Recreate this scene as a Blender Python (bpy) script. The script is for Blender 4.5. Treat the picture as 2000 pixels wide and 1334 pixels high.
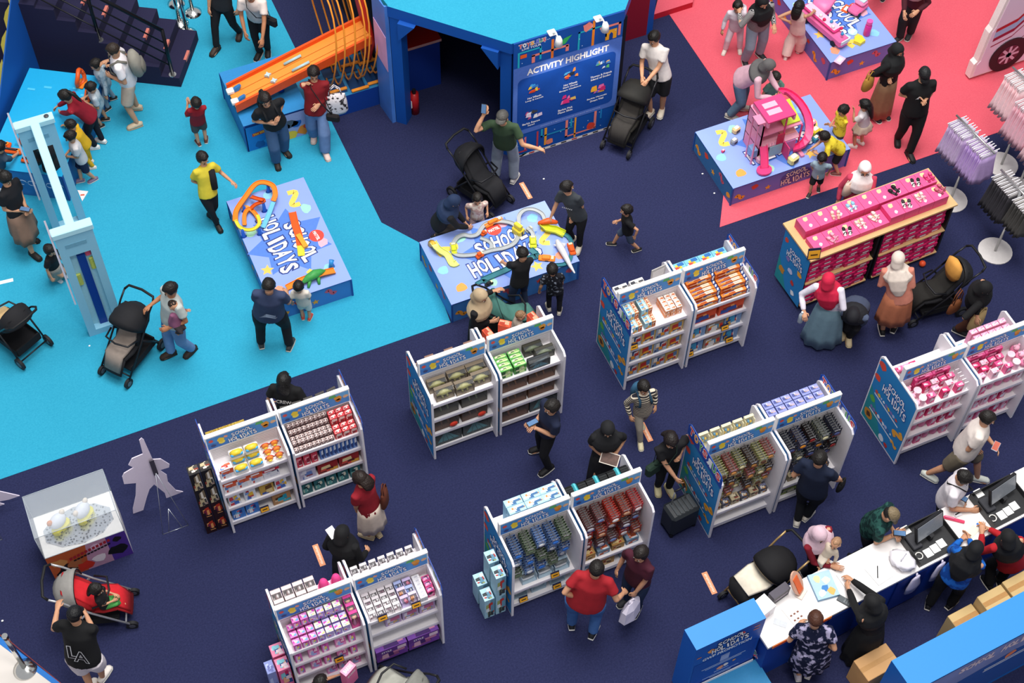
import bpy, bmesh, math, random
from mathutils import Vector as V, Matrix as MX
for o in list(bpy.data.objects): bpy.data.objects.remove(o, do_unlink=True)
S = bpy.context.scene; COL = S.collection
PI = math.pi
rnd = random.Random(7)
# ------------------------------------------------------------------ camera
CAMH, FPX = 18.0, 3043.56
PITCH, ROLL, YAW = 0.967674607, -0.0213766429, 0.428758300
_cp, _sp, _cy, _sy = math.cos(PITCH), math.sin(PITCH), math.cos(YAW), math.sin(YAW)
_fw = V((_cp*_sy, _cp*_cy, -_sp)); _rt = V((_cy, -_sy, 0)); _dn = _fw.cross(_rt)
_c, _s = math.cos(ROLL), math.sin(ROLL)
C_R = _c*_rt + _s*_dn; C_D = -_s*_rt + _c*_dn; C_F = _fw
cam_d = bpy.data.cameras.new('camera'); cam = bpy.data.objects.new('camera', cam_d); COL.objects.link(cam)
cam_d.sensor_width = 36; cam_d.lens = FPX/2000*36; cam_d.clip_end = 200
cam.matrix_world = MX(((C_R.x, -C_D.x, -C_F.x, 0), (C_R.y, -C_D.y, -C_F.y, 0), (C_R.z, -C_D.z, -C_F.z, CAMH), (0, 0, 0, 1)))
S.camera = cam
# ------------------------------------------------------------------ light of the atrium
S.view_settings.view_transform = 'Standard'; S.view_settings.look = 'None'
S.view_settings.gamma = 1; S.view_settings.use_curve_mapping = False; S.view_settings.exposure = 0.0
W = bpy.data.worlds.new('atrium_ambient'); S.world = W; W.use_nodes = True
_bg = W.node_tree.nodes['Background']; _bg.inputs[0].default_value = (0.93, 0.95, 1.0, 1); _bg.inputs[1].default_value = 0.5
def area(name, loc, target, sx, sy, power, col=(1, 1, 1)):
    d = bpy.data.lights.new(name, 'AREA'); d.shape = 'RECTANGLE'; d.size = sx; d.size_y = sy; d.energy = power; d.color = col
    o = bpy.data.objects.new(name, d); COL.objects.link(o); o.location = loc
    o.rotation_euler = (V(target)-V(loc)).to_track_quat('-Z', 'Y').to_euler()
    return o
area('atrium_skylight', (6.5, 12.5, 27), (6.5, 12.5, 0), 13, 13, 7200, (1.0, 0.985, 0.96))
area('atrium_spot_bank', (3.0, 2.0, 24), (6.5, 12.0, 0), 5, 3, 1900, (1.0, 0.97, 0.93))

# pixel of the 2000x1334 photograph -> point at height z; used to survey where things stand
def P(x, y, z=0.0):
    d = C_R*((x-1000)/FPX) + C_D*((y-667)/FPX) + C_F
    t = (z-CAMH)/d.z
    return V((d.x*t, d.y*t, z))
def dirpx(x, y, dx, dy, z=0.0):
    d = P(x+dx, y+dy, z)-P(x, y, z); return d.normalized()
def ang(v): return math.atan2(v.y, v.x)
# ------------------------------------------------------------------ materials
_mats = {}
def lin(h):
    h = h.lstrip('#')
    if len(h) == 3: h = ''.join(c*2 for c in h)
    r = []
    for i in (0, 2, 4):
        c = int(h[i:i+2], 16)/255
        r.append(c/12.92 if c <= .04045 else ((c+.055)/1.055)**2.4)
    return (*r, 1)
def mat(h, rough=.6, metal=0.0, var=.10, scale=30.0, alpha=1.0, trans=0.0, bump=0.0, emit=0.0):
    key = (h, rough, metal, var, scale, alpha, trans, bump, emit)
    if key in _mats: return _mats[key]
    m = bpy.data.materials.new('paint_'+h.lstrip('#')); m.use_nodes = True; nt = m.node_tree
    b = nt.nodes['Principled BSDF']; c = lin(h)
    b.inputs['Roughness'].default_value = rough; b.inputs['Metallic'].default_value = metal
    b.inputs['Alpha'].default_value = alpha; b.inputs['Transmission Weight'].default_value = trans
    b.inputs['Specular IOR Level'].default_value = .35
    if var:
        tc = nt.nodes.new('ShaderNodeTexCoord'); n = nt.nodes.new('ShaderNodeTexNoise'); n.inputs['Scale'].default_value = scale
        n.inputs['Detail'].default_value = 3
        mx = nt.nodes.new('ShaderNodeMix'); mx.data_type = 'RGBA'
        mx.inputs[6].default_value = tuple(x*(1-var) for x in c[:3])+(1,)
        mx.inputs[7].default_value = tuple(min(1, x*(1+var)) for x in c[:3])+(1,)
        nt.links.new(tc.outputs['Object'], n.inputs['Vector']); nt.links.new(n.outputs[0], mx.inputs[0])
        nt.links.new(mx.outputs[2], b.inputs['Base Color'])
        if bump:
            bp = nt.nodes.new('ShaderNodeBump'); bp.inputs['Strength'].default_value = bump; bp.inputs['Distance'].default_value = .01
            nt.links.new(n.outputs[0], bp.inputs['Height']); nt.links.new(bp.outputs[0], b.inputs['Normal'])
    else: b.inputs['Base Color'].default_value = c
    if emit:
        b.inputs['Emission Color'].default_value = c; b.inputs['Emission Strength'].default_value = emit
    _mats[key] = m; return m
def patt(kind, a, b, scale=40.0, thr=.5, rough=.85):
    key = (kind, a, b, scale, thr)
    if key in _mats: return _mats[key]
    m = bpy.data.materials.new(kind+'_cloth'); m.use_nodes = True; nt = m.node_tree
    bs = nt.nodes['Principled BSDF']; bs.inputs['Roughness'].default_value = rough; bs.inputs['Specular IOR Level'].default_value = .2
    tc = nt.nodes.new('ShaderNodeTexCoord')
    if kind == 'stripe':
        n = nt.nodes.new('ShaderNodeTexWave'); n.bands_direction = 'Z'; n.inputs['Scale'].default_value = scale; out = n.outputs[1]
    elif kind in ('floral', 'camo'):
        n = nt.nodes.new('ShaderNodeTexNoise'); n.inputs['Scale'].default_value = scale; n.inputs['Detail'].default_value = 2 if kind == 'camo' else 4; out = n.outputs[0]
    elif kind == 'foil':
        n = nt.nodes.new('ShaderNodeTexVoronoi'); n.inputs['Scale'].default_value = scale; out = n.outputs[0]; bs.inputs['Metallic'].default_value = .8; bs.inputs['Roughness'].default_value = .25
    else:
        n = nt.nodes.new('ShaderNodeTexVoronoi'); n.inputs['Scale'].default_value = scale; out = n.outputs[0]
    nt.links.new(tc.outputs['Object'], n.inputs['Vector'])
    r = nt.nodes.new('ShaderNodeValToRGB'); r.color_ramp.interpolation = 'LINEAR'
    r.color_ramp.elements[0].position = max(0, thr-.04); r.color_ramp.elements[0].color = lin(a)
    r.color_ramp.elements[1].position = min(1, thr+.04); r.color_ramp.elements[1].color = lin(b)
    nt.links.new(out, r.inputs[0]); nt.links.new(r.outputs[0], bs.inputs['Base Color'])
    _mats[key] = m; return m
def carpet(h, h2, name):
    m = bpy.data.materials.new(name); m.use_nodes = True; nt = m.node_tree; b = nt.nodes['Principled BSDF']
    b.inputs['Roughness'].default_value = .95; b.inputs['Specular IOR Level'].default_value = .15
    tc = nt.nodes.new('ShaderNodeTexCoord')
    n = nt.nodes.new('ShaderNodeTexNoise'); n.inputs['Scale'].default_value = 42; n.inputs['Detail'].default_value = 6; n.inputs['Roughness'].default_value = .8
    n2 = nt.nodes.new('ShaderNodeTexNoise'); n2.inputs['Scale'].default_value = .45; n2.inputs['Detail'].default_value = 3
    for q in (n, n2): nt.links.new(tc.outputs['Object'], q.inputs['Vector'])
    r = nt.nodes.new('ShaderNodeValToRGB'); r.color_ramp.elements[0].position = .33; r.color_ramp.elements[1].position = .67
    r.color_ramp.elements[0].color = lin(h); r.color_ramp.elements[1].color = lin(h2)
    mx = nt.nodes.new('ShaderNodeMix'); mx.data_type = 'RGBA'; mx.blend_type = 'MULTIPLY'; mx.inputs[0].default_value = .22
    nt.links.new(n.outputs[0], r.inputs[0]); nt.links.new(r.outputs[0], mx.inputs[6]); nt.links.new(n2.outputs[0], mx.inputs[7])
    nt.links.new(mx.outputs[2], b.inputs['Base Color'])
    bp = nt.nodes.new('ShaderNodeBump'); bp.inputs['Strength'].default_value = .25; bp.inputs['Distance'].default_value = .004
    nt.links.new(n.outputs[0], bp.inputs['Height']); nt.links.new(bp.outputs[0], b.inputs['Normal'])
    return m
CLEAR = mat('#f4f8fb', .08, alpha=.07, var=0)
STEEL = mat('#c9c9c8', .28, .9, .05)
CHROME = mat('#dcdcd8', .16, 1.0, .05)
BLACKP = mat('#15151a', .5)
WHITE = '#f2f0ee'
# ------------------------------------------------------------------ mesh builder
_txt = {}
def text_geo(s, bold=0.0):
    k = (s, bold)
    if k not in _txt:
        c = bpy.data.curves.new('lettering', 'FONT'); c.body = s; c.size = 1; c.align_x = 'CENTER'; c.align_y = 'CENTER'
        c.resolution_u = 2; c.offset = bold
        o = bpy.data.objects.new('lettering', c); COL.objects.link(o)
        me = bpy.data.meshes.new_from_object(o)
        vs = [(v.co.x, v.co.y) for v in me.vertices]; fs = [tuple(p.vertices) for p in me.polygons]
        bpy.data.objects.remove(o, do_unlink=True); bpy.data.curves.remove(c); bpy.data.meshes.remove(me)
        if vs:
            cx = (max(v[0] for v in vs)+min(v[0] for v in vs))/2; cy = (max(v[1] for v in vs)+min(v[1] for v in vs))/2
            w = max(v[0] for v in vs)-min(v[0] for v in vs); h = max(v[1] for v in vs)-min(v[1] for v in vs)
            vs = [(x-cx, y-cy) for x, y in vs]
        else: w = h = .01
        _txt[k] = (vs, fs, w, h)
    return _txt[k]
class MB:
    def __init__(s): s.v = []; s.f = []; s.m = []; s.mats = []; s.sm = []; s.T = MX.Identity(4)
    def slot(s, c):
        if isinstance(c, str): c = mat(c)
        if c not in s.mats: s.mats.append(c)
        return s.mats.index(c)
    def add(s, vs, fs, c, smooth=False, T=None):
        n = len(s.v); T = s.T if T is None else s.T @ T
        s.v += [T @ V(p) for p in vs]; k = s.slot(c)
        for f in fs: s.f.append([n+i for i in f]); s.m.append(k); s.sm.append(smooth)
        return s
    def quad(s, a, b, c_, d, c): return s.add([a, b, c_, d], [(0, 1, 2, 3)], c)
    def poly(s, pts, c): return s.add(pts, [tuple(range(len(pts)))], c)
    def box(s, lo, hi, c, T=None, top=None, front=None, side=None, bev=0):
        x0, y0, z0 = lo; x1, y1, z1 = hi
        if bev:
            b = min(bev, (x1-x0)*.45, (y1-y0)*.45, (z1-z0)*.45)
            vs = []
            for z, i in ((z0, b), (z0+b, 0), (z1-b, 0), (z1, b)):
                vs += [(x0+i+b*(i == 0), y0+i, z), (x1-i-b*(i == 0), y0+i, z), (x1-i, y0+i+b*(i == 0), z), (x1-i, y1-i-b*(i == 0), z),
                       (x1-i-b*(i == 0), y1-i, z), (x0+i+b*(i == 0), y1-i, z), (x0+i, y1-i-b*(i == 0), z), (x0+i, y0+i+b*(i == 0), z)]
            fs = [tuple(range(7, -1, -1)), tuple(range(24, 32))]
            for r in range(3):
                for k in range(8): fs.append((r*8+k, r*8+(k+1) % 8, r*8+8+(k+1) % 8, r*8+8+k))
            s.add(vs, fs[:1]+fs[2:], c, T=T); s.add([vs[i] for i in range(24, 32)], [tuple(range(8))], top or c, T=T); return s
        vs = [(x0, y0, z0), (x1, y0, z0), (x1, y1, z0), (x0, y1, z0), (x0, y0, z1), (x1, y0, z1), (x1, y1, z1), (x0, y1, z1)]
        for f, q in (((3, 2, 1, 0), c), ((4, 5, 6, 7), top or c), ((0, 1, 5, 4), front or c), ((1, 2, 6, 5), side or c), ((2, 3, 7, 6), c), ((3, 0, 4, 7), side or c)):
            s.add([vs[i] for i in f], [(0, 1, 2, 3)], q, T=T)
        return s
    def prism(s, pts, z0, z1, c, T=None, top=None):
        n = len(pts); a = sum(pts[i][0]*pts[(i+1) % n][1]-pts[(i+1) % n][0]*pts[i][1] for i in range(n))
        if a < 0: pts = pts[::-1]
        vs = [(x, y, z0) for x, y in pts]+[(x, y, z1) for x, y in pts]
        s.add(vs, [tuple(range(n-1, -1, -1))]+[(i, (i+1) % n, n+(i+1) % n, n+i) for i in range(n)], c, T=T)
        s.add(vs[n:], [tuple(range(n))], top or c, T=T); return s
    def loft(s, pts, rads, c, n=8, side=None, smooth=True, cap=True, rnd_end=False, arc=None):
        pts = [V(p) for p in pts]; rads = [(r, r) if not isinstance(r, (tuple, list)) else r for r in rads]
        if rnd_end:
            d0 = (pts[0]-pts[1]).normalized(); d1 = (pts[-1]-pts[-2]).normalized(); r0, r1 = rads[0], rads[-1]
            m0, m1 = min(r0), min(r1)
            pts = [pts[0]+d0*m0*.9, pts[0]+d0*m0*.6]+pts+[pts[-1]+d1*m1*.6, pts[-1]+d1*m1*.9]
            rads = [(r0[0]*.4, r0[1]*.4), (r0[0]*.8, r0[1]*.8)]+rads+[(r1[0]*.8, r1[1]*.8), (r1[0]*.4, r1[1]*.4)]
        vs = []; k = len(pts); pu = V(side) if side is not None else None
        for i, p in enumerate(pts):
            d = pts[min(i+1, k-1)]-pts[max(i-1, 0)]
            if d.length < 1e-9: d = V((0, 0, 1))
            d.normalize()
            if pu is None: pu = V((1, 0, 0)) if abs(d.x) < .8 else V((0, 1, 0))
            u = pu-d*pu.dot(d)
            if u.length < 1e-5: u = d.orthogonal()
            u.normalize(); w = d.cross(u)
            if side is None: pu = u
            for j in range(n):
                a = 2*PI*j/n
                vs.append(p+u*(math.cos(a)*rads[i][0])+w*(math.sin(a)*rads[i][1]))
        fs = [(i*n+j, i*n+(j+1) % n, i*n+n+(j+1) % n, i*n+n+j) for i in range(k-1) for j in range(n)]
        if cap: fs += [tuple(range(n-1, -1, -1)), tuple(range((k-1)*n, k*n))]
        return s.add(vs, fs, c, smooth)
    def tube(s, pts, r, c, n=6, closed=False, smooth=True):
        if closed:
            pts = list(pts)+[pts[0], pts[1]]
        return s.loft(pts, [r]*len(pts), c, n, smooth=smooth)
    def cyl(s, p, r, h, c, n=16, r2=None, top=None, T=None):
        r2 = r if r2 is None else r2; x, y, z = p
        vs = [(x+r*math.cos(2*PI*i/n), y+r*math.sin(2*PI*i/n), z) for i in range(n)]+[(x+r2*math.cos(2*PI*i/n), y+r2*math.sin(2*PI*i/n), z+h) for i in range(n)]
        s.add(vs, [(i, (i+1) % n, n+(i+1) % n, n+i) for i in range(n)], c, True, T)
        s.add(vs[:n], [tuple(range(n-1, -1, -1))], c, False, T); s.add(vs[n:], [tuple(range(n))], top or c, False, T); return s
    def ball(s, p, r, c, nu=10, nv=7, T=None, fn=None):
        r = (r, r, r) if not isinstance(r, (tuple, list)) else r; vs = []; p = V(p)
        for i in range(nv+1):
            t = PI*i/nv
            for j in range(nu):
                a = 2*PI*j/nu; d = V((math.sin(t)*math.cos(a), math.sin(t)*math.sin(a), math.cos(t)))
                q = V((d.x*r[0], d.y*r[1], d.z*r[2]))
                if fn: q = fn(d, q)
                vs.append(p+q)
        fs = [(i*nu+j, (i+1)*nu+j, (i+1)*nu+(j+1) % nu, i*nu+(j+1) % nu) for i in range(nv) for j in range(nu)]
        return s.add(vs, fs, c, True, T)
    def text(s, t, w, h, c, T=None, bold=.0, outline=None, ow=.03, lift=.0):
        """flat lettering centred on the local origin of T, in its xy plane"""
        vs, fs, tw, th = text_geo(t, bold); k = min(w/tw, (h/th) if h else 1e9)
        kx = w/tw if h else k; ky = h/th if h else k
        if outline:
            v2, f2, _, _ = text_geo(t, bold+ow); s.add([(x*kx, y*ky, lift) for x, y in v2], f2, outline, T=T)
            lift += .0015
        s.add([(x*kx, y*ky, lift) for x, y in vs], fs, c, T=T); return s
    def mesh(s, name='mesh'):
        me = bpy.data.meshes.new(name); me.from_pydata([tuple(p) for p in s.v], [], s.f)
        for m in s.mats: me.materials.append(m)
        me.polygons.foreach_set('material_index', s.m); me.polygons.foreach_set('use_smooth', s.sm)
        me.update(); return me
    def build(s, name, parent=None): return obj(name, s.mesh(name), parent)
def obj(name, me, parent=None, loc=None, rz=None):
    o = bpy.data.objects.new(name, me); COL.objects.link(o)
    if parent: o.parent = parent
    if loc is not None: o.location = loc
    if rz is not None: o.rotation_euler = (0, 0, rz)
    return o
def tag(o, label, cat, group=None):
    o['label'] = label; o['category'] = cat
    if group: o['group'] = group
    return o
def struct(o): o['kind'] = 'structure'; return o
def thing(name, label, cat, loc=(0, 0, 0), rz=0, group=None):
    o = obj(name, None, None, loc, rz); o.empty_display_size = .05; return tag(o, label, cat, group)
def dup(root, loc=None, rz=None, label=None, group=None):
    r = root.copy(); COL.objects.link(r)
    if loc is not None: r.location = loc
    if rz is not None: r.rotation_euler = (0, 0, rz)
    if label: r['label'] = label
    if group: r['group'] = group
    for ch in root.children:
        c = ch.copy(); COL.objects.link(c); c.parent = r
        for g in ch.children:
            d = g.copy(); COL.objects.link(d); d.parent = c
    return r
def TR(x=0, y=0, z=0, rz=0, rx=0, ry=0): return MX.Translation((x, y, z)) @ MX.Rotation(rz, 4, 'Z') @ MX.Rotation(ry, 4, 'Y') @ MX.Rotation(rx, 4, 'X')
def plane_T(o, x, y):
    """frame with origin o, x axis x, y axis towards y; z = outward normal"""
    x = V(x).normalized(); y = V(y); z = x.cross(y).normalized(); y = z.cross(x); o = V(o)
    return MX(((x.x, y.x, z.x, o.x), (x.y, y.y, z.y, o.y), (x.z, y.z, z.z, o.z), (0, 0, 0, 1)))
def arc_pts(cx, cy, r, a0, a1, n, z=0, ry=None): return [(cx+r*math.cos(a0+(a1-a0)*i/n), cy+(ry or r)*math.sin(a0+(a1-a0)*i/n), z) for i in range(n+1)]
def star(cx, cy, r, k=.45, n=5, a=PI/2): return [(cx+(r if i % 2 == 0 else r*k)*math.cos(a+PI*i/n), cy+(r if i % 2 == 0 else r*k)*math.sin(a+PI*i/n)) for i in range(2*n)]
def blob(cx, cy, r, n=12, j=.25, seed=1):
    q = random.Random(seed); return [(cx+r*(1-j*q.random())*math.cos(2*PI*i/n), cy+r*(1-j*q.random())*math.sin(2*PI*i/n)) for i in range(n)]
# ------------------------------------------------------------------ floor and carpets
def PP(px, py, p0, n):
    """pixel -> point on the plane through p0 with normal n"""
    d = C_R*((px-1000)/FPX) + C_D*((py-667)/FPX) + C_F; o = V((0, 0, CAMH)); p0 = V(p0); n = V(n)
    return o+d*((p0-o).dot(n)/d.dot(n))
NAVY = carpet('#202444', '#31355a', 'navy_carpet'); CYANC = carpet('#2d9fc2', '#3aaecf', 'cyan_carpet'); PINKC = carpet('#e0596a', '#ea6674', 'pink_carpet')
b = MB(); b.box((-9, -2, -.12), (24, 32, 0), NAVY); struct(b.build('floor'))
def flat(name, pts, z0, z1, m):
    b = MB(); b.prism([(p.x, p.y) for p in pts], z0, z1, m); return struct(b.build(name))
flat('floor_cyan_carpet', [P(-420, 1083), P(880, 630), P(822, 476), P(745, 435), P(530, 0), P(470, -121), P(-420, 60)], 0, .006, CYANC)
flat('floor_pink_carpet', [P(1405.7, 444), P(1432, 212), P(1285, -4), P(1180, -160), P(2300, -160), P(2300, 140), P(1825, 301)], 0, .006, PINKC)
CREAM = mat('#d9d2cb', .35, var=.04, scale=3)
flat('floor_stone_tiles', [P(-60, 1210), P(112, 1340), P(150, 1430), P(-120, 1430)], 0, .008, CREAM)
flat('trim_1', [P(-60, 1198), P(125, 1340), P(108, 1340), P(-60, 1214)], 0, .012, mat('#1b6fc0', .5))
# tape strips printed on the carpet
def sticker(label, a, b_, w=.075):
    A, B = P(*a), P(*b_); d = B-A; L = d.length; t = thing('floor_sticker', label, 'sticker', (A.x, A.y, .0015), ang(d), 'orange floor stickers')
    m = MB(); m.box((0, -w/2, 0), (L, w/2, .002), '#e0956c'); m.build('tape', t)
    m = MB()
    for i in range(14): m.box((L*(.09+.06*i), -w*.2+.004*(i % 3), .002), (L*(.09+.06*i)+L*.035, w*.2, .0028), '#f6dcc8')
    m.build('print', t)
sticker('orange floor sticker beside the light blue toy table', (1018, 357), (1036, 388))
sticker('orange floor sticker at the feet of the striped jumper boy', (1253, 826), (1271, 862))
sticker('orange floor sticker behind the pink and purple toy shelf', (615, 1064), (631, 1105))
sticker('orange floor sticker beside the cream lined pram', (1375, 1118), (1396, 1160))
for i, (a, c) in enumerate((((-30, 560), (26, 547)), ((-20, 590), (0, 640)))):
    A, B = P(*a), P(*c); d = B-A; m = MB(); m.box((0, -.03, 0), (d.length, .03, .003), '#f0f4f6'); o = tag(m.build('floor_tape'), ('white tape strip on the cyan carpet, upper of two', 'white tape strip on the cyan carpet beside the pushchair')[i], 'tape'); o.location = (A.x, A.y, .0065); o.rotation_euler.z = ang(d)
for i in range(6):
    x, y = [(175, 676), (1062, 350), (1372, 340), (1395, 378), (5, 1213), (296, 676)][i]; p = P(x, y); m = MB(); m.box((-.012, -.01, 0), (.012, .01, .004), '#f4f4f4'); o = tag(m.build('paper_scrap'), 'tiny white paper scrap lying on the carpet', 'litter', 'paper scraps on the carpet'); o.location = (p.x, p.y, .0065)

# ------------------------------------------------------------------ stage with stairs, upper left
U = V((math.cos(math.radians(149)), math.sin(math.radians(149)), 0)); SV = V((-.529, -.848, 0)).normalized()   # climb, along the tread
ST = mat('#1f1d3c', .9, var=.2, scale=60); p0 = V((2.865, 18.67, 0))
stairs = obj('stage_stairs', None, None, (p0.x, p0.y, 0)); tag(stairs, 'navy carpeted stairs with black handrail climbing to the stage', 'stairs')
rise, go = .2, .29
for i in range(7):
    a = U*(go*i); e = U*(go*(i+1)); L = SV*1.06; m = MB(); z = rise*(i+1)
    m.prism([(q.x, q.y) for q in (a, e, e+L, a+L)], 0, z, ST); m.build('step', stairs)
    if i in (0, 1, 2, 4, 5):
        m = MB(); s0 = a+L*.42-U*.004; s1 = a+L*.62-U*.004; k = U*.045
        m.prism([(q.x, q.y) for q in (s0, s1, s1+k, s0+k)], z-.05, z+.003, '#c46f62'); m.build('warning_tape', stairs)
rail = [(.15, rise), (go*6.5, rise*7)]
BLK = mat('#141419', .35, .3)
for j, hgt in enumerate((.95, .68, .44, .2)):
    m = MB(); q0 = U*.12+SV*1.0+V((0, 0, rise+hgt)); q1 = U*(go*7+.3)+SV*1.0+V((0, 0, rise*8+hgt)); m.tube([q0, q1], .03 if j == 0 else .012, BLK, 8); m.build('handrail' if j == 0 else 'rail_bar', stairs)
for i in (0, 3.6, 7):
    m = MB(); q = U*(.12+go*i)+SV*1.0; z = rise*(int(i)+1); m.tube([q+V((0, 0, z)), q+V((0, 0, rise*(i+1)+.97))], .028, BLK, 8); m.cyl((q.x, q.y, z), .06, .012, STEEL, 10); m.build('rail_post', stairs)
m = MB(); q = p0+U*(go*7); L = SV*1.06; m.prism([(w.x, w.y) for w in (q-L*.6, q+U*4-L*.6, q+U*4+L, q+L)], 0, rise*7.3, ST); struct(m.build('stage_platform'))
# blue backdrop wall left of the stage, with a yellow leaf fringe on its edge
w0 = P(85, 131); wd = V((-.529, -.848, 0)).normalized(); wn = V((wd.y, -wd.x, 0))
tops = [PP(x, y, w0, wn) for x, y in ((46, 6), (24, -14), (14, 70), (6, 140), (-2, 210), (-10, 330))]
m = MB(); e0 = w0-wd*.05; e1 = tops[-1].copy(); e1.z = 0; base = [e0, e1+wd*.6]
poly = [base[0]]+[base[1]]+[V((base[1].x, base[1].y, .6))]+tops[::-1]
th = wn*(-.02 if wn.dot(V((1, -1, 0))) > 0 else .02); n = len(poly)
vs = [p for p in poly]+[p+th for p in poly]
m.add(vs, [tuple(range(n)), tuple(range(2*n-1, n-1, -1))]+[(i, n+i, n+(i+1) % n, (i+1) % n) for i in range(n)], mat('#0b4fa0', .6, var=.05, scale=2)); struct(m.build('wall_left'))
fr = thing('leaf_garland', 'yellow paper leaf fringe along the edge of the blue backdrop', 'garland', (w0.x, w0.y, 0))
for i, (x, y, L) in enumerate(((23, -12, 40), (18, 34, 46), (12, 84, 46), (4, 146, 56), (0, 206, 46))):
    m = MB(); c0 = PP(x, y-L*.55, w0+wn*.02, wn)-w0; c1 = PP(x-4, y+L*.55, w0+wn*.02, wn)-w0; mid = (c0+c1)/2; sd = (c1-c0).cross(wn).normalized()*.17
    m.add([c0, mid+sd*.7-(c1-c0)*.12, c0.lerp(c1, .75)+sd*.55, c1, c0.lerp(c1, .6)-sd*.9, mid-sd*.75-(c1-c0)*.18], [(0, 1, 2, 3, 4, 5)], mat('#d7c04a', .6)); m.add([c0+wn*.01, c0.lerp(c1, .5)+sd*.1+wn*.01, c1+wn*.01, c0.lerp(c1, .5)-sd*.1+wn*.01], [(0, 1, 2, 3)], '#efe2a0'); m.build('leaf', fr)
flat('floor_mall_tiles', [P(-160, -40), P(40, -40), P(30, 40), P(20, 130), P(10, 260), P(-160, 300)], .0, .012, mat('#a3938c', .4, var=.08, scale=5))

# ------------------------------------------------------------------ walk-through portal with the activity board
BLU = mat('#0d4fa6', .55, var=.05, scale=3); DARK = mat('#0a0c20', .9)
RZ = 2.42; pc = V((5.16, 15.77, 0)); pl = V((6.50, 14.44, 0)); pr = V((8.22, 14.44, 0))
portal = obj('entrance_portal', None, None, (6.5, 15.5, 0)); tag(portal, 'blue walk-through portal with a flat cyan roof and activity board', 'portal'); PO = V((6.5, 15.5, 0))
roof = [pc+V((-.06, .04, 0)), pl+V((-.03, -.05, 0)), pr+V((.02, -.05, 0)), V((8.5, 14.7, 0)), V((8.5, 19.5, 0)), V((5.1, 19.5, 0))]
m = MB(); m.prism([(p.x-PO.x, p.y-PO.y) for p in roof], RZ-.2, RZ, BLU, top=CYANC); m.build('roof', portal)
def wallseg(a, c, t, z0, z1, mt, name, par=portal, o=PO):
    d = (c-a).normalized(); nn = V((-d.y, d.x, 0))*t; m = MB(); m.prism([(q.x-o.x, q.y-o.y) for q in (a, c, c+nn, a+nn)], z0, z1, mt); return m.build(name, par)
d45 = (pl-pc).normalized()
wallseg(pc, pc+d45*.17, .2, 0, RZ-.2, BLU, 'column'); wallseg(pl-d45*.17, pl, .2, 0, RZ-.2, BLU, 'column')
# chamfered corner brackets of the opening
for a, s in ((pc+d45*.17, 1), (pl-d45*.17, -1)):
    m = MB(); o2 = a-PO; m.T = plane_T(o2+V((0, 0, RZ-.2)), d45*s, V((0, 0, -1))); m.prism([(0, 0), (.26, 0), (0, .34)], -.1, .1, BLU); m.build('corner_bracket', portal)
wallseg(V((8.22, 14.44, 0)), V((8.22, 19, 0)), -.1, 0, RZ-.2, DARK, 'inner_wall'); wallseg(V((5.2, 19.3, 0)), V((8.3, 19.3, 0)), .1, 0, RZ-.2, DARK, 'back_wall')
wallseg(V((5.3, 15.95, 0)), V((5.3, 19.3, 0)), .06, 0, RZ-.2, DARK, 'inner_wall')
sidepan = [(0, 0), (0, RZ), (.42, RZ), (.42, 0)]
m = MB(); m.T = plane_T(pc-PO+V((-.035, .0, 0)), V((-.12, 1, 0)), V((0, 0, 1))); m.prism(sidepan, -.03, .03, mat('#4a7fd0', .5, var=.5, scale=1.6)); m.prism([(.02, 1.1), (.4, 1.2), (.4, 1.9), (.02, 1.8)], -.036, .036, mat('#e6a9cf', .5, var=.25, scale=4)); m.build('side_panel', portal)
ma, mb_ = P(1195, 89), P(1262, 68); wallseg(ma, mb_, .1, 0, RZ-.2, mat('#86102a', .6, var=.1), 'maroon_side_wall')
wallseg(mb_, mb_+V((.12, .02, 0)), .8, 0, RZ, BLU, 'blue_side_wall')
# printed board
BW = pr.x-pl.x; BH = RZ
pbm = MB(); pbm.box((0, -.02, 0), (BW, .0, BH), BLU); bo = pbm.build('board', portal); bo.location = (pl.x-PO.x, pl.y-PO.y-.055, 0)
def board_sub(name, m): o = m.build(name, bo); return o
TB = plane_T((0, -.022, 0), (1, 0, 0), (0, 0, 1))
m = MB(); m.T = TB
def rect(m, x0, y0, x1, y1, c, l=.001): m.add([(x0, y0, l), (x1, y0, l), (x1, y1, l), (x0, y1, l)], [(0, 1, 2, 3)], c)
rect(m, .0, .5, BW, 1.93, '#4f74c8'); 
def rrect(x0, y0, x1, y1, r, n=4):
    out = []
    for cx, cy, a in ((x1-r, y1-r, 0), (x0+r, y1-r, PI/2), (x0+r, y0+r, PI), (x1-r, y0+r, 1.5*PI)): out += [(cx+r*math.cos(a+PI/2*i/n), cy+r*math.sin(a+PI/2*i/n)) for i in range(n+1)]
    return out
m.add([(x, y, .002) for x, y in rrect(.07, .6, BW-.08, 1.68, .09)], [tuple(range(20))], '#0e47a0')
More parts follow.
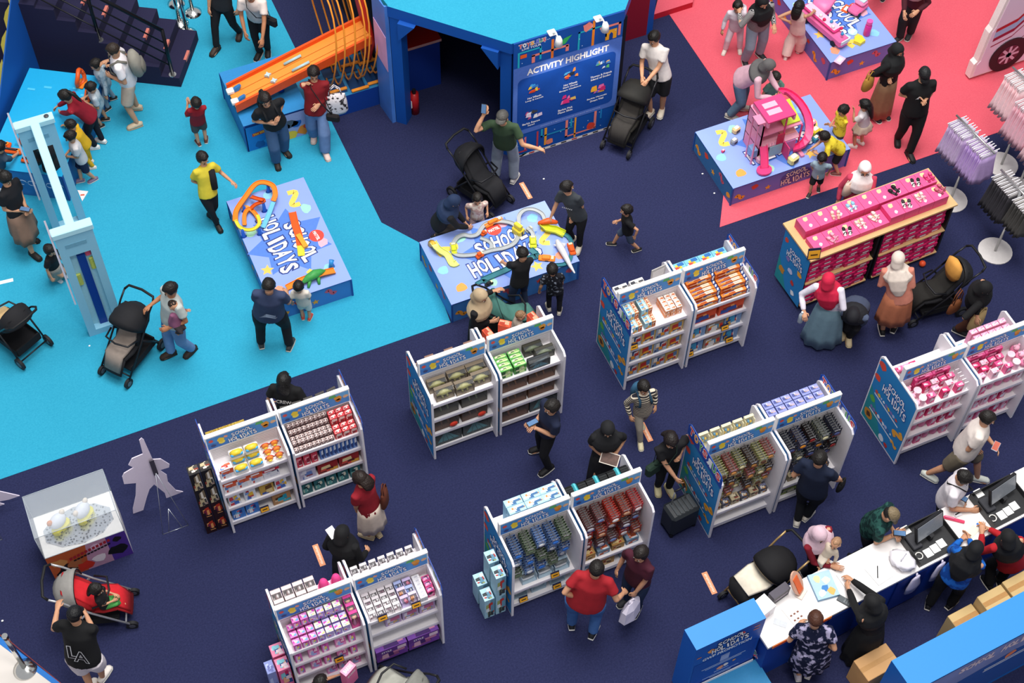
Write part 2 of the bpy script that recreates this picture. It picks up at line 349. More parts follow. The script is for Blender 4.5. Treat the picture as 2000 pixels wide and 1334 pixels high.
for x0, y0, x1, y1, c in ((.06, 1.93, .09, 2.2, '#20b0c8'), (.06, 2.2, .42, 2.23, '#20b0c8'), (.4, 1.98, .43, 2.23, '#20b0c8'), (.28, 1.95, .33, 2.1, '#f2877a'), (.28, 2.07, .85, 2.11, '#f2877a'), (.81, 1.98, .86, 2.1, '#f2877a'), (.58, 1.93, .62, 2.3, '#f07c28'), (1.0, 1.93, 1.03, 2.28, '#20b0c8'), (1.0, 2.25, 1.45, 2.28, '#20b0c8'), (1.22, 1.93, 1.26, 2.42, '#f0861e'), (1.34, 2.2, 1.68, 2.24, '#f2877a'), (1.64, 1.98, 1.68, 2.24, '#f2877a'), (1.44, 1.95, 1.62, 2.14, '#f2a51c'), (1.44, 2.02, 1.46, 2.28, '#20b0c8'), (.1, 2.1, .2, 2.17, '#f0601e'),
                          (.2, .12, .23, .42, '#e06a78'), (.05, .1, .25, .13, '#c0404c'), (.4, .12, .43, .46, '#c0404c'), (.47, .3, .5, .48, '#20a0c0'), (.47, .3, 1.0, .33, '#2090c0'), (.53, .1, .57, .48, '#f0a028'), (.96, .32, .99, .5, '#20a0c0'), (.88, .12, .92, .5, '#f2877a'), (.88, .12, 1.4, .15, '#f2877a'), (1.03, .06, 1.06, .5, '#f0a028'), (1.36, .13, 1.4, .5, '#f2877a'), (1.46, .3, 1.49, .5, '#1c7fc8')):
    rect(m, x0, y0, x1, y1, c, .003)
m.add([(x, y, .004) for x, y in blob(1.14, 2.33, .1, 10, .4, 3)], [tuple(range(10))], '#f2877a'); m.add([(x, y, .004) for x, y in blob(1.31, .21, .09, 10, .3, 5)], [tuple(range(10))], '#d8402c'); m.add([(x, y, .004) for x, y in blob(.62, .15, .08, 9, .4, 6)], [tuple(range(9))], '#f08868')
m.add([(.62, 2.1, .004), (.78, 2.25, .004), (.9, 2.28, .004), (.8, 2.14, .004)], [(0, 1, 2, 3)], '#35b05c'); m.add([(.1, .02, .004), (.2, .06, .004), (.26, .05, .004), (.16, 0, .004)], [(0, 1, 2, 3)], '#35a05c')
m.add([(1.5, 1.95, .005), (1.56, 1.95, .005), (1.56, 2.05, .005), (1.53, 2.09, .005), (1.5, 2.05, .005)], [(0, 1, 2, 3, 4)], '#0b3c8c')
rect(m, 0, 0, BW, .05, '#efe7e2', .004)
for i in range(9): rect(m, .1+i*.18, .012, .19+i*.18, .04, ['#20202c', '#c03030', '#603028', '#303030'][i % 4], .005)
q = random.Random(3)
for i in range(26):
    x, y = q.uniform(.05, BW-.05), q.choice((q.uniform(.1, .45), q.uniform(1.98, 2.38))); rect(m, x, y, x+.015, y+.015, '#bcd4f4', .005)
board_sub('board_print', m)
m = MB(); m.T = TB; m.text('ACTIVITY HIGHLIGHT', 1.3, .125, '#fbf1ee', T=TR(BW*.5, 1.79, .006), bold=.03); board_sub('title', m); m = MB(); m.T = TB
for i, (ch, c) in enumerate(zip("TOYS", ('#e8323c', '#f6f2ee', '#e8323c', '#f6a01e'))): m.text(ch, .055, .075, c, T=TR(.1+i*.06, 2.345+.004*(i % 2), .006), bold=.03, outline='#ffffff', ow=.05)
m.text('R', -.055, .08, '#2c4fd0', T=TR(.35, 2.352, .006), bold=.03, outline='#ffffff', ow=.05)
for i, (ch, c) in enumerate(zip('US', ('#3aa84c', '#e8323c'))): m.text(ch, .05, .072, c, T=TR(.41+i*.055, 2.35, .006), bold=.03, outline='#ffffff', ow=.05)
m.text('LIVE TOUR', .3, .04, '#f2f4fb', T=TR(.27, 2.275, .006), bold=.02); board_sub('shop_logo', m)
CAP = [(.34, 1.24, ('Hot Wheels', 'Loop & Launch')), (.92, 1.28, ('Hot Wheels', 'Shark Chomp', 'Escape Challenge')), (1.42, 1.27, ('Thomas & Friends', 'Island of Sodor')), (.3, .71, ('Barbie Rescue', 'Squad')), (.86, .77, ('Barbie Pink', 'Plane Slide')), (1.38, .81, ('Barbie Magnetic', 'Dream Wall'))]
for x, y, ls in CAP:
    m = MB(); m.T = TB
    for j, s in enumerate(ls): m.text(s, .022*len(s), .04, '#f2f0f4', T=TR(x, y-.055*j, .006), bold=.03)
    board_sub('caption', m)
m = MB(); m.T = TB; m.text('*ACTIVITY IS SUBJECT TO CHANGE WITHOUT PRIOR NOTICE', 1.0, .022, '#c9d6f2', T=TR(.95, .555, .006))
board_sub('small_print', m)
for x, y, cs in ((.34, 1.43, ('#e04a20', '#3f9ad8', '#e8c040', '#2e70c0')), (.92, 1.49, ('#e88a3c', '#4fa8d8', '#202838', '#c84030')), (1.42, 1.48, ('#4f86c8', '#e0b070', '#58b070', '#d8e0ea')), (.32, .87, ('#e8d2e8', '#f0eef2', '#d05a90', '#444')), (.88, .98, ('#e0307c', '#f078b0', '#e8c060', '#b8246c')), (1.38, .98, ('#f2b030', '#e868a8', '#c8286c', '#5060c0'))):
    q = random.Random(int(x*100+y*10)); m = MB(); m.T = TB
    for i in range(9):
        c = cs[i % 4]; u0 = x+q.uniform(-.13, .08); v0 = y+q.uniform(-.1, .04); w, h = q.uniform(.05, .12), q.uniform(.03, .09); m.add([(u0, v0, .006+i*.0006), (u0+w, v0+q.uniform(-.02, .02), .006+i*.0006), (u0+w*.9, v0+h, .006+i*.0006), (u0+.02, v0+h*.9, .006+i*.0006)], [(0, 1, 2, 3)], c)
    board_sub('activity_picture', m)
# two arm spotlights over the board
for i, x in enumerate((.58, 1.30)):
    t = thing('spotlight', ('lit white arm spotlight over the left half of the activity board', 'lit white arm spotlight over the right half of the activity board')[i], 'lamp', (pl.x+x, pl.y-.1, RZ))
    m = MB(); m.box((-.06, -.04, 0), (.06, .08, .03), WHITE, bev=.01); m.build('clamp', t)
    m = MB(); m.tube([(0, 0, .02), (0, -.1, .12), (0, -.2, .1)], .012, WHITE); m.build('arm', t)
    m = MB(); m.loft([(0, -.19, .13), (0, -.21, .08), (0, -.2, -.02)], [.03, .05, .06], WHITE, 12); m.ball((0, -.2, -.02), (.05, .05, .02), mat('#fff6e6', .4, emit=14)); m.build('lamp_head', t)
    ld = bpy.data.lights.new('spot_bulb', 'SPOT'); ld.energy = 60; ld.spot_size = 1.7; ld.color = (1, .93, .82); ld.shadow_soft_size = .05
    lo_ = bpy.data.objects.new('spot_bulb', ld); COL.objects.link(lo_); lo_.parent = t; lo_.location = (0, -.22, -.06); lo_.rotation_euler = (math.radians(-22), 0, 0)
# salmon platform behind the portal
m = MB(); a = [P(1277, 30, .1), P(1353, 6, .1), P(1365, -60, .1), P(1300, -60, .1)]
m.prism([(p.x, p.y) for p in a], 0, .12, mat('#c01c30', .6), top=PINKC); struct(m.build('platform_salmon'))
# toy counter inside the portal
t = thing('play_counter', 'blue counter with red top inside the dark portal', 'counter', (5.82, 16.25, 0), .0)
m = MB(); m.box((-.5, 0, 0), (.28, 1.6, .95), mat('#0a2f86', .6)); m.build('cabinet', t)
m = MB(); m.box((-.52, -.03, .95), (.3, 1.63, 1.0), '#d89a90', top=mat('#c8241c', .5)); m.build('counter_top', t)
for i, y in enumerate((.42, .85)):
    q = thing('toy_launcher', ('blue and green toy launcher nearer the portal opening', 'blue and green toy launcher deeper inside the portal')[i], 'toy', (5.93, 16.25+y, 1.0))
    m = MB(); m.loft([(0, 0, 0), (0, 0, .05), (.03, 0, .14), (.04, 0, .2)], [(.07, .06), (.075, .06), (.05, .05), (.02, .03)], mat('#2f7fc0', .4), 8); m.build('body', q)
    m = MB(); m.loft([(.04, 0, .18), (.1, .03, .22), (.15, .02, .19)], [(.02, .03), (.04, .035), (.01, .015)], mat('#b9c83a', .4), 6); m.build('trigger', q)
m = MB(); m.tube([(0, 0, 0), (0, 0, .42)], .07, mat('#b01c20', .35), 12); m.cyl((0, 0, .42), .03, .08, BLACKP, 8); m.box((-.072, -.04, .15), (.0, .04, .3), '#f0f0f0'); o = tag(m.build('fire_extinguisher'), 'red fire extinguisher standing beside the portal column', 'extinguisher'); o.location = (5.5, 15.85, 0)
# ------------------------------------------------------------------ people
TASKS = []      # (object, voxel, extra mesh builder) : surfaces fused into one skin at the end of the script
def fuse(o, vox, extra=None, smooth=4):
    m = o.modifiers.new('fuse', 'REMESH'); m.mode = 'VOXEL'; m.voxel_size = vox; m.use_smooth_shade = True
    if smooth:
        q = o.modifiers.new('soft', 'SMOOTH'); q.factor = .5; q.iterations = smooth
    TASKS.append((o, extra))
def fuse_all():
    bpy.context.view_layer.update(); dg = bpy.context.evaluated_depsgraph_get(); done = []
    for o, ex in TASKS: done.append(bpy.data.meshes.new_from_object(o.evaluated_get(dg)))
    for (o, ex), me in zip(TASKS, done):
        o.modifiers.clear(); mats = list(o.data.materials); o.data = me
        if not me.materials:
            for m in mats: me.materials.append(m)
        if ex:
            bm = bmesh.new(); bm.from_mesh(me); bm.from_mesh(ex.mesh('hand')); bm.to_mesh(me); bm.free()
            me.polygons.foreach_set('material_index', [0]*len(me.polygons))
        me.polygons.foreach_set('use_smooth', [True]*len(me.polygons))
    TASKS.clear()
def ik(a, b, l1, l2, hint):
    d = b-a; L = d.length
    if L < 1e-6: d = V((0, 0, -1)); L = 1e-3
    n = d.normalized()
    if L > (l1+l2)*.995: b = a+n*(l1+l2)*.995; L = (l1+l2)*.995
    if L < abs(l1-l2)+.02: L = abs(l1-l2)+.02; b = a+n*L
    x = (l1*l1-l2*l2+L*L)/(2*L); h = math.sqrt(max(0, l1*l1-x*x))
    p = hint-n*hint.dot(n)
    if p.length < 1e-4: p = n.orthogonal()
    return a+n*x+p.normalized()*h, b
def hand(mb, w, d, side, up, k, c, grip=.35):
    """palm with four fingers and a thumb; w wrist, d direction, side = thumb side"""
    d = d.normalized(); side = (side-d*side.dot(d)).normalized(); nrm = d.cross(side)
    if nrm.dot(up) > 0: nrm = -nrm          # fingers curl along nrm
    mb.loft([w-d*.02*k, w+d*.02*k, w+d*.06*k, w+d*.09*k], [(.026*k, .02*k), (.036*k, .018*k), (.042*k, .016*k), (.038*k, .013*k)], c, 8, side=side, rnd_end=True)
    for i, L in enumerate((.07, .08, .075, .058)):
        b = w+d*.085*k+side*(.03-.02*i)*k
        d1 = (d*math.cos(grip)+nrm*math.sin(grip)); d2 = (d*math.cos(grip*2.6)+nrm*math.sin(grip*2.6))
        p1 = b+d1*L*.5*k; p2 = p1+d2*L*.5*k
        mb.loft([b-d*.02*k, p1, p2], [.0095*k, .009*k, .007*k], c, 5, rnd_end=True)
    b = w+d*.025*k+side*.03*k; t1 = b+(d*.6+side*.7).normalized()*.035*k; t2 = t1+(d*.95+nrm*.3).normalized()*.03*k
    mb.loft([b-side*.015*k, t1, t2], [.012*k, .011*k, .008*k], c, 5, rnd_end=True)
SKIN = '#c99473'; SKIN2 = '#b57b58'; SKIN3 = '#dcae90'
def cloth(c): return c if not isinstance(c, str) else mat(c, .85, var=.16, scale=14)
PEOPLE = 0
def person(label, feet, head, ht=1.66, face=(0, 60), hands=(None, None), top=('tee', '#222'), bot=('trousers', '#1b1c22'), shoes='#26262a', sole='#d8d4cc',
           hair=('short', '#17120f'), skin=SKIN, look=None, nod=18, bd=1.0, pel=None, hz=None, grip=.35, cat='person', group=None, baby=False, shoe_on=True, swap=False, root_at=None, legz=0.0):
    global PEOPLE
    PEOPLE += 1
    if feet is None:
        g_ = P(head[0], head[1], ht-.12); q_ = dirpx(head[0], head[1]+60, *face)
        g_ = g_-q_*.03; s_ = V((q_.y, -q_.x, 0))*.085; F = [V((g_.x-s_.x, g_.y-s_.y, 0)), V((g_.x+s_.x, g_.y+s_.y, 0))]; feet = ((head[0], head[1]+120),)*2
    else: F = [P(*f) if len(f) == 2 else P(f[0], f[1], f[2]) for f in feet]
    mid = (F[0]+F[1])/2
    if root_at: mid = V(root_at)
    k = ht/1.7
    t = max(0, min(1, (ht-.7)/.9)); hh = .175+.05*t; hipz = ht*(.40+.10*t)
    nz = ht-hh-.02*ht; tl = nz-hipz
    fx, fy = (feet[0][0]+feet[1][0])/2, (feet[0][1]+feet[1][1])/2
    fwd = dirpx(fx, fy, *face); rt = V((fwd.y, -fwd.x, 0)); up = V((0, 0, 1))
    pv = P(*pel) if pel else V((mid.x, mid.y, (F[0].z+F[1].z)/2+hipz*.995))
    if not pel:
        while max((pv+rt*(.052*ht*bd*sg)-q-up*.07*k).length for q, sg in zip(sorted(F, key=lambda q: q.dot(rt)), (-1, 1))) > (hipz-.062*k)*.998 and pv.z > .5*hipz: pv.z -= .008
    def neck_at(z):
        C = P(head[0], head[1], z); u = (C-pv).normalized(); return C, C-u*(hh*.5+.02*ht)
    if hz is None:
        z = pv.z+tl+hh*.55+.02*ht; best = None
        for i in range(120):
            C, N = neck_at(z); e = (N-pv).length-tl
            if best is None or abs(e) < best[0]: best = (abs(e), z)
            if e <= 0: break
            z -= .012
        hz = best[1] if e > 0 else z
    C, N = neck_at(hz); u = (N-pv).normalized(); N = pv+u*tl; C = N+(u*.7+up*.3).normalized()*(hh*.5+.02*ht)
    r = (rt-u*rt.dot(u)).normalized(); f = u.cross(r)
    root = thing('person', label, cat, mid, 0, group)
    O = mid
    def lo(p): return V(p)-O
    sc = mat(skin, .55, var=.06, scale=8)
    # ---- limbs
    sw = ht*(.098+.008*t)*(.95+.05*bd); SH = [N+r*(s*sw)-u*(.035*ht) for s in (-1, 1)]
    HP = [pv+r*(s*.052*ht*bd) for s in (-1, 1)]
    if (F[0]-F[1]).dot(rt) > 0: F = [F[1], F[0]]
    AN = [q+up*(.05*k)-fwd*.0 for q in F]
    lt = (hipz-.062*k)*.507; ua, fa = .172*ht, .15*ht
    KN = []; AK = []
    for i in (0, 1):
        kn, an = ik(HP[i], AN[i]+up*.02*k, lt, lt*.97, (fwd+(rt*(i*2-1))*.25+up*.1) if pel is None else (fwd+up*.6)); KN.append(kn); AK.append(an)
    T = [None, None]
    hv = [P(*h) if h is not None and not isinstance(h, V) else h for h in hands]
    if swap or (hv[0] is not None and hv[1] is not None and (hv[0]-SH[0]).length+(hv[1]-SH[1]).length > (hv[0]-SH[1]).length+(hv[1]-SH[0]).length): hv = hv[::-1]
    elif (hv[0] is None) != (hv[1] is None):
        h = hv[0] if hv[0] is not None else hv[1]
        hv = [h, None] if (h-SH[0]).length < (h-SH[1]).length else [None, h]
    EL = []; WR = []
    for i in (0, 1):
        s = i*2-1
        w = hv[i] if hv[i] is not None else SH[i]+r*(s*.055*ht)-up*(.30*ht)+f*.03*ht
        e, w = ik(SH[i], w, ua, fa, (-up*.9+r*s*.42-f*.55)); EL.append(e); WR.append(w)
    # ---- head frame
    lk = dirpx(head[0], head[1], *look, ) if look else fwd
    na = math.radians(nod); hf = (lk*math.cos(na)-up*math.sin(na)); hr = V((lk.y, -lk.x, 0)).normalized(); hu = hr.cross(hf).normalized()
    HM = MX(((hr.x, hf.x, hu.x, 0), (hr.y, hf.y, hu.y, 0), (hr.z, hf.z, hu.z, 0), (0, 0, 0, 1)))
    def hp(x, y, z): return lo(C)+HM @ V((x*hh, y*hh, z*hh))
    b = MB()
    HT = MX.Translation(lo(C)) @ HM
    b.ball((0, -.04*hh, .09*hh), (.345*hh, .43*hh, .40*hh), sc, 14, 10, T=HT)
    b.ball((0, .07*hh, -.2*hh), (.27*hh, .3*hh, .3*hh), sc, 12, 8, T=HT)
    b.loft([hp(0, .36, .08), hp(0, .45, -.06), hp(0, .42, -.12)], [.05*hh, .075*hh, .06*hh], sc, 6, rnd_end=True)
    for s in (-1, 1): b.ball((s*.36*hh, -.04*hh, -.03*hh), (.05*hh, .08*hh, .12*hh), sc, 6, 5, T=HT)
    nr = .058*k if ht > 1.2 else .042*k+.008
    b.loft([lo(N-u*.03*ht), lo(N+u*.01), hp(0, -.1, -.2)], [nr*1.25, nr, nr*.95], sc, 8, side=r)
    b.loft([lo(pv-u*.05*k), lo(pv), lo(pv+u*tl*.45), lo(pv+u*tl*.8), lo(N)], [(.11*k*bd, .085*k*bd), (.14*k*bd, .095*k*bd), (.125*k*bd, .085*k*bd), (.135*k*(.5+.5*bd), .09*k*(.5+.5*bd)), (.06*k, .055*k)], sc, 10, side=r)
    ar = (.048*k*(.9+.1*bd), .039*k, .028*k)
    for i in (0, 1):
        b.loft([lo(N-u*.06*k), lo(SH[i]), lo(SH[i].lerp(EL[i], .5)), lo(EL[i]), lo(EL[i].lerp(WR[i], .4)), lo(WR[i])], [ar[0]*.8, ar[0]*.95, ar[0]*.9, ar[1], ar[1]*.98, ar[2]], sc, 8, rnd_end=True)
        b.loft([lo(HP[i]), lo(HP[i].lerp(KN[i], .4)), lo(KN[i]), lo(KN[i].lerp(AK[i], .35)), lo(AK[i])], [.085*k*bd, .075*k*bd, .053*k, .052*k, .036*k], sc, 8, rnd_end=True)
        b.loft([lo(AK[i]), lo(AK[i]-up*.035*k+fwd*.05*k), lo(AK[i]-up*.045*k+fwd*.13*k)], [(.036*k, .036*k), (.04*k, .03*k), (.038*k, .018*k)], sc, 8, rnd_end=True)
    hb = MB()
    for i in (0, 1):
        d = (WR[i]-EL[i]).normalized(); th = (V((0, 0, 0))-r*(i*2-1)*.7+fwd*.6+up*.2)
        hand(hb, lo(WR[i]), d, th, up, max(k, .55), sc, grip)
    bo = b.build('body', root); fuse(bo, max(.011, .0155*k), hb, 3)
    # ---- face
    for s in (-1, 1):
        e = MB(); e.ball((s*.15*hh, .365*hh, .03*hh), (.05*hh, .03*hh, .022*hh), '#d8cdc4', 7, 5, T=HT); e.ball((s*.15*hh, .395*hh, .03*hh), (.03*hh, .03*hh, .028*hh), '#1d120c', 6, 4, T=HT)
        e.box((s*.15*hh-.08*hh, .375*hh, .10*hh), (s*.15*hh+.08*hh, .405*hh, .125*hh), '#20150f', T=HT); e.build('eye', root)
    mo = MB(); mo.ball((0, .35*hh, -.24*hh), (.11*hh, .04*hh, .03*hh), '#a8564c', 8, 5, T=HT); mo.build('mouth', root)
    # ---- clothes
    vx = max(.013, .019*k)
    tk, tc = top[0], cloth(top[1]); g = MB(); e = .014
    hem = {'tee': .03, 'long': .03, 'crop': -.06, 'tunic': .20, 'vest': .03}.get(tk, .03)*k
    A = (.148*k*bd+e, .108*k*bd+e); wst = (.148*k*bd+e, .112*k*bd+e); ch = (.162*k*(.5+.5*bd)+e, .118*k*(.5+.5*bd)+e)
    hp0 = (.165*k*bd+e, .122*k*bd+e)
    g.loft([lo(pv-u*hem), lo(pv+u*tl*.12), lo(pv+u*tl*.42), lo(pv+u*tl*.75), lo(pv+u*tl*.93), lo(N+u*.012*k)],
           [hp0 if tk != 'tunic' else (hp0[0]*1.2, hp0[1]*1.3), hp0, wst, ch, (.125*k+e, .085*k+e), (nr*1.12+.008, nr*1.12+.008)], tc, 14, side=r)
    if tk != 'vest':
        fr = {'tee': .62, 'crop': .62}.get(tk, 2.0)
        for i in (0, 1):
            pts = [lo(N-u*.07*k-r*0), lo(SH[i]), lo(SH[i].lerp(EL[i], min(fr, 1)))]; rr = [ar[0]*1.15+e, ar[0]*1.1+e*.9, ar[0]*1.05+e*1.5]
            if fr > 1: pts += [lo(EL[i].lerp(WR[i], .5)), lo(EL[i].lerp(WR[i], .94))]; rr[2] = ar[1]+e; rr += [ar[1]+e*.8, ar[2]+e*.8]
            g.loft(pts, rr, tc, 8)
    go = g.build({'tunic': 'tunic', 'long': 'long_sleeve_top', 'vest': 'vest'}.get(tk, 'shirt'), root); fuse(go, vx)
    bk, bc = bot[0], cloth(bot[1]); g = MB(); tr = 1.0 if len(bot) < 3 else bot[2]
    if bk in ('trousers', 'shorts'):
        g.loft([lo(pv-u*.06*k), lo(pv), lo(pv+u*.07*k)], [(.13*k*bd, .1*k*bd), (.155*k*bd+.012, .115*k*bd+.012), (.145*k*bd+.012, .108*k*bd+.012)], bc, 12, side=r)
        for i in (0, 1):
            if bk == 'trousers': g.loft([lo(HP[i]), lo(HP[i].lerp(KN[i], .4)), lo(KN[i]), lo(KN[i].lerp(AK[i], .5)), lo(AK[i].lerp(KN[i], .05))], [.098*k*bd, .09*k*bd, .066*k*tr, .06*k*tr, .056*k*tr], bc, 10, rnd_end=False)
            else: g.loft([lo(HP[i]), lo(HP[i].lerp(KN[i], .45)), lo(HP[i].lerp(KN[i], .92))], [.1*k*bd, .098*k*bd, .092*k*tr], bc, 10)
        go = g.build(bk, root); fuse(go, vx)
    elif bk == 'skirt':
        hz_ = bot[3] if len(bot) > 3 else .08; rad = .23*k*tr; n = 36; vs = []; fs = []
        fm = (AK[0]+AK[1])/2; cz = [1.0, .75, .5, .25, 0.0]
        tp = lo(pv+u*.09*k); btm = V((lo(fm).x*.85+lo(pv).x*.15, lo(fm).y*.85+lo(pv).y*.15, hz_+lo(pv).z*0+ (0-O.z)+ (min(F[0].z, F[1].z))))
        spread = (AK[1]-AK[0]); spread.z = 0; sd = spread.normalized() if spread.length > .05 else rt
        for q in cz:
            ctr = btm.lerp(tp, q); w = rad*(1-q)**.8; rx = .15*k*bd*q+w+.02; ry = .115*k*bd*q+w*.9+.02; sp = spread.length*.4*(1-q)
            for j in range(n):
                a = 2*PI*j/n; p = 1+.09*(1-q)*math.cos(a*9+1.3)
                vs.append(ctr+rt*(math.cos(a)*rx*p)+fwd*(math.sin(a)*ry*p)+sd*(sp*sd.dot(rt*math.cos(a)+fwd*math.sin(a))))
        fs = [((i+1)*n+j, (i+1)*n+(j+1) % n, i*n+(j+1) % n, i*n+j) for i in range(4) for j in range(n)]+[tuple(range(n)), tuple(range(5*n-1, 4*n-1, -1))]
        g.add(vs, fs, bc, True); g.build('skirt', root)
    # ---- shoes
    if shoe_on:
        for i in (0, 1):
            toe = (fwd+rt*(i*2-1)*.22).normalized(); a = AK[i]; fl = F[i].z
            base = V((a.x, a.y, max(fl, a.z-.07*k))); q = MB(); L = .165*k+.012; wd = .044*k+.004
            st = toe.cross(up)
            kx = KN[i]-AK[i]
            q.loft([lo(base-toe*.075*k+up*.012), lo(base-toe*.03*k+up*.012), lo(base+toe*.06*k+up*.012), lo(base+toe*(L-.03*k)+up*.012), lo(base+toe*L+up*.012)],
                   [(wd*.75, .012), (wd*.9, .012), (wd*1.08, .012), (wd*1.05, .012), (wd*.6, .012)], sole, 10, side=st)
            q.loft([lo(base-toe*.07*k+up*.04*k), lo(base-toe*.02*k+up*.052*k), lo(base+toe*.05*k+up*.05*k), lo(base+toe*(L-.035*k)+up*.034*k), lo(base+toe*(L-.005)+up*.026*k)],
                   [(wd*.7, .038*k), (wd*.88, .052*k), (wd*1.02, .046*k), (wd*.98, .028*k), (wd*.5, .012*k)], shoes, 10, side=st)
            q.build('shoe', root)
    # ---- hair / headwear
    hk, hc = hair[0], hair[1] if not isinstance(hair[1], str) else (mat(hair[1], .8, var=.18, scale=16, bump=.3) if hair[0] == 'hijab' else mat(hair[1], .5, var=.4, scale=55, bump=.9))
    ph_ = (head[0]*.37) % 6.28
    g = MB()
    def cap_fn(front, low, side_low):
        def fn(d, q):
            face_zone = d.y > front and d.z < .62-.15*abs(d.x)
            lowz = d.z < (low if d.y < 0 else side_low)
            return q*.82 if (face_zone or lowz) else q*(1+.035*math.sin(d.x*9+ph_)*math.cos(d.y*8+ph_)+.03*math.sin(d.z*11+d.x*5))
        return fn
    HB = HT @ MX.Translation((0, -.045*hh, .09*hh))
    if hk in ('short', 'long', 'pony', 'bob', 'bun', 'thin'):
        low = {'short': -.55, 'thin': -.45}.get(hk, -.8); rr = 1.09 if hk == 'short' else 1.12
        if hk == 'thin': rr = 1.035
        g.ball((0, 0, 0), (.345*hh*rr+.008, .43*hh*rr+.006, .40*hh*rr+.008), hc, 18, 14, T=HB, fn=cap_fn(.42, low, -.25))
        if hk in ('long', 'bob'):
            L = hair[2] if len(hair) > 2 else (.9 if hk == 'long' else .25)
            g.loft([hp(0, -.2, .25), hp(0, -.36, -.1), hp(0, -.4, -.45), hp(0, -.36, -.45-L*.5)-up*0, hp(0, -.34, -.45-L)], [(.3*hh, .2*hh), (.4*hh, .2*hh), (.4*hh, .17*hh), (.36*hh, .13*hh), (.22*hh, .07*hh)], hc, 12, side=HM @ V((1, 0, 0)), rnd_end=True)
        if hk == 'pony':
            g.loft([hp(0, -.42, .25), hp(0, -.6, .15), hp(0, -.68, -.25), hp(0, -.6, -.75), hp(0, -.55, -1.0)], [.09*hh, .12*hh, .14*hh, .11*hh, .03*hh], hc, 8, rnd_end=True)
        if hk == 'bun': g.ball((0, -.5*hh, .3*hh), .16*hh, hc, 10, 8, T=HT)
        g.build('hair', root)
    elif hk == 'cap':
        hc2 = mat(hair[2] if len(hair) > 2 else '#15110f', .5, var=.2, scale=60)
        g.ball((0, 0, 0), (.38*hh, .465*hh, .44*hh), hc2, 16, 12, T=HB, fn=cap_fn(.4, -.5, -.2)); g.build('hair', root)
        q = MB(); q.ball((0, 0, .03*hh), (.41*hh, .49*hh, .46*hh), hc, 18, 12, T=HB, fn=lambda d, p: p if d.z > .12 else V((p.x*.94, p.y*.94, .055*hh)))
        back = -1 if len(hair) > 3 and hair[3] == 'back' else 1
        vs = []; n = 9
        for i in range(n):
            a = PI*(.12+.76*i/(n-1)); vs.append(V((math.cos(a)*.36*hh, back*(math.sin(a)*.42*hh), .10*hh+.02*hh)))
        vs2 = [V((math.cos(PI*(.12+.76*i/(n-1)))*.33*hh, back*(math.sin(PI*(.12+.76*i/(n-1)))*.38*hh+.36*hh), .02*hh)) for i in range(n)]
        allv = vs+vs2+[p-V((0, 0, .03*hh)) for p in vs+vs2]; m = 2*n
        fs = [(i, i+1, n+i+1, n+i) for i in range(n-1)]+[(m+i+1, m+i, m+n+i, m+n+i+1) for i in range(n-1)]+[(n+i, n+i+1, m+n+i+1, m+n+i) for i in range(n-1)]
        q.add(allv, fs, hc, True, T=HB); q.build('cap', root)
    elif hk == 'hijab':
        drop = hair[2] if len(hair) > 2 else 1.0
        g.ball((0, 0, 0), (.41*hh, .49*hh, .46*hh), hc, 20, 16, T=HB, fn=lambda d, p: p*.74 if (d.y > .56 and d.z < .55 and d.z > -.9 and abs(d.x) < .62) else p)
        g.loft([hp(0, -.16, -.02), hp(0, -.14, -.3), lo(N+u*.03-f*.01), lo(N-u*.05*k), lo(N-u*(.11*k*drop)), lo(N-u*(.19*k*drop))],
               [(.36*hh, .34*hh), (.37*hh, .38*hh), (.40*hh, .42*hh), (.165*k+.02, .135*k+.02), (.205*k+.02, .165*k+.02), (.18*k+.015, .150*k+.015)], hc, 16, side=r)
        if len(hair) > 3:      # tail of the scarf hanging down the back (or front)
            s = hair[3]; g.loft([lo(N-f*s*.10*k), lo(N-u*.12*k-f*s*.17*k), lo(N-u*.3*k-f*s*.17*k), lo(N-u*.42*k-f*s*.15*k)], [(.12*k, .05*k), (.15*k, .045*k), (.12*k, .04*k), (.06*k, .025*k)], hc, 10, side=r)
        go = g.build('headscarf', root); fuse(go, max(.012, .015*k), None, 2)
    elif hk == 'baby':
        g.ball((0, 0, 0), (.35*hh, .44*hh, .41*hh), hc, 16, 12, T=HB, fn=cap_fn(.25, -.2, .05)); g.build('hair', root)
    return dict(root=root, N=N, u=u, r=r, f=f, pv=pv, WR=WR, EL=EL, SH=SH, C=C, k=k, fwd=fwd, rt=rt, ht=ht, hh=hh, AK=AK, KN=KN, HT=HT, O=O)
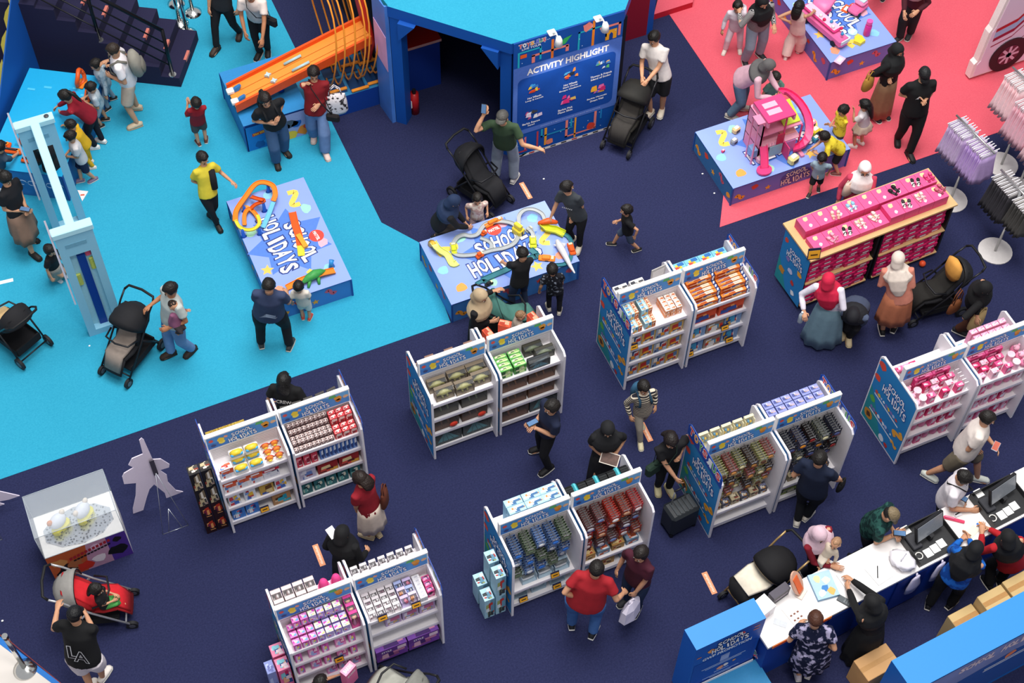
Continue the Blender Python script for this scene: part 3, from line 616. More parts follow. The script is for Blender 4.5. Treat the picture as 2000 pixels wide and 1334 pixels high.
# things people carry
def backpack(p, label, c='#7d7a72', c2='#55534d', s=1.0):
    k = p['k']*s; N, u, r, f = p['N'], p['u'], p['r'], p['f']; e = -f; c0 = N-u*.22*p['k']+e*.22*p['k']
    t = thing('backpack', label, 'backpack', c0-u*.2*k); O = t.location
    b = MB(); b.loft([c0-u*.21*k-O, c0-u*.16*k-O, c0+u*.05*k-O, c0+u*.17*k-O, c0+u*.2*k-O], [(.12*k, .07*k), (.155*k, .095*k), (.15*k, .09*k), (.11*k, .065*k), (.04*k, .03*k)], cloth(c), 14, side=r); b.build('pack', t)
    b = MB(); q = c0+e*.08*k-u*.08*k; b.loft([q-u*.09*k-O, q-u*.05*k-O, q+u*.07*k-O, q+u*.09*k-O], [(.09*k, .03*k), (.11*k, .04*k), (.105*k, .035*k), (.06*k, .02*k)], cloth(c2), 12, side=r); b.build('pocket', t)
    for s_ in (-1, 1):
        b = MB(); x = r*s_*.09*p['k']; pk = p['k']
        pts = [N+x-u*.08*pk-f*.13*pk, N+x*1.05+u*.01*pk-f*.02*pk, N+x*1.1-u*.06*pk+f*.12*pk, N+x*1.2-u*.2*pk+f*.145*pk, N+x*1.7-u*.3*pk+f*.05*pk]
        b.loft([a-O for a in pts], [(.022*k, .009*k)]*5, cloth(c2), 6, side=r); b.build('strap', t)
    return t
def bag(label, at, size, c, rz=0, strap=None, cat='bag', name='handbag', c2=None, taper=.85, hl=.12):
    """soft bag hanging with its top centre at 'at'"""
    w, d, h = size; t = thing(name, label, cat, V(at)-V((0, 0, h)), rz); c2 = c2 or c
    b = MB(); b.loft([(0, 0, 0), (0, 0, h*.12), (0, 0, h*.6), (0, 0, h*.97), (0, 0, h)], [(w*.42, d*.4), (w*.5, d*.5), (w*.48, d*.45), (w*.5*taper, d*.3), (w*.5*taper, d*.12)], cloth(c), 14, side=(1, 0, 0)); b.build('bag_body', t)
    for s in (-1, 1):
        q = MB(); q.tube([(x*w*.28, s*d*.15, h*.95+z*hl) for x, z in ((-1, 0), (-.8, .6), (0, 1), (.8, .6), (1, 0))], .008, cloth(c2), 6); q.build('handle', t)
    return t
def crossbody(p, label, c, size=(.22, .09, .16), side=1, front=.3, name='shoulder_bag'):
    """bag on a strap that runs over the other shoulder"""
    k = p['k']; N, u, r, f = p['N'], p['u'], p['r'], p['f']
    a = N-u*.42*k+r*(side*.24*k)+f*front*.25*k; w, d, h = size
    t = thing(name, label, 'bag', a-V((0, 0, h))); O = t.location
    b = MB(); ry = ang(f)-PI/2; b.T = MX.Rotation(ry+.4*side, 4, 'Z')
    b.box((-w/2, -d/2, 0), (w/2, d/2, h), cloth(c), bev=.025); b.build('bag_body', t)
    b = MB(); sh = N-r*side*.09*k+u*.005
    pts = [a-V((0, 0, .02)), a.lerp(sh, .5)+f*.16*k, N-u*.05*k-r*side*.06*k+f*.12*k, sh+u*.035*k, N-u*.08*k-r*side*.05*k-f*.13*k, a.lerp(N-u*.1*k, .5)-f*.16*k, a-V((0, 0, .03))-f*.02]
    b.loft([q-O for q in pts], [(.012, .005)]*7, cloth(c), 6, side=u); b.build('strap', t)
    return t
def phone(label, p, d=None, c='#15171c', screen='#5d7fa8', size=(.075, .15)):
    """p world point, lying in the hand"""
    t = thing('mobile_phone', label, 'phone', p, 0); d = (d or V((0, 1, 0))).normalized()
    x = V((d.y, -d.x, 0)).normalized(); n = (V((0, 0, 1))-d*d.z).normalized(); x = d.cross(n).normalized()
    T = MX(((x.x, d.x, n.x, 0), (x.y, d.y, n.y, 0), (x.z, d.z, n.z, 0), (0, 0, 0, 1)))
    b = MB(); b.T = T; w, h = size; b.box((-w/2, -h/2, 0), (w/2, h/2, .011), c, bev=.004); b.build('case', t)
    b = MB(); b.T = T; b.box((-w/2+.005, -h/2+.006, .0112), (w/2-.005, h/2-.006, .0125), mat(screen, .15)); b.build('screen', t)
    return t
def on_back(p, s, w, h, c, down=.22, front=False, off=.17, name='print', outline=None, bold=.03):
    N, u, r, f, k, O = p['N'], p['u'], p['r'], p['f'], p['k'], p['O']; sg = 1 if front else -1
    o = N-u*down*k+f*(sg*off*k)-O; b = MB(); b.text(s, w, h, c, T=plane_T(o, r*(-sg) if front else r, u), bold=bold, outline=outline); return b.build(name, p['root'])

def mark(p, x, down, w, c='#e8e8ea', off=.165):
    """small leaping logo mark on the chest"""
    N, u, r, f, k, O = p['N'], p['u'], p['r'], p['f'], p['k'], p['O']; b = MB()
    b.add([(a*w, e*w, 0) for a, e in ((-.5, -.3), (-.1, .05), (.3, .5), (.5, .4), (.2, .05), (.1, -.4), (-.05, -.1))], [tuple(range(6, -1, -1))], c, T=plane_T(N-u*down*k+f*off*k+r*x-O, -r, u)); return b.build('logo', p['root'])
# ------------------------------------------------------------------ shop gondolas
GW, GD, GH = .92, .88, 1.43
WP = mat('#eeeaf0', .45, var=.04, scale=6); SHELFM = mat('#f0ecee', .5, var=.05, scale=20); PANB = mat('#2b84c4', .5, var=.12, scale=2.2); TEAL = mat('#2a8f96', .5, var=.15, scale=3)
def fun(m, s, w, h, c, T, outline=None, seed=0, bold=.02, ow=.05, lift=0):
    """playful lettering: each letter tilted and lifted a little"""
    n = len(s); q = random.Random(seed+n); cw = w/n
    for i, ch in enumerate(s):
        if ch == ' ': continue
        g_ = text_geo(ch, bold); hh_ = h*q.uniform(.85, 1.08)
        m.text(ch, min(cw*.9, hh_*g_[2]/max(g_[3], .01)*1.05), hh_, c, T=T @ TR((i+.5)*cw-w/2, q.uniform(-.1, .1)*h, 0, q.uniform(-.15, .15)), bold=bold, outline=outline, ow=ow, lift=lift)
def school_logo(m, w, T, outline='#2a4fae', c='#ffffff', one=False, back=None, lift=.004):
    if back: m.add([(x*w*.56, y*w*.3, lift-.001) for x, y in blob(0, 0, 1, 14, .28, 4)], [tuple(range(14))], back, T=T)
    if one:
        fun(m, 'SCHOOL', w*.5, w*.15, c, T @ TR(-w*.24, w*.03, 0), outline, 1, lift=lift); fun(m, 'HOLIDAYS', w*.56, w*.15, c, T @ TR(w*.24, -w*.06, 0), outline, 2, lift=lift+.001)
    else:
        fun(m, 'SCHOOL', w*.74, w*.24, c, T @ TR(0, w*.15, 0, .06), outline, 1, lift=lift); fun(m, 'HOLIDAYS', w, w*.26, c, T @ TR(0, -w*.13, 0, .06), outline, 2, lift=lift+.001)
def squig(m, x, y, r, c, T, a=0, lift=.003, t=.35):
    pts = [(-1, .2), (-.55, .75), (0, .1), (.5, -.55), (1, 0)]; n = 12; out = []; inn = []
    for i in range(n+1):
        u = i/n*4; k = min(3, int(u)); f = u-k; px = pts[k][0]+(pts[k+1][0]-pts[k][0])*f; py = math.sin((i/n)*PI*2)*.7; dy = math.cos((i/n)*PI*2)*.7*PI/1; L = math.hypot(1, dy); nx, ny = -dy/L, 1/L
        out.append((px+nx*t, py+ny*t)); inn.append((px-nx*t, py-ny*t))
    ca, sa = math.cos(a), math.sin(a)
    vs = [(x+r*(u*ca-v*sa), y+r*(u*sa+v*ca), lift) for u, v in out+inn]
    m.add(vs, [(i+1, i, n+1+i, n+2+i) for i in range(n)], c, T=T)
def shape(m, pts, c, T, lift=.003): m.add([(x, y, lift) for x, y in pts], [tuple(range(len(pts)))], c, T=T)
def panel_print():
    m = MB(); T = plane_T((-.0015, GD, 0), (0, -1, 0), (0, 0, 1))
    shape(m, [(.02, .03), (GD-.02, .03), (GD-.02, GH-.07), (GD-.08, GH-.02), (.08, GH-.02), (.02, GH-.07)], PANB, T, .0)
    shape(m, [(.02, .03), (.52, .03), (.3, .35), (.14, .62), (.02, .75)], TEAL, T, .001)
    school_logo(m, .55, T @ TR(.5, 1.05, .001, -.05))
    for x, y, r, c in ((.1, 1.28, .09, '#e2503c'), (.08, 1.0, .08, '#e2503c'), (.12, .55, .07, '#63b04c')): shape(m, blob(x, y, r, 9, .4, int(x*77)), c, T, .002)
    squig(m, .74, .55, .1, '#f0a83a', T, 1.3); squig(m, .74, .3, .06, '#f0a83a', T, .3)
    for z in (.7, .35):
        shape(m, [(.12, z), (.7, z-.02), (.7, z-.045), (.12, z-.025)], '#e9eef6', T, .003); q = random.Random(int(z*100))
        for i in range(9): shape(m, blob(.15+i*.06, z+.05, q.uniform(.025, .05), 7, .5, i), q.choice(('#b8c4e6', '#8a7ab8', '#d05048', '#e6c048', '#4f6fb0', '#f0f0f4')), T, .004+i*.0003)
    shape(m, blob(.14, .2, .1, 12, .15, 9), '#c88a30', T, .003); shape(m, blob(.14, .2, .06, 10, .4, 3), '#5a3a1c', T, .004); shape(m, blob(.5, .12, .07, 10, .2, 5), '#e8ecf0', T, .003); shape(m, blob(.62, .1, .05, 10, .3, 6), '#c83c34', T, .003)
    return m.mesh('panel_print')
def toys_word(m, w, h, T):
    cs = (('T', '#e8323c'), ('O', '#f39a1e'), ('Y', '#3aa84c'), ('S', '#e8323c'), ('R', '#f2f4fc'), ('U', '#3aa84c'), ('S', '#e8323c')); n = len(cs); cw = w/n
    for i, (ch, c) in enumerate(cs): m.text(ch, cw*.8*(-1 if ch == 'R' else 1), h, c, T=T @ TR((i+.5)*cw-w/2, (i % 2)*h*.08, 0, ((i % 3)-1)*.06), bold=.03, outline='#ffffff', ow=.05)
def strip_mesh():
    m = MB(); T0 = plane_T((0, 0, 0), (0, 1, 0), (0, 0, 1)); m.prism([(0, GH-.13), (0, GH+.07), (.05, GH+.13), (GD-.05, GH+.13), (GD, GH+.07), (GD, GH-.13)], -.004, .004, mat('#1c49a8', .4), T=T0)
    for T in (plane_T((-.006, GD/2, GH+.02), (0, -1, 0), (0, 0, 1)), plane_T((.006, GD/2, GH+.02), (0, 1, 0), (0, 0, 1))): toys_word(m, GD*.92, .15, T)
    return m.mesh('sign_strip')
def header_print():
    m = MB(); T = plane_T((GW/2, GD/2-.032, GH+.145), (1, 0, 0), (0, 0, 1)); w, h = GW*.96, .24
    shape(m, [(-w/2, -h/2), (w/2, -h/2), (w/2, h/2), (-w/2, h/2)], '#4c93d8', T, 0); shape(m, [(-w/2, -h/2), (w*.1, -h/2), (-w*.1, -h*.2), (-w/2, -.0)], '#3d7bc8', T, .0007)
    shape(m, [(w*.12, h/2), (w*.5, h/2), (w*.5, 0), (w*.3, h*.2)], '#6fb4e8', T, .0007); shape(m, [(w*.2, h*.3), (w*.33, h*.2), (w*.3, h/2), (w*.22, h/2)], '#5cb46a', T, .001)
    school_logo(m, .36, T, lift=.002)
    for x, y, r, c in ((-.39, .05, .035, '#e0524c'), (-.27, .02, .06, '#f3cf3c'), (-.26, -.03, .05, '#f6e05a'), (-.37, -.06, .04, '#3a4a80'), (.3, .03, .06, '#eaa03a'), (.3, -.02, .045, '#c87a28'), (.4, .02, .04, '#e8b890'), (-.2, .06, .03, '#f0a080')): shape(m, blob(x, y, r, 10, .35, int(x*99)), c, T, .002+abs(x)*.002)
    return m.mesh('header_print')
PPRINT, STRIP, HPRINT = panel_print(), strip_mesh(), header_print()
def pan_mesh():
    m = MB(); T0 = plane_T((0, 0, 0), (0, 1, 0), (0, 0, 1)); m.prism([(0, .0), (0, GH-.06), (.05, GH), (GD-.05, GH), (GD, GH-.06), (GD, 0)], 0, .028, WP, T=T0); return m.mesh('end_panel')
PAN = pan_mesh()
def shelf_mesh(y0, y1):
    m = MB(); m.box((.03, y0, -.03), (GW-.03, y1, 0), SHELFM); return m.mesh('shelf')
SHF, SHB = shelf_mesh(.1, .43), shelf_mesh(.45, .80)
def rail_mesh():
    m = MB(); m.box((.03, .09, -.05), (GW-.03, .1, .012), WP); m.box((.04, .0885, -.035), (GW-.04, .09, -.008), '#d9d3df'); return m.mesh('price_rail')
RAIL = rail_mesh()
def misc():
    a = MB(); a.box((.03, .43, .1), (GW-.03, .45, GH), SHELFM); 
    for i in range(6): a.box((.05, .4285, 1.19+i*.035), (GW-.05, .43, 1.2+i*.035), '#c9c2c4')
    b = MB(); b.box((.0, GD/2-.03, GH), (GW, GD/2+.03, GH+.29), mat('#fbfafa', .4, var=0), bev=.006)
    c = MB(); c.cyl((0, 0, 0), .035, .03, '#3a3a40', 10, T=MX.Translation((-.015, 0, .035)) @ MX.Rotation(PI/2, 4, 'Y')); c.box((-.018, -.02, .045), (.018, .02, .09), STEEL)
    d = MB(); d.box((.03, .1, .06), (GW-.03, GD-.1, .1), SHELFM); d.box((.03, .09, .04), (GW-.03, .1, .115), WP)
    return a.mesh('back_panel'), b.mesh('header_board'), c.mesh('castor'), d.mesh('base_deck')
BACKP, HEAD, CAST, BASE = misc()
GROUP_G = 'white two-sided shop shelf units'
def gondola(x, y, label, shelves=(1.15, .80, .46), left='print', right='plain', strip_l=False, strip_r=False, back=(1.15,)):
    t = thing('shop_shelf', label, 'shelf', (x, y, 0), 0, GROUP_G)
    for i, (px, kind, st) in enumerate(((0, left, strip_l), (GW-.028, right, strip_r))):
        e = obj('end_panel', PAN, t, (px, 0, 0))
        if kind == 'print': obj('panel_print', PPRINT, e)
        if st: obj('sign_strip', STRIP, e, (-.006 if i == 0 else .034, 0, 0))
    obj('back_panel', BACKP, t); h = obj('header_board', HEAD, t); obj('header_print', HPRINT, h); obj('base_deck', BASE, t)
    for z in shelves: s = obj('shelf', SHF, t, (0, 0, z)); obj('price_rail', RAIL, s)
    for z in back: obj('shelf', SHB, t, (0, 0, z))
    for cx in (.08, GW-.08):
        for cy in (.14, GD-.14): obj('castor', CAST, t, (cx, cy, 0))
    return t
# ---------------------------- goods
def carton(w, d, h, base, cols, seed=1, top=None, head=None, n=8):
    """printed cardboard box standing on its base, origin at front-left-bottom"""
    m = MB(); m.box((0, 0, 0), (w, d, h), base, top=top or base); q = random.Random(seed)
    TF = plane_T((0, -.0008, 0), (1, 0, 0), (0, 0, 1)); TT = plane_T((0, 0, h+.0008), (1, 0, 0), (0, 1, 0))
    for T, H in ((TF, h), (TT, d)):
        for i in range(n):
            c = cols[i % len(cols)]; x, y = q.uniform(.04, .6)*w, q.uniform(.04, .6)*H; a, e = q.uniform(.22, .5)*w, q.uniform(.18, .45)*H
            shape(m, [(min(x, w*.97), y), (min(x+a, w*.97), y+q.uniform(-.03, .03)*H), (min(x+a*.9, w*.97), min(y+e, H*.97)), (x+.02*w, min(y+e*.9, H*.97))], c, T, .0004*i)
    if head: shape(m, [(0, h*.74), (w, h*.74), (w, h), (0, h)], head, TF, .003); shape(m, [(.1*w, h*.8), (.75*w, h*.8), (.75*w, h*.93), (.1*w, h*.93)], '#f6f2f2', TF, .0035)
    return m.mesh('carton')
def window_box(w, d, h, base, toy, toy2, seed=1, kind='lump'):
    """open-front box with a toy behind a clear window"""
    m = MB(); t = .006
    m.box((0, d-t, 0), (w, d, h), base); m.box((0, 0, 0), (w, d, t), base); m.box((0, 0, 0), (t, d, h*.9), base); m.box((w-t, 0, 0), (w, d, h*.9), base); m.box((0, d*.55, h-t), (w, d, h), base)
    q = random.Random(seed); ty = mat(toy, .5, var=.3, scale=40)
    if kind == 'dino':
        pts = [(w*(.1+.8*i/6), d*.5, h*(.25+.35*math.sin(PI*(i+.6)/7))) for i in range(7)]; m.loft(pts, [h*.05, h*.12, h*.22, h*.25, h*.2, h*.11, h*.07], ty, 8, rnd_end=True)
        for i in (2, 4):
            for s in (-1, 1): m.loft([(pts[i][0], d*.5, h*.4), (pts[i][0]+.01, d*(.5+s*.2), h*.05)], [h*.1, h*.07], ty, 6)
        for i in range(2, 6): m.loft([pts[i], (pts[i][0], d*.5, pts[i][2]+h*.26)], [h*.07, h*.01], mat(toy2, .5), 4)
    elif kind == 'wing':
        m.loft([(w*.1, d*.5, h*.2), (w*.5, d*.5, h*.45), (w*.9, d*.5, h*.7)], [h*.06, h*.16, h*.05], ty, 8, rnd_end=True)
        for s in (0, 1):
            for i in range(4): m.add([(w*.5, d*.45, h*.5), (w*(.15+.2*i), d*.1, h*(.08 if not s else .85)), (w*(.33+.2*i), d*.1, h*(.08 if not s else .85))], [(0, 1, 2), (2, 1, 0)], mat(toy2, .5, var=.3))
    elif kind == 'car':
        for i in range(2): m.loft([(w*.15, d*.5, h*(.25+.4*i)), (w*.45, d*.5, h*(.28+.4*i)), (w*.85, d*.5, h*(.24+.4*i))], [(d*.2, h*.09), (d*.25, h*.15), (d*.18, h*.08)], ty if i else mat(toy2, .4), 8, side=(0, 1, 0), rnd_end=True)
    elif kind == 'doll':
        m.ball((w*.5, d*.5, h*.75), h*.12, '#e0b090'); m.ball((w*.5, d*.62, h*.78), (h*.13, h*.1, h*.13), toy2); m.loft([(w*.5, d*.5, h*.66), (w*.5, d*.5, h*.45), (w*.5, d*.5, h*.08)], [w*.14, w*.1, w*.3], ty, 8)
    else:
        for i in range(5): m.ball((w*q.uniform(.2, .8), d*.5, h*q.uniform(.2, .75)), (w*q.uniform(.1, .18), d*.3, h*q.uniform(.08, .18)), ty if i % 2 else mat(toy2, .5, var=.3), 7, 5)
    m.quad((t, .002, t), (w-t, .002, t), (w-t, .002, h*.9), (t, .002, h*.9), CLEAR); m.quad((t, .002, h*.93), (w-t, .002, h*.93), (w-t, d*.55, h*.97), (t, d*.55, h*.97), CLEAR)
    return m.mesh('window_box')
def card(w, h, base, cols, seed=1):
    """blister card hanging from a peg, origin at top centre"""
    m = MB(); m.box((-w/2, -.002, -h), (w/2, .002, 0), base); q = random.Random(seed); T = plane_T((-w/2, -.003, -h), (1, 0, 0), (0, 0, 1))
    shape(m, [(0, h*.72), (w, h*.72), (w, h), (0, h)], cols[0], T, .0); shape(m, [(w*.15, h*.78), (w*.8, h*.8), (w*.8, h*.92), (w*.15, h*.9)], '#f4f2f0', T, .0006)
    m.ball((0, -.01, -h*.58), (w*.36, .012, h*.2), mat(cols[1], .35, var=.25), 8, 5)
    shape(m, [(w*.05, h*.03), (w*.95, h*.03), (w*.95, h*.2), (w*.05, h*.16)], cols[2 % len(cols)], T, .0005)
    return m.mesh('blister_card')
def tub(r, h, c, lid, seed=1):
    m = MB(); m.loft([(0, 0, 0), (0, 0, h*.1), (0, 0, h*.75), (0, 0, h*.8)], [r*.85, r, r, r*.8], mat(c, .35, var=.25), 12, cap=True); m.cyl((0, 0, h*.8), r*.85, h*.2, lid, 12); return m.mesh('tub')
def pouch(w, h, c, c2):
    m = MB(); m.loft([(0, 0, 0), (0, 0, h*.1), (0, 0, h*.5), (0, 0, h*.92), (0, 0, h)], [(w*.46, .028), (w*.5, .034), (w*.5, .03), (w*.48, .008), (w*.48, .003)], mat(c, .4, var=.3), 12, side=(1, 0, 0)); m.loft([(0, -.012, h*.3), (0, -.014, h*.45), (0, -.008, h*.6)], [(w*.2, .026), (w*.3, .028), (w*.2, .026)], mat(c2, .4), 10, side=(1, 0, 0)); return m.mesh('pouch')
def put(me, name, label, cat, x, y, z, rz=0, group=None, tilt=0):
    o = obj(name, me, None, (x, y, z), rz)
    for yy in (9.93, 7.45):      # goods on the far side are stacked high
        if name not in ('shoe_box', 'capsule_toy', 'picture_book') and .455 < y-yy < .8 and 1.15 < z < 1.16:
            o.location.y += .07; h = max(v.co.z for v in me.vertices)
            if name != 'car_carton': o.scale.z = max(1, min(2.1, .27/h))
    if not tilt and not rz and any(abs(z-q) < .006 for q in (.802, .462, .102)) and name not in ('red_ring_toy', 'plush_toy', 'shoe_box'):
        h = max(v.co.z for v in me.vertices); o.scale.z = max(1, min(1.5, (.25+.02*math.sin(x*9))/h))
    if tilt: o.rotation_euler.x = tilt
    return tag(o, label, cat, group or label)
def grid(me, name, label, cat, G, x, y, z, nx, dx, ny=1, dy=0, nz=1, dz=0, ztop=None, jit=.003, skip=0, rz=0, seed=1):
    """rows of equal goods inside gondola G; y counts from the shelf front"""
    q = random.Random(seed)
    for k in range(nz):
        for j in range(ny):
            for i in range(nx):
                if skip and k == nz-1 and q.random() < skip: continue
                put(me, name, label, cat, G[0]+x+i*dx+q.uniform(-jit, jit), G[1]+y+j*dy, z+k*dz, rz)
def price(G, x, z, label, y=.075, w=.11, h=.085):
    t = thing('price_sign', label, 'price sign', (G[0]+x, G[1]+y, z), 0, label)
    obj('frame', PRF, t); obj('card_face', PRC, t)
_m = MB(); _m.T = MX.Rotation(-.35, 4, 'X'); _m.box((-.058, -.004, 0), (.058, .004, .095), '#23264a'); PRF = _m.mesh('frame')
_m = MB(); _m.T = MX.Rotation(-.35, 4, 'X'); _m.box((-.052, -.006, .006), (.052, -.004, .075), '#efab2c'); _m.box((-.03, -.0065, .032), (.034, -.006, .05), '#4a3410'); PRC = _m.mesh('card_face')
def pegs(G, cards, label, z_rows, xs, n, dy=.026, name='toy_card', seed=3, cat='toy'):
    """hooks with rows of hanging cards; every card its own thing"""
    q = random.Random(seed)
    for zi, z in enumerate(z_rows):
        for xi, x in enumerate(xs):
            me = cards[(xi+zi*2) % len(cards)]; h = thing('peg_hook', label[1], 'hook', (G[0]+x, G[1]+.428, z+.006), 0, label[1])
            obj('wire', HOOK, h); k = n-q.choice((0, 0, 1, 2))
            for i in range(k):
                put(me, name, label[0], cat, G[0]+x+q.uniform(-.004, .004), G[1]+.40-i*dy, z-.001+q.uniform(-.003, 0), q.uniform(-.05, .05), label[0], tilt=.0)
_m = MB(); _m.tube([(0, 0, 0), (0, -.29, 0), (0, -.305, .015)], .004, STEEL, 5); HOOK = _m.mesh('wire')
YA, YB = 9.93, 7.45
G1a, G1b, G2a, G2b, G3a, G3b = (.65, YA), (1.60, YA), (3.44, YA), (4.39, YA), (6.24, YA), (7.19, YA)
G7a, G7b, G6a, G6b, G5a, G5b, G4a, G4b = (.71, YB), (1.66, YB), (3.48, YB), (4.43, YB), (6.26, YB), (7.21, YB), (9.05, YB), (10.00, YB)
gondola(*G1a, 'white toy shelf with rainbow goggle packs, beside the black box towers', strip_l=True)
gondola(*G1b, 'white toy shelf stacked with small brown boxes, in front of the CREW woman', strip_r=True)
gondola(*G2a, 'white toy shelf with five olive dinosaur boxes on top', left='print')
gondola(*G2b, 'white toy shelf with bright green boxes on top, next to the man holding a phone', left='print')
gondola(*G3a, 'white toy shelf with pale blue and orange car boxes on top', strip_l=True)
gondola(*G3b, 'white toy shelf with long orange track boxes on top', strip_r=True)
gondola(*G4a, 'white toy shelf full of pink goods, nearer the blue printed end panel')
gondola(*G4b, 'white toy shelf full of pink goods, at the right edge of the picture')
gondola(*G5a, 'white peg shelf hung with many mixed card packs, beside the suitcase woman', shelves=(.42,), strip_l=True)
gondola(*G5b, 'white peg shelf of dark card packs, in front of the navy shirt man', shelves=(.42,), strip_r=True)
gondola(*G6a, 'white peg shelf of blue toy cars, beside pale blue boxes on the floor', shelves=(.45,))
gondola(*G6b, 'white peg shelf with five columns of red card packs', shelves=(.45,))
gondola(*G7a, 'white toy shelf of pink and purple boxes, beside tall pink boxes on the floor', strip_l=False)
gondola(*G7b, 'white toy shelf with clear pink packs and purple STYLE boxes at the bottom', strip_r=True)
def C(*a, **k): return carton(*a, **k)
# --- G1a
gog = MB(); gog.box((-.075, -.05, 0), (.075, .05, .06), '#f0ede8', bev=.01); gog.loft([(-.06, -.02, .085), (-.03, -.03, .1), (.03, -.03, .1), (.06, -.02, .085)], [(.02, .02), (.036, .032), (.036, .032), (.02, .02)], mat('#e7c83a', .35), 8); gog.loft([(-.05, -.05, .09), (.05, -.05, .09)], [.018, .018], mat('#4aa6dc', .3), 8, rnd_end=True); gog = gog.mesh('goggle_pack'); gog.transform(MX.Scale(1.2, 4))
grid(gog, 'goggle_pack', 'white pack with yellow and blue toy goggles on the top shelf', 'toy', G1a, .32, .17, 1.152, 2, .19, 2, .125, 1)
grid(gog, 'goggle_pack', 'white pack with yellow and blue toy goggles on the top shelf', 'toy', G1a, .32, .295, 1.318, 2, .19, 1, 0, 1)
rb = MB(); rb.box((-.045, -.03, 0), (.045, .03, .03), '#f3ece2'); rb.ball((0, 0, .065), (.05, .03, .05), mat('#ef8a3a', .35, var=.2), 10, 7); rb.ball((0, -.02, .05), (.03, .025, .025), mat('#f4d44a', .35), 8, 6)
for i, c in enumerate(('#e04a3c', '#4aa8dc', '#56b45a')): rb.tube(arc_pts(0, 0, .055-.011*i, 0, PI, 8, 0) and [(x, .01, y+.05) for x, y, z in arc_pts(0, 0, .062-.01*i, 0, PI, 8)], .006, c, 5)
rb = rb.mesh('rainbow_toy'); rb.transform(MX.Scale(.95, 4)); grid(rb, 'rainbow_toy', 'small orange toy with a rainbow arch on the top shelf', 'toy', G1a, .69, .15, 1.152, 2, .12, 3, .095)
sb = C(.17, .09, .21, '#f2eef0', ('#c84038', '#5a86c8', '#e0e4ec', '#d86848'), 4, head='#e0562c'); put(sb, 'toy_carton', 'white carton with an orange header at the left end of the rainbow shelf', 'box', G1a[0]+.05, G1a[1]+.12, 1.152)
for i in range(3): put(sb, 'toy_carton', 'white carton with an orange header standing on the second shelf', 'box', G1a[0]+.04+.172*i, G1a[1]+.12, .802)
rh = C(.21, .12, .22, '#ecebf2', ('#3a4468', '#20243c', '#c8ccdc', '#e4e6ee'), 6, head='#c9283a'); grid(rh, 'toy_carton', 'white carton with a red header and dark figures on the second shelf', 'box', G1a, .56, .12, .802, 1, .22)
mx = [C(.15, .14, .17, '#e9eef6', ('#3c6cc0', '#c83c48', '#f0c040', '#7aa0d8'), s) for s in (3, 8)]+[C(.18, .14, .15, '#c9a24a', ('#6a4420', '#e8d090', '#3a58a8'), 5)]
for i in range(4): put(mx[i % 3], 'toy_carton', 'mixed colour toy carton on the third shelf under the red headers', 'box', G1a[0]+.06+i*.205, G1a[1]+.12, .462)
bl = C(.17, .16, .2, '#3f7fcf', ('#e0485c', '#7cc0ea', '#f2f2f6', '#26408c'), 9); grid(bl, 'toy_carton', 'bright blue toy carton on the bottom shelf', 'box', G1a, .06, .12, .102, 2, .18)
pic = C(.24, .14, .27, '#b98a5c', ('#2aa0b8', '#e8c49a', '#5a3a24', '#38b4c8', '#d8d0c8'), 12, n=9); put(pic, 'toy_carton', 'large brown and teal picture carton on the bottom shelf', 'box', G1a[0]+.6, G1a[1]+.12, .102)
price(G1a, .47, .115, 'yellow price sign in front of the bright blue cartons')
ye = MB(); ye.box((0, 0, 0), (.5, .12, .16), patt('foil', '#a87c1c', '#e0c060', 60, .4)); ye = ye.mesh('display_carton'); put(ye, 'display_carton', 'long shimmering gold carton on the far side of the shelf', 'box', G1a[0]+.05, G1a[1]+.5, 1.152)
tw = C(.135, .13, .4, '#1d1a1c', ('#c8b890', '#7a6a54', '#e8e0d0', '#4a4440', '#8a3a2c'), 5, n=14); tb = C(.135, .13, .35, '#2a1218', ('#b8341c', '#7a2440', '#e8a060', '#20141c'), 6, n=12)
for i in range(2):
    for j in range(4):
        me, lb = ((tb, 'black and red action figure carton low in the tower by the shelf end'), (tw, 'tall black action figure carton high in the tower by the shelf end'))[j > 1]; put(me, 'figure_carton', lb, 'box', G1a[0]-.31+.145*i, G1a[1]+.12, .0+(.352*min(j, 2)+.402*max(0, j-2)) if j else 0.0)
# --- G1b
br = C(.052, .05, .062, '#7c5a5c', ('#e8dcd8', '#4a2c34', '#b89a94'), 3, top=mat('#c9b2ae', .4, var=.3)); 
for r in range(5): grid(br, 'mini_carton', 'small brown toy box in the stepped stack on the top shelf', 'box', G1b, .06, .12+.062*r, 1.152, 9, .058, 1, 0, (1, 2, 2, 3, 4)[r], .0635)
rd = C(.092, .06, .125, '#cf3a42', ('#f0e8e4', '#f4b0a8', '#8a1c28', '#f0d0c8'), 4); 
for r in range(4): grid(rd, 'red_pack', 'red toy pack at the right end of the stepped stack', 'box', G1b, .59, .12+.072*r, 1.152, 3, .098, 1, 0, 1+r//2, .127)
bp = C(.05, .12, .2, '#4a74c0', ('#dfe6f2', '#2a3f7c', '#7aa0dc'), 5); grid(bp, 'slim_carton', 'slim blue toy carton on the second shelf', 'box', G1b, .36, .12, .802, 9, .056)
rp = C(.085, .12, .18, '#d03a52', ('#f4d8dc', '#8c1c34', '#f09aa4'), 6); grid(rp, 'red_carton', 'crimson and white toy carton on the second shelf', 'box', G1b, .04, .12, .802, 3, .1)
rl = C(.27, .16, .17, '#9c1f22', ('#e0a83c', '#d8483c', '#5a0f14', '#f0d8a0'), 7, n=8); grid(rl, 'red_carton', 'dark red long toy carton on the third shelf', 'box', G1b, .3, .12, .462, 2, .285)
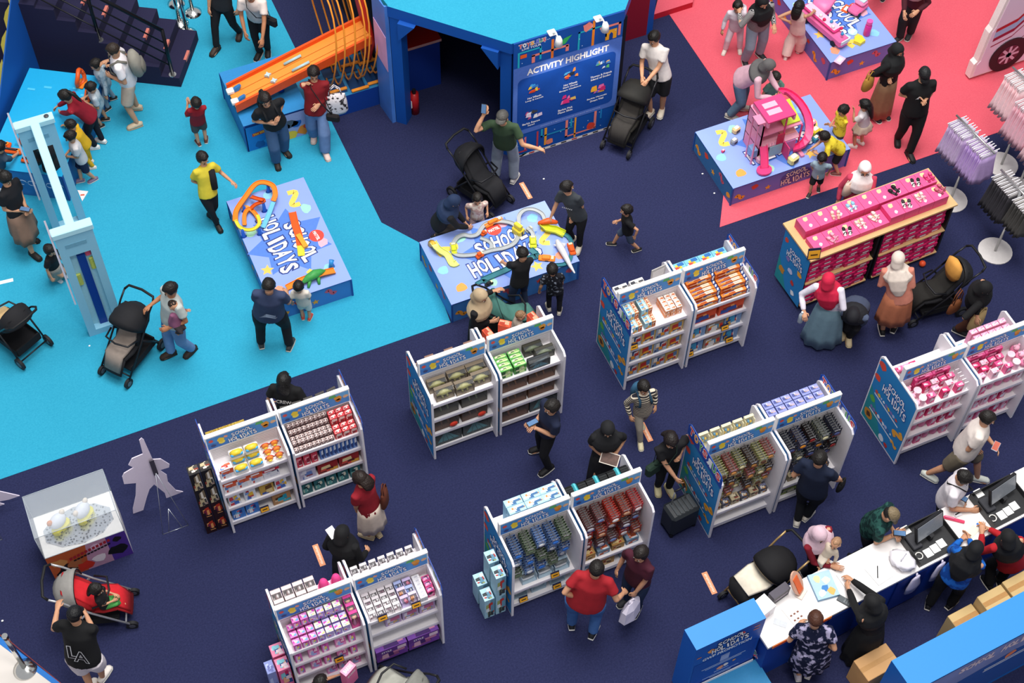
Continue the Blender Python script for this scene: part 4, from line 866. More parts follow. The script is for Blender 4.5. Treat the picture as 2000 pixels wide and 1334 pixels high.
lb_ = C(.22, .14, .16, '#c8c4dc', ('#6a88c8', '#e8e8f4', '#8c3c50'), 8); put(lb_, 'toy_carton', 'pale lilac toy carton at the left of the dark red cartons', 'box', G1b[0]+.05, G1b[1]+.12, .462)
tl = C(.14, .16, .24, '#2f6e72', ('#c8dcd8', '#12383c', '#6ab0a8', '#e8e4c8'), 9, n=8); grid(tl, 'teal_carton', 'dark teal toy carton on the bottom shelf', 'box', G1b, .05, .12, .102, 5, .165)
bk = window_box(.12, .06, .13, '#4a4644', '#8a8684', '#2c2a2a', 5)
for i in range(5): put(bk, 'clear_pack', 'grey clear pack standing on the far side of the brown box shelf', 'toy', G1b[0]+.06+i*.16, G1b[1]+.56, 1.152, .1*(i-2))
# --- G2
dn = [window_box(.25, .11, .19, '#7a6c5a', '#a09c60', '#5a5838', s, 'dino') for s in (1, 2)]
for i, (x, y) in enumerate(((.08, .28), (.36, .30), (.62, .30), (.12, .13), (.39, .115))): put(dn[i % 2], 'dinosaur_box', 'boxed olive toy dinosaur on the top shelf', 'toy', G2a[0]+x, G2a[1]+y, 1.152)
put(dn[0], 'dinosaur_box', 'boxed olive toy dinosaur on the top shelf', 'toy', G2a[0]+.635, G2a[1]+.155, 1.152)
dk = [window_box(.36, .2, .15, '#4a443c', '#6f7858', '#98986c', 3, 'dino'), window_box(.36, .2, .15, '#5a4034', '#7a5440', '#b8402c', 4, 'dino'), window_box(.4, .22, .2, '#3a4246', '#4a6066', '#5e9aa6', 5, 'wing'), window_box(.38, .2, .15, '#6a4430', '#94603c', '#b8804c', 6, 'dino')]
grid(dk[0], 'dinosaur_box', 'dark boxed toy dinosaur on the second shelf below the olive ones', 'toy', G2a, .06, .13, .802, 2, .4)
grid(dk[1], 'dinosaur_box', 'boxed brown dinosaur with a red badge on the third shelf', 'toy', G2a, .06, .13, .462, 2, .4)
for i in range(2):
    bd_ = MB(); bd_.ball((.27, .03, .09), (.06, .02, .05), mat('#d8402c', .4), 10, 6); put(bd_.mesh('badge'), 'red_ring_toy', 'red round toy fixed in front of the brown dinosaur box, %s' % ('nearer the blue end panel' if i == 0 else 'nearer the middle panel'), 'toy', G2a[0]+.06+.4*i, G2a[1]+.068, .462)
grid(dk[2], 'dragon_box', 'large boxed teal winged dragon on the bottom shelf', 'toy', G2a, .05, .12, .102, 2, .415)
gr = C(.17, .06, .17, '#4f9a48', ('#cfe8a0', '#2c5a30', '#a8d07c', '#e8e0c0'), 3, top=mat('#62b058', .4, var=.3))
grid(gr, 'green_carton', 'bright green toy carton on the top shelf', 'box', G2b, .06, .13, 1.152, 2, .19, 4, .066)
dn2 = window_box(.26, .1, .16, '#3c3a30', '#5f6a48', '#2c3024', 8, 'dino'); put(dn2, 'dinosaur_box', 'dark green boxed dinosaur at the back of the green carton shelf', 'toy', G2b[0]+.48, G2b[1]+.32, 1.152); put(dn2, 'dinosaur_box', 'dark green boxed dinosaur at the back of the green carton shelf', 'toy', G2b[0]+.6, G2b[1]+.21, 1.152)
dg = window_box(.3, .09, .17, '#2c3034', '#3e4c54', '#5c8ca0', 9, 'wing'); put(dg, 'dragon_box', 'boxed blue winged dragon at the front of the green carton shelf', 'toy', G2b[0]+.45, G2b[1]+.105, 1.152)
grid(dk[3], 'dinosaur_box', 'brown boxed toy dinosaur under the green carton shelf', 'toy', G2b, .06, .13, .802, 2, .4); grid(dk[3], 'dinosaur_box', 'brown boxed toy dinosaur on the third shelf behind the phone man', 'toy', G2b, .06, .13, .462, 2, .4)
big = window_box(.42, .22, .22, '#5a3a2c', '#8a5438', '#b06a44', 7, 'dino'); put(big, 'dinosaur_box', 'large brown boxed dinosaur on the bottom shelf', 'toy', G2b[0]+.05, G2b[1]+.12, .102); put(dk[2], 'dragon_box', 'large boxed dragon on the bottom shelf behind the phone man', 'toy', G2b[0]+.49, G2b[1]+.12, .102)
pk = window_box(.12, .07, .11, '#8a6a5c', '#b88a6a', '#d8c8b8', 6)
for i in range(6): put(pk, 'clear_pack', 'clear brown toy pack on the far side of the dinosaur shelf', 'toy', G2a[0]+.05+i*.135, G2a[1]+.52+.05*(i % 2), 1.152, 0)
orb = C(.1, .16, .2, '#d8502c', ('#f0a080', '#a8341c'), 3)
put(orb, 'orange_carton', 'orange carton by the middle panel on the far side', 'box', G2b[0]+.1, G2b[1]+.55, 1.152, .2); put(orb, 'orange_carton', 'orange carton behind the baby on the far side', 'box', G2b[0]+.42, G2b[1]+.6, 1.152, .9); put(orb, 'orange_carton', 'orange carton at the far right corner of the green carton shelf', 'box', G2b[0]+.74, G2b[1]+.55, 1.152, .2)
# --- G3
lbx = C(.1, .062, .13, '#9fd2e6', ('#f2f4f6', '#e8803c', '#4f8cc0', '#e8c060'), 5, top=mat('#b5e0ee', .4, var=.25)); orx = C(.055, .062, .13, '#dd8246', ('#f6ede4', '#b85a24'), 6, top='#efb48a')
for c_ in range(2):
    for r in range(5):
        for k in range(1+(r > 1)): put(lbx, 'car_carton', 'pale blue toy car carton in the stepped blocks on the top shelf', 'box', G3a[0]+.07+c_*.2, G3a[1]+.11+r*.064, 1.152+k*.132); put(orx, 'car_carton', 'narrow orange toy car carton in the stepped blocks on the top shelf', 'box', G3a[0]+.174+c_*.2, G3a[1]+.11+r*.064, 1.152+k*.132)
owx = C(.075, .06, .075, '#e8a070', ('#fbf6f0', '#d86a2c', '#f0c8a8'), 7, top='#f4ece4'); grid(owx, 'car_carton', 'orange and white cube carton stacked beside the middle panel', 'box', G3a, .6, .17, 1.152, 3, .085, 4, .064, 2, .077)
car = [C(.2, .16, .2, ('#a8b4c4', '#d0a85c')[s == 5], ('#5c7ca8', '#f0e8dc', '#c03428', '#f0a028', '#2c4474', '#d8dce4'), s, n=16) for s in (2, 5)]
for z, lb in ((.802, 'second'), (.462, 'third'), (.102, 'bottom')):
    for i in range(4): put(car[i % 2], 'playset_carton', 'beige racing playset carton on the %s shelf under the pale blue boxes' % lb, 'box', G3a[0]+.05+i*.208, G3a[1]+.12, z)
price(G3a, .13, .815, 'yellow price sign on the second shelf beside the blue printed panel')
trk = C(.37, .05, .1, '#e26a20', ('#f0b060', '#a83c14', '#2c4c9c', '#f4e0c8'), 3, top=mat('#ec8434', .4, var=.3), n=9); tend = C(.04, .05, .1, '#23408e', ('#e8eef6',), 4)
for c_ in range(2):
    for r in range(5):
        for k in range(1 + (r > 0) + (r > 3)):
            put(trk, 'track_carton', 'long orange toy track carton stacked on the top shelf', 'box', G3b[0]+.04+c_*.43, G3b[1]+.115+r*.06, 1.152+k*.103); put(tend, 'track_carton_end', 'blue end carton beside the long orange track cartons', 'box', G3b[0]+.04+c_*.43+.375, G3b[1]+.115+r*.06, 1.152+k*.103)
trk2 = C(.38, .1, .16, '#d84c24', ('#f0a060', '#8c2c14', '#2c4c9c'), 7, n=9); grid(trk2, 'track_carton', 'red-orange track carton on the second shelf', 'box', G3b, .05, .13, .802, 2, .42)
ps = [C(.26, .15, .2, ('#7c9cc4', '#9c8474')[s == 14], ('#f0ece4', '#d83c2c', '#2c4c8c', '#e8b040', '#48a0c8'), s, n=16) for s in (11, 14)]
for z, lb in ((.462, 'third'), (.102, 'bottom')):
    for i in range(3): put(ps[i % 2], 'playset_carton', 'grey-blue playset carton on the %s shelf under the orange tracks' % lb, 'box', G3b[0]+.05+i*.275, G3b[1]+.125, z)
price(G3b, .6, .475, 'yellow price sign on the third shelf under the orange tracks'); price(G3b, .72, .115, 'yellow price sign low at the right under the orange tracks'); price(G3b, .1, .115, 'yellow price sign low by the middle panel under the orange tracks')
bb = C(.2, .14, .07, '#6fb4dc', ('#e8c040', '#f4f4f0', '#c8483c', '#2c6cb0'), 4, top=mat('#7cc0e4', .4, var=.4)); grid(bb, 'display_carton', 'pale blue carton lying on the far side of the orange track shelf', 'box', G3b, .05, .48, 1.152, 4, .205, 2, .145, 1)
# --- G4 pink goods
pinks = ['#e86a9c', '#f2a0bf', '#d8306c', '#f6c8d8', '#e04c84']
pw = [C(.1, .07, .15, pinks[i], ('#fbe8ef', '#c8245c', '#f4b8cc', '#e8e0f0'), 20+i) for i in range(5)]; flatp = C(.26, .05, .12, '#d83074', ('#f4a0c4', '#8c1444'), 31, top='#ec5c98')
tin = MB(); tin.cyl((0, 0, 0), .05, .11, mat('#f0b4c8', .3, var=.2), 14, top='#fbe4ea'); tin.cyl((0, 0, .11), .052, .02, '#f7d4e0', 14); tin = tin.mesh('tin')
plush = MB(); plush.ball((0, 0, .06), (.06, .055, .06), mat('#f08cb0', .9, var=.2), 10, 8); plush.ball((0, -.02, .13), (.045, .042, .04), mat('#f6b8cc', .9), 10, 8)
for s in (-1, 1): plush.ball((s*.035, -.01, .165), .018, mat('#f6b8cc', .9), 6, 5)
plush = plush.mesh('plush')
for G, nm in ((G4a, 'pink shelf nearer the printed panel'), (G4b, 'pink shelf at the picture edge')):
    q = random.Random(int(G[0]*10))
    g4 = G is G4b; ox = -.2 if g4 else 0
    grid(flatp, 'pink_carton', 'magenta flat carton stacked at the back of the %s' % nm, 'box', G, .05 if g4 else .2, .37, 1.152, 2, .27, 1, 0, 2, .122)
    for i in range(5): put(pw[(i+g4) % 5], 'pink_carton', 'pink toy carton standing on top of the %s' % nm, 'box', G[0]+.28+i*.105+ox, G[1]+.12+(.075 if i % 2 else 0), 1.152)
    for i in range(4): put(pw[(i+2) % 5], 'pink_carton', 'pink toy carton standing on top of the %s' % nm, 'box', G[0]+.31+i*.12+ox, G[1]+.285, 1.152)
    for i in range(3): put(plush, 'plush_toy', 'pink plush toy sitting at the %s of the %s' % ('right' if g4 else 'left', nm), 'toy', G[0]+(.81 if g4 else .1), G[1]+.15+.112*i, 1.152)
    for i in range(2): put(tin, 'gift_tin', 'pale pink round tin on top of the %s' % nm, 'tin', G[0]+(.69 if g4 else .215), G[1]+.17+.125*i, 1.152)
    for z, lb in ((.802, 'second'), (.462, 'third'), (.102, 'bottom')):
        for i in range(6):
            me = pw[(i*2+int(z*10)) % 5] if q.random() < .7 else plush
            put(me, 'pink_goods', 'pink packed item on the %s shelf of the %s' % (lb, nm), 'toy', G[0]+.07+i*.138+(.05 if me is plush else 0), G[1]+.13+(.06 if me is plush else 0), z)
for i, c in enumerate(('#f0a03c', '#6ab0e0', '#f08cb0', '#f2b84c', '#7ac0e4', '#ec7a9c', '#f4c8a0')):
    m = MB(); m.ball((0, 0, .05), .05, mat(c, .4, var=.2), 10, 8); m.cyl((0, 0, .0), .03, .01, '#f2e8ee', 8); put(m.mesh('capsule'), 'capsule_toy', 'round pastel capsule toy on the far side of the pink shelf', 'toy', G4a[0]+.38+.1*(i % 4), G4a[1]+.53+.11*(i//4), 1.152)
for i in range(3): put(pw[i], 'pink_carton', 'pink carton on the far side of the pink shelf nearer the printed panel', 'box', G4a[0]+.05+.1*i, G4a[1]+.5, 1.152)
boo = C(.2, .03, .24, '#58a8dc', ('#f0a03c', '#f6d8a0', '#e8f2fa'), 3); put(boo, 'picture_book', 'blue picture book lying on the far side of the pink shelf', 'book', G4b[0]+.05, G4b[1]+.5, 1.184, 0, tilt=-PI/2)
grid(pw[1], 'pink_carton', 'pink and white carton on the far side of the pink shelf at the picture edge', 'box', G4b, .3, .52, 1.152, 5, .11, 2, .1)
blst = MB(); blst.box((-.03, 0, 0), (.03, .01, .16), '#f6ecf0'); blst.ball((0, -.012, .09), (.024, .014, .05), CLEAR, 8, 5); blst = blst.mesh('clip_card')
for i in range(5): put(blst, 'clip_card', 'white clip card in the row along the middle panel of the pink shelf', 'toy', G4a[0]+.84, G4a[1]+.13+.055*i, 1.152)
# --- G5, G6 hanging cards
def cards(w, h, sets, k): return [card(w, h, c[3], c[:3], k+i) for i, c in enumerate(sets)]
cA = cards(.115, .16, (('#7c8a3c', '#5a3a2c', '#c8a458', '#b8b088'), ('#c04a60', '#c88a4c', '#e8c890', '#8c6a58'), ('#4c5a2c', '#d8cca0', '#8c4c24', '#a8a47c'), ('#2c2a3c', '#a8743c', '#b03c34', '#5c5048')), 0)
cB = cards(.125, .17, (('#1c1d28', '#4c5484', '#a04430', '#3c3e4c'), ('#242c50', '#d88c30', '#3c549c', '#4c5068'), ('#141418', '#8c2828', '#b8a490', '#2c2a2c'), ('#2c3840', '#d8d0a8', '#506068', '#7c8078')), 10)
cC = cards(.12, .16, (('#1c4080', '#3474d0', '#a8c4e8', '#6c88b0'), ('#34502c', '#5c6c58', '#a8b890', '#7c8874'), ('#2464b8', '#e4e8f0', '#304478', '#88a4cc')), 20)
cD = cards(.135, .18, (('#5c2a2c', '#c8c8d4', '#3c54a0', '#6c4a48'), ('#74383c', '#7c90c0', '#c83028', '#7c5450'), ('#cc2c20', '#f0e8e8', '#f07c20', '#a83c30'), ('#b03c30', '#d0a080', '#e06420', '#984838'), ('#cc3438', '#f0d8d8', '#44444c', '#a84848')), 30)
pegs(G5a, cA, ('mixed card pack hanging on the hooks beside the blue printed panel', 'steel peg hook on the mixed card shelf'), (1.36, 1.10, .84), (.12, .26, .40, .54, .68, .8), 8, .035, name='mixed_card')
pegs(G5b, cB, ('dark card pack hanging on the hooks in front of the navy shirt man', 'steel peg hook on the dark card shelf'), (1.36, 1.08, .82), (.13, .29, .45, .61, .78), 8, .035, name='figure_card')
pegs(G6a, cC, ('blue toy car card hanging in a long row on its hook', 'steel peg hook on the blue car shelf'), (1.36, 1.08, .84), (.14, .3, .46, .62, .77), 8, .035, name='car_card')
pegs(G6b, cD, ('red topped card pack hanging in one of five columns', 'steel peg hook on the red card shelf'), (1.37, 1.12, .86), (.13, .3, .465, .63, .79), 9, .032, name='hero_card')
mixb = [C(.12, .1, .12, '#b8a888', ('#5c4a3c', '#e0d4b4', '#8c3c34'), 41), C(.12, .1, .1, '#4c4a54', ('#c88c3c', '#7c80a0', '#e0dcd4'), 42)]
for i in range(6): put(mixb[i % 2], 'small_carton', 'small mixed carton on the ledge under the mixed card packs', 'box', G5a[0]+.06+i*.135, G5a[1]+.13, .425)
for i in range(5): put(mixb[(i+1) % 2], 'small_carton', 'small carton on the ledge under the dark card packs', 'box', G5b[0]+.06+i*.16, G5b[1]+.14, .425)
yb = C(.18, .14, .19, '#c8a468', ('#5c90c8', '#e8e4d8', '#8c6434'), 44); put(yb, 'toy_carton', 'tan carton on the nearly empty bottom deck of the mixed card shelf', 'box', G5a[0]+.36, G5a[1]+.2, .102); bl2 = C(.3, .12, .2, '#6c9ccc', ('#e4e8ee', '#a8b4b8', '#4c6c8c'), 45); put(bl2, 'toy_carton', 'pale blue wide carton on the nearly empty bottom deck', 'box', G5a[0]+.56, G5a[1]+.24, .102)
vg = C(.34, .22, .12, '#3c3c34', ('#8ca04c', '#c8c4a8', '#2c4c34'), 46); put(vg, 'toy_carton', 'dark green flat carton on the bottom deck behind the navy shirt man', 'box', G5b[0]+.08, G5b[1]+.14, .102)
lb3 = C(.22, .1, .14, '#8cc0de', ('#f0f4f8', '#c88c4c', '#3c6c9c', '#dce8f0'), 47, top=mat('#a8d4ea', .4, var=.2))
hw = window_box(.2, .12, .16, '#a8c0d0', '#5c6468', '#e4e8ec', 3, 'car')
for i in range(3): put(hw, 'car_box', 'boxed grey toy car on the lower shelf under the blue car cards', 'toy', G6a[0]+.2+i*.22, G6a[1]+.14, .452)
for i in range(3): put(hw, 'car_box', 'boxed grey toy car on the bottom deck under the blue car cards', 'toy', G6a[0]+.08+i*.26, G6a[1]+.15, .102)
price(G6a, .62, .465, 'yellow price sign on the lower shelf under the blue car cards'); price(G6a, .2, .116, 'yellow price sign low at the left under the blue car cards'); price(G6a, .66, .116, 'yellow price sign low at the right under the blue car cards')
grid(lb3, 'car_carton', 'pale blue toy carton stacked on the far side of the blue car shelf', 'box', G6a, .2, .48, 1.152, 3, .225, 2, .105, 1); grid(lb3, 'car_carton', 'pale blue toy carton stacked on the far side of the blue car shelf', 'box', G6a, .2, .55, 1.293, 3, .225, 2, .105, 2, .142)
oc = [C(.17, .1, .13, '#b88c4c', ('#5c3c24', '#e0c48c', '#a83c24'), 48), C(.17, .1, .12, '#7c98b0', ('#e8ecf0', '#c8603c'), 49)]
for i in range(4): put(oc[i % 2], 'small_carton', 'small carton in the row on the ledge under the red card packs', 'box', G6b[0]+.07+i*.2, G6b[1]+.13, .455)
for i in range(3): put(oc[(i+1) % 2], 'small_carton', 'small carton on the bottom deck under the red card packs', 'box', G6b[0]+.1+i*.26, G6b[1]+.14, .102)
whl = MB(); whl.T = MX.Translation((0, 0, .075)) @ MX.Rotation(PI/2, 4, 'Y'); whl.cyl((0, 0, -.05), .075, .1, mat('#1e2022', .7), 16); whl.cyl((0, 0, -.055), .04, .11, STEEL, 12)
for a in range(12): whl.box((.07, -.008, -.05), (.08, .008, .05), mat('#1e2022', .7), T=MX.Rotation(a*PI/6, 4, 'Z'))
whl = whl.mesh('wheel'); bod = MB(); bod.box((-.04, -.08, .01), (.04, .08, .14), mat('#4ab4c0', .35), bev=.03); bod.box((-.03, -.09, .06), (.03, .09, .1), '#8ad8e0', bev=.02); bod = bod.mesh('truck_body')
for i in range(3):
    t = thing('monster_truck', ('turquoise toy truck with big tyres by the middle panel on the far side', 'turquoise toy truck with big tyres in the middle of the far side', 'turquoise toy truck with big tyres at the right of the far side')[i], 'toy', (G6b[0]+.175+.285*i, G6b[1]+.68, 1.153), 0, 'turquoise toy trucks'); t.scale = (1, 1, 1.6)
    obj('wheel', whl, t, (-.085, 0, 0)); obj('wheel', whl, t, (.085, 0, 0)); obj('truck_body', bod, t, (0, 0, .012))
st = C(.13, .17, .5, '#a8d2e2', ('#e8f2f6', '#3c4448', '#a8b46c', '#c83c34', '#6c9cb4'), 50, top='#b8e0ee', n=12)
for i in range(2):
    for j in range(2): put(st, 'car_carton', 'tall pale blue toy carton standing by the shelf end', 'box', G6a[0]-.32+.15*i, G6a[1]+.1+.22*j, .0); 
for j in range(2): put(st, 'car_carton', 'tall pale blue toy carton raised on the stack by the shelf end', 'box', G6a[0]-.17, G6a[1]+.1+.22*j, .501)
# --- G7 pink and purple
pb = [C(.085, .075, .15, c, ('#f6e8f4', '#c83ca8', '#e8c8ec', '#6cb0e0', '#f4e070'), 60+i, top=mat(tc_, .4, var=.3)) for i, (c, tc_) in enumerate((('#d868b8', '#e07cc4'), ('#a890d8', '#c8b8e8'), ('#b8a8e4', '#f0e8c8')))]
for r in range(3):
    for i in range(7): put(pb[0 if i < 3-r*0 else (1 if (i+r) % 2 else 2)], 'surprise_carton', 'pink or lilac surprise toy carton in the block on the top shelf', 'box', G7a[0]+.08+i*.1, G7a[1]+.11+r*.1, 1.152)
for i in range(6): put(pb[(0, 0, 2, 1, 2, 2)[i]], 'surprise_carton', 'pink or lilac surprise toy carton on the second layer of the block', 'box', G7a[0]+.15+i*.1, G7a[1]+.31, 1.304)
dp = window_box(.1, .1, .27, '#c83c8c', '#f0a0cc', '#3c2030', 4, 'doll')
for j in range(3): put(dp, 'doll_box', 'tall pink doll box in the row along the middle panel', 'toy', G7a[0]+.785, G7a[1]+.11+.106*j, 1.152)
pk3 = C(.13, .13, .17, '#e88cc4', ('#f8e4f0', '#c83c94', '#a8b8ec', '#f4c8dc'), 66)
for z, lb in ((.802, 'second'), (.462, 'third')):
    for i in range(5): put(pk3 if i % 2 else pb[0], 'pink_carton', 'pink toy carton on the %s shelf of the purple shelf unit' % lb, 'box', G7a[0]+.06+i*.165, G7a[1]+.12, z)
price(G7a, .56, .475, 'yellow price sign on the third shelf of the purple shelf unit')
for i in range(3): put(pk3, 'pink_carton', 'pink toy carton on the bottom deck above the crouching girl', 'box', G7a[0]+.4+i*.15, G7a[1]+.14, .102)
cb = window_box(.12, .12, .12, '#d8c8c8', '#b08484', '#f0e0e0', 7)
for i in range(4):
    for j in range(2): put(cb, 'clear_pack', 'clear square pink-brown pack on the far side of the purple shelf', 'toy', G7a[0]+.04+i*.135, G7a[1]+.5+.13*j, 1.152, 0)
for i in range(2):
    t = thing('doll_hat_toy', ('round hot pink toy with a brim by the clear packs', 'round hot pink toy with a brim by the middle panel')[i], 'toy', (G7a[0]+.655+.155*i, G7a[1]+.7, 1.152), 0, 'round hot pink toys'); t.scale = (.75, .75, 1.5)
    m = MB(); m.ball((0, 0, .1), (.08, .08, .09), mat('#ec4c94', .4), 12, 8); m.build('dome', t); m = MB(); m.cyl((0, 0, .05), .1, .025, mat('#f06ca8', .4), 16); m.cyl((0, 0, 0), .06, .05, mat('#ec4c94', .4), 12); m.build('brim', t)
lp = C(.15, .16, .42, '#e86c9c', ('#f8dce6', '#8cd0dc', '#c8245c', '#f4b48c', '#2c4c8c'), 70, n=12, top='#f28cb0')
for j in range(2):
    for k in range(2): put(lp, 'pink_carton', 'tall pink carton in the stack leaning by the shelf end', 'box', G7a[0]-.17, G7a[1]+.08+.19*j, .43*k)
lt = C(.1, .16, .8, '#8c98d0', ('#b8c4ec', '#6c74b0'), 71); put(lt, 'lilac_carton', 'tall lilac carton beside the pink carton stack', 'box', G7a[0]-.29, G7a[1]+.12, 0)
cp = [window_box(.085, .08, .11, '#e0d8dc', c, '#f0e8ec', 80+i) for i, c in enumerate(('#a8586c', '#d8d4d8', '#8c5c74'))]
for r in range(4):
    for i in range(4): put(cp[(i+r) % 3], 'clear_pack', 'small clear pack in the rows left on the top shelf', 'toy', G7b[0]+.06+i*.1, G7b[1]+.106+.0805*r, 1.152)
mk = [window_box(.1, .09, .15, '#c8b8e0', '#c83c5c', '#e87c9c', 84), window_box(.1, .09, .17, '#d8c8e4', '#e88c3c', '#f0b080', 85), window_box(.09, .09, .15, '#a8b4e0', '#6c8cd0', '#e0e4f4', 86)]
for r in range(3):
    for i in range(2): put(mk[(i+r) % 3], 'mermaid_box', 'clear lilac toy box in the middle of the top shelf', 'toy', G7b[0]+.46+i*.105, G7b[1]+.12+.1*r, 1.152)
wh = C(.09, .05, .1, '#f0f0f2', ('#c8c8d0', '#e4e4ea'), 88); 
for r in range(6): put(wh, 'white_carton', 'white blank toy carton in the single file row on the top shelf', 'box', G7b[0]+.69, G7b[1]+.108+.052*r, 1.152)
dpk = C(.09, .07, .14, '#c83c80', ('#2c2430', '#f4a0c4', '#5c5c8c'), 89); grid(dpk, 'doll_carton', 'dark pink doll carton at the right end of the top shelf', 'box', G7b, .79, .13, 1.152, 1, 0, 3, .075)
price(G7b, .2, 1.165, 'yellow price card at the front left of the clear pack shelf', y=.06); price(G7b, .62, 1.165, 'yellow price card at the front right of the clear pack shelf', y=.06)
mu = C(.2, .12, .15, '#b8a0c8', ('#c8a06c', '#6c98c8', '#e8dcec', '#c86c94'), 90, n=9)
for i in range(3): put(mu, 'toy_carton', 'muted lilac toy carton on the second shelf of the clear pack unit', 'box', G7b[0]+.24+i*.215, G7b[1]+.13, .802)
sty = C(.4, .26, .29, '#7a44a6', ('#a85c8c', '#d88cb0', '#4c2c70', '#e8b4cc'), 91, top=mat('#7c4aa8', .4, var=.15), n=8)
m = None
for i in range(2):
    o = thing('style_carton', ('large purple STYLE carton at the bottom, next to the middle panel', 'large purple STYLE carton at the bottom right')[i], 'box', (G7b[0]+.05+.415*i, G7b[1]+.03, .116), 0, 'purple STYLE cartons')
    obj('carton', sty, o); m = MB(); T = plane_T((0, -.006, 0), (1, 0, 0), (0, 0, 1)); shape(m, [(0, .19), (.4, .19), (.4, .29), (0, .29)], '#6c3c94', T, 0); m.text('STYLE', .13, .045, '#f4ecf6', T=T @ TR(.13, .24, .001), bold=.03); shape(m, [(.27, .2), (.38, .2), (.38, .28), (.27, .28)], '#eccfe0', T, .001); m.build('lettering', o)
for i in range(14): put(cp[i % 2], 'clear_pack', 'clear pink-brown pack heaped on the far side of the clear pack unit', 'toy', G7b[0]+.05+(i % 7)*.115, G7b[1]+.5+.1*(i//7), 1.152, .0)

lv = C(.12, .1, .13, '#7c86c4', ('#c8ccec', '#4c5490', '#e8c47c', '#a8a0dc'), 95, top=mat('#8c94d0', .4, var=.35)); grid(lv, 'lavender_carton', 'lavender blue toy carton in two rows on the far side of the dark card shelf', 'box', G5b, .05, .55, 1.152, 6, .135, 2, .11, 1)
yp = window_box(.13, .08, .17, '#e4dcb4', '#e0b83c', '#4c9cc4', 96)
for i in range(5): put(yp, 'clear_pack', 'pale yellow clear pack standing on the far side of the mixed card shelf', 'toy', G5a[0]+.06+i*.16, G5a[1]+.6, 1.152)
wb = C(.2, .12, .1, '#ece8e4', ('#c8c4c0', '#3c3c44', '#e8d8c8'), 97, top='#f2efec')
for i in range(2): put(wb, 'white_carton', 'white flat carton on the far side of the pale blue car box shelf', 'box', G3a[0]+.1+i*.24, G3a[1]+.58, 1.152)
t = thing('card_sign', 'grey card sign standing by the middle panel of the pale blue car box shelf', 'sign', (G3a[0]+.75, G3a[1]+.72, 1.152), .1); t.scale = (1, 1, 1.7); m = MB(); m.box((-.11, -.006, 0), (.11, .006, .22), '#b8b4b0'); m.build('board', t); m = MB(); m.box((-.09, -.0085, .03), (.09, -.006, .19), '#d8d4d0'); m.build('card_face', t)
# ------------------------------------------------------------------ play tables
LILAC = mat('#8fa6ea', .4, var=.05, scale=3); SIDEB = mat('#3f7cc4', .5, var=.1, scale=3); SIDEP = mat('#6a6cb8', .5, var=.1, scale=3); EDGE = '#234f9c'
def table(x0, y0, x1, y1, h, label, vertical=False, side=SIDEB, front=SIDEB, logo_front=False, rot=0, top=LILAC, art=True, seed=1, logo=True, name='play_table'):
    w, d = x1-x0, y1-y0; t = thing(name, label, 'table', (x0, y0, 0), rot)
    m = MB(); m.box((0, 0, 0), (w, d, h-.012), side, front=front); m.build('table_body', t)
    m = MB(); m.box((-.008, -.008, h-.012), (w+.008, d+.008, h), EDGE, top=top); m.build('table_top', t)
    for ex, ey in ((0, 0), (w, 0), (0, d), (w, d)):
        m = MB(); m.box((ex-.012, ey-.012, 0), (ex+.012, ey+.012, h-.013), EDGE); m.build('corner_trim', t)
    if not art: return t
    m = MB(); T = plane_T((0, 0, h+.0008), (1, 0, 0), (0, 1, 0)); q = random.Random(seed); fr = .0005
    if vertical: T = plane_T((0, d, h+.0008), (0, -1, 0), (1, 0, 0)); w2, d2 = d, w
    else: w2, d2 = w, d
    if logo: shape(m, star(w2*.52, d2*.5, .62, .62, 7, .2), '#5580d6', T, .0004)
    for x, y, c, k in ((.12, .18, '#f4a24e', 0), (.16, .78, '#f2cf5c', 1), (.34, .12, '#a8dcc0', 2), (.85, .82, '#8fd0ee', 2), (.87, .5, '#f2cf5c', 1), (.9, .16, '#f29a78', 2), (.28, .86, '#9fd8c8', 2), (.7, .12, '#f4c45c', 3), (.62, .88, '#f0b0c0', 2), (.06, .5, '#8ecdf0', 2)):
        X, Y = x*w2, y*d2
        if k == 1: squig(m, X, Y, .14, c, T, q.uniform(0, 3), .0006, .3)
        elif k == 3: shape(m, star(X, Y, .1), c, T, .0006)
        else: shape(m, blob(X, Y, .1, 10, .4, int(x*100)), c, T, .0006)
    if logo:
        LT = T @ TR(w2*.52, d2*.5, 0)
        fun(m, 'SCHOOL', .78, .26, '#fdfdff', LT @ TR(.05, .17, 0, .04), '#2a3f86', 1, .03, .06, lift=.001); fun(m, 'HOLIDAYS', 1.08, .27, '#fdfdff', LT @ TR(-.02, -.15, 0, .04), '#2a3f86', 2, .03, .06, lift=.0025)
        shape(m, [(.05+.11*math.cos(2*PI*i/16), .4+.11*math.sin(2*PI*i/16)) for i in range(16)], '#e4483c', LT, .001); m.text('MATTEL', .17, .05, '#fff', T=LT @ TR(.05, .4, .002, .1), bold=.03)
    m.build('table_print', t)
    for face in ('front', 'left'):
        m = MB(); L = w if face == 'front' else d
        T = plane_T((0, -.0015, 0), (1, 0, 0), (0, 0, 1)) if face == 'front' else plane_T((-.0015, d, 0), (0, -1, 0), (0, 0, 1))
        n = int(L/.24)
        for i in range(n):
            c = ('#e89a30', '#d8442c', '#e8a02c', '#c8586c')[i % 4]; X = .14+i*.24; Y = h*(.35+.3*(i % 2))
            if logo_front and face == 'front' and .35*L < X < .75*L: continue
            (shape(m, star(X, Y, .06), c, T, .001) if i % 3 == 2 else (squig(m, X, Y, .07, c, T, i, .001, .4) if i % 3 == 0 else shape(m, blob(X, Y, .07, 9, .4, i), c, T, .001)))
        m.build('side_print', t)
        if logo_front and face == 'front': m = MB(); school_logo(m, .5, T @ TR(L*.55, h*.52, 0, 0), outline='#3a2c70', c='#f6d8c4', back='#54488c'); m.build('front_logo', t)
    return t
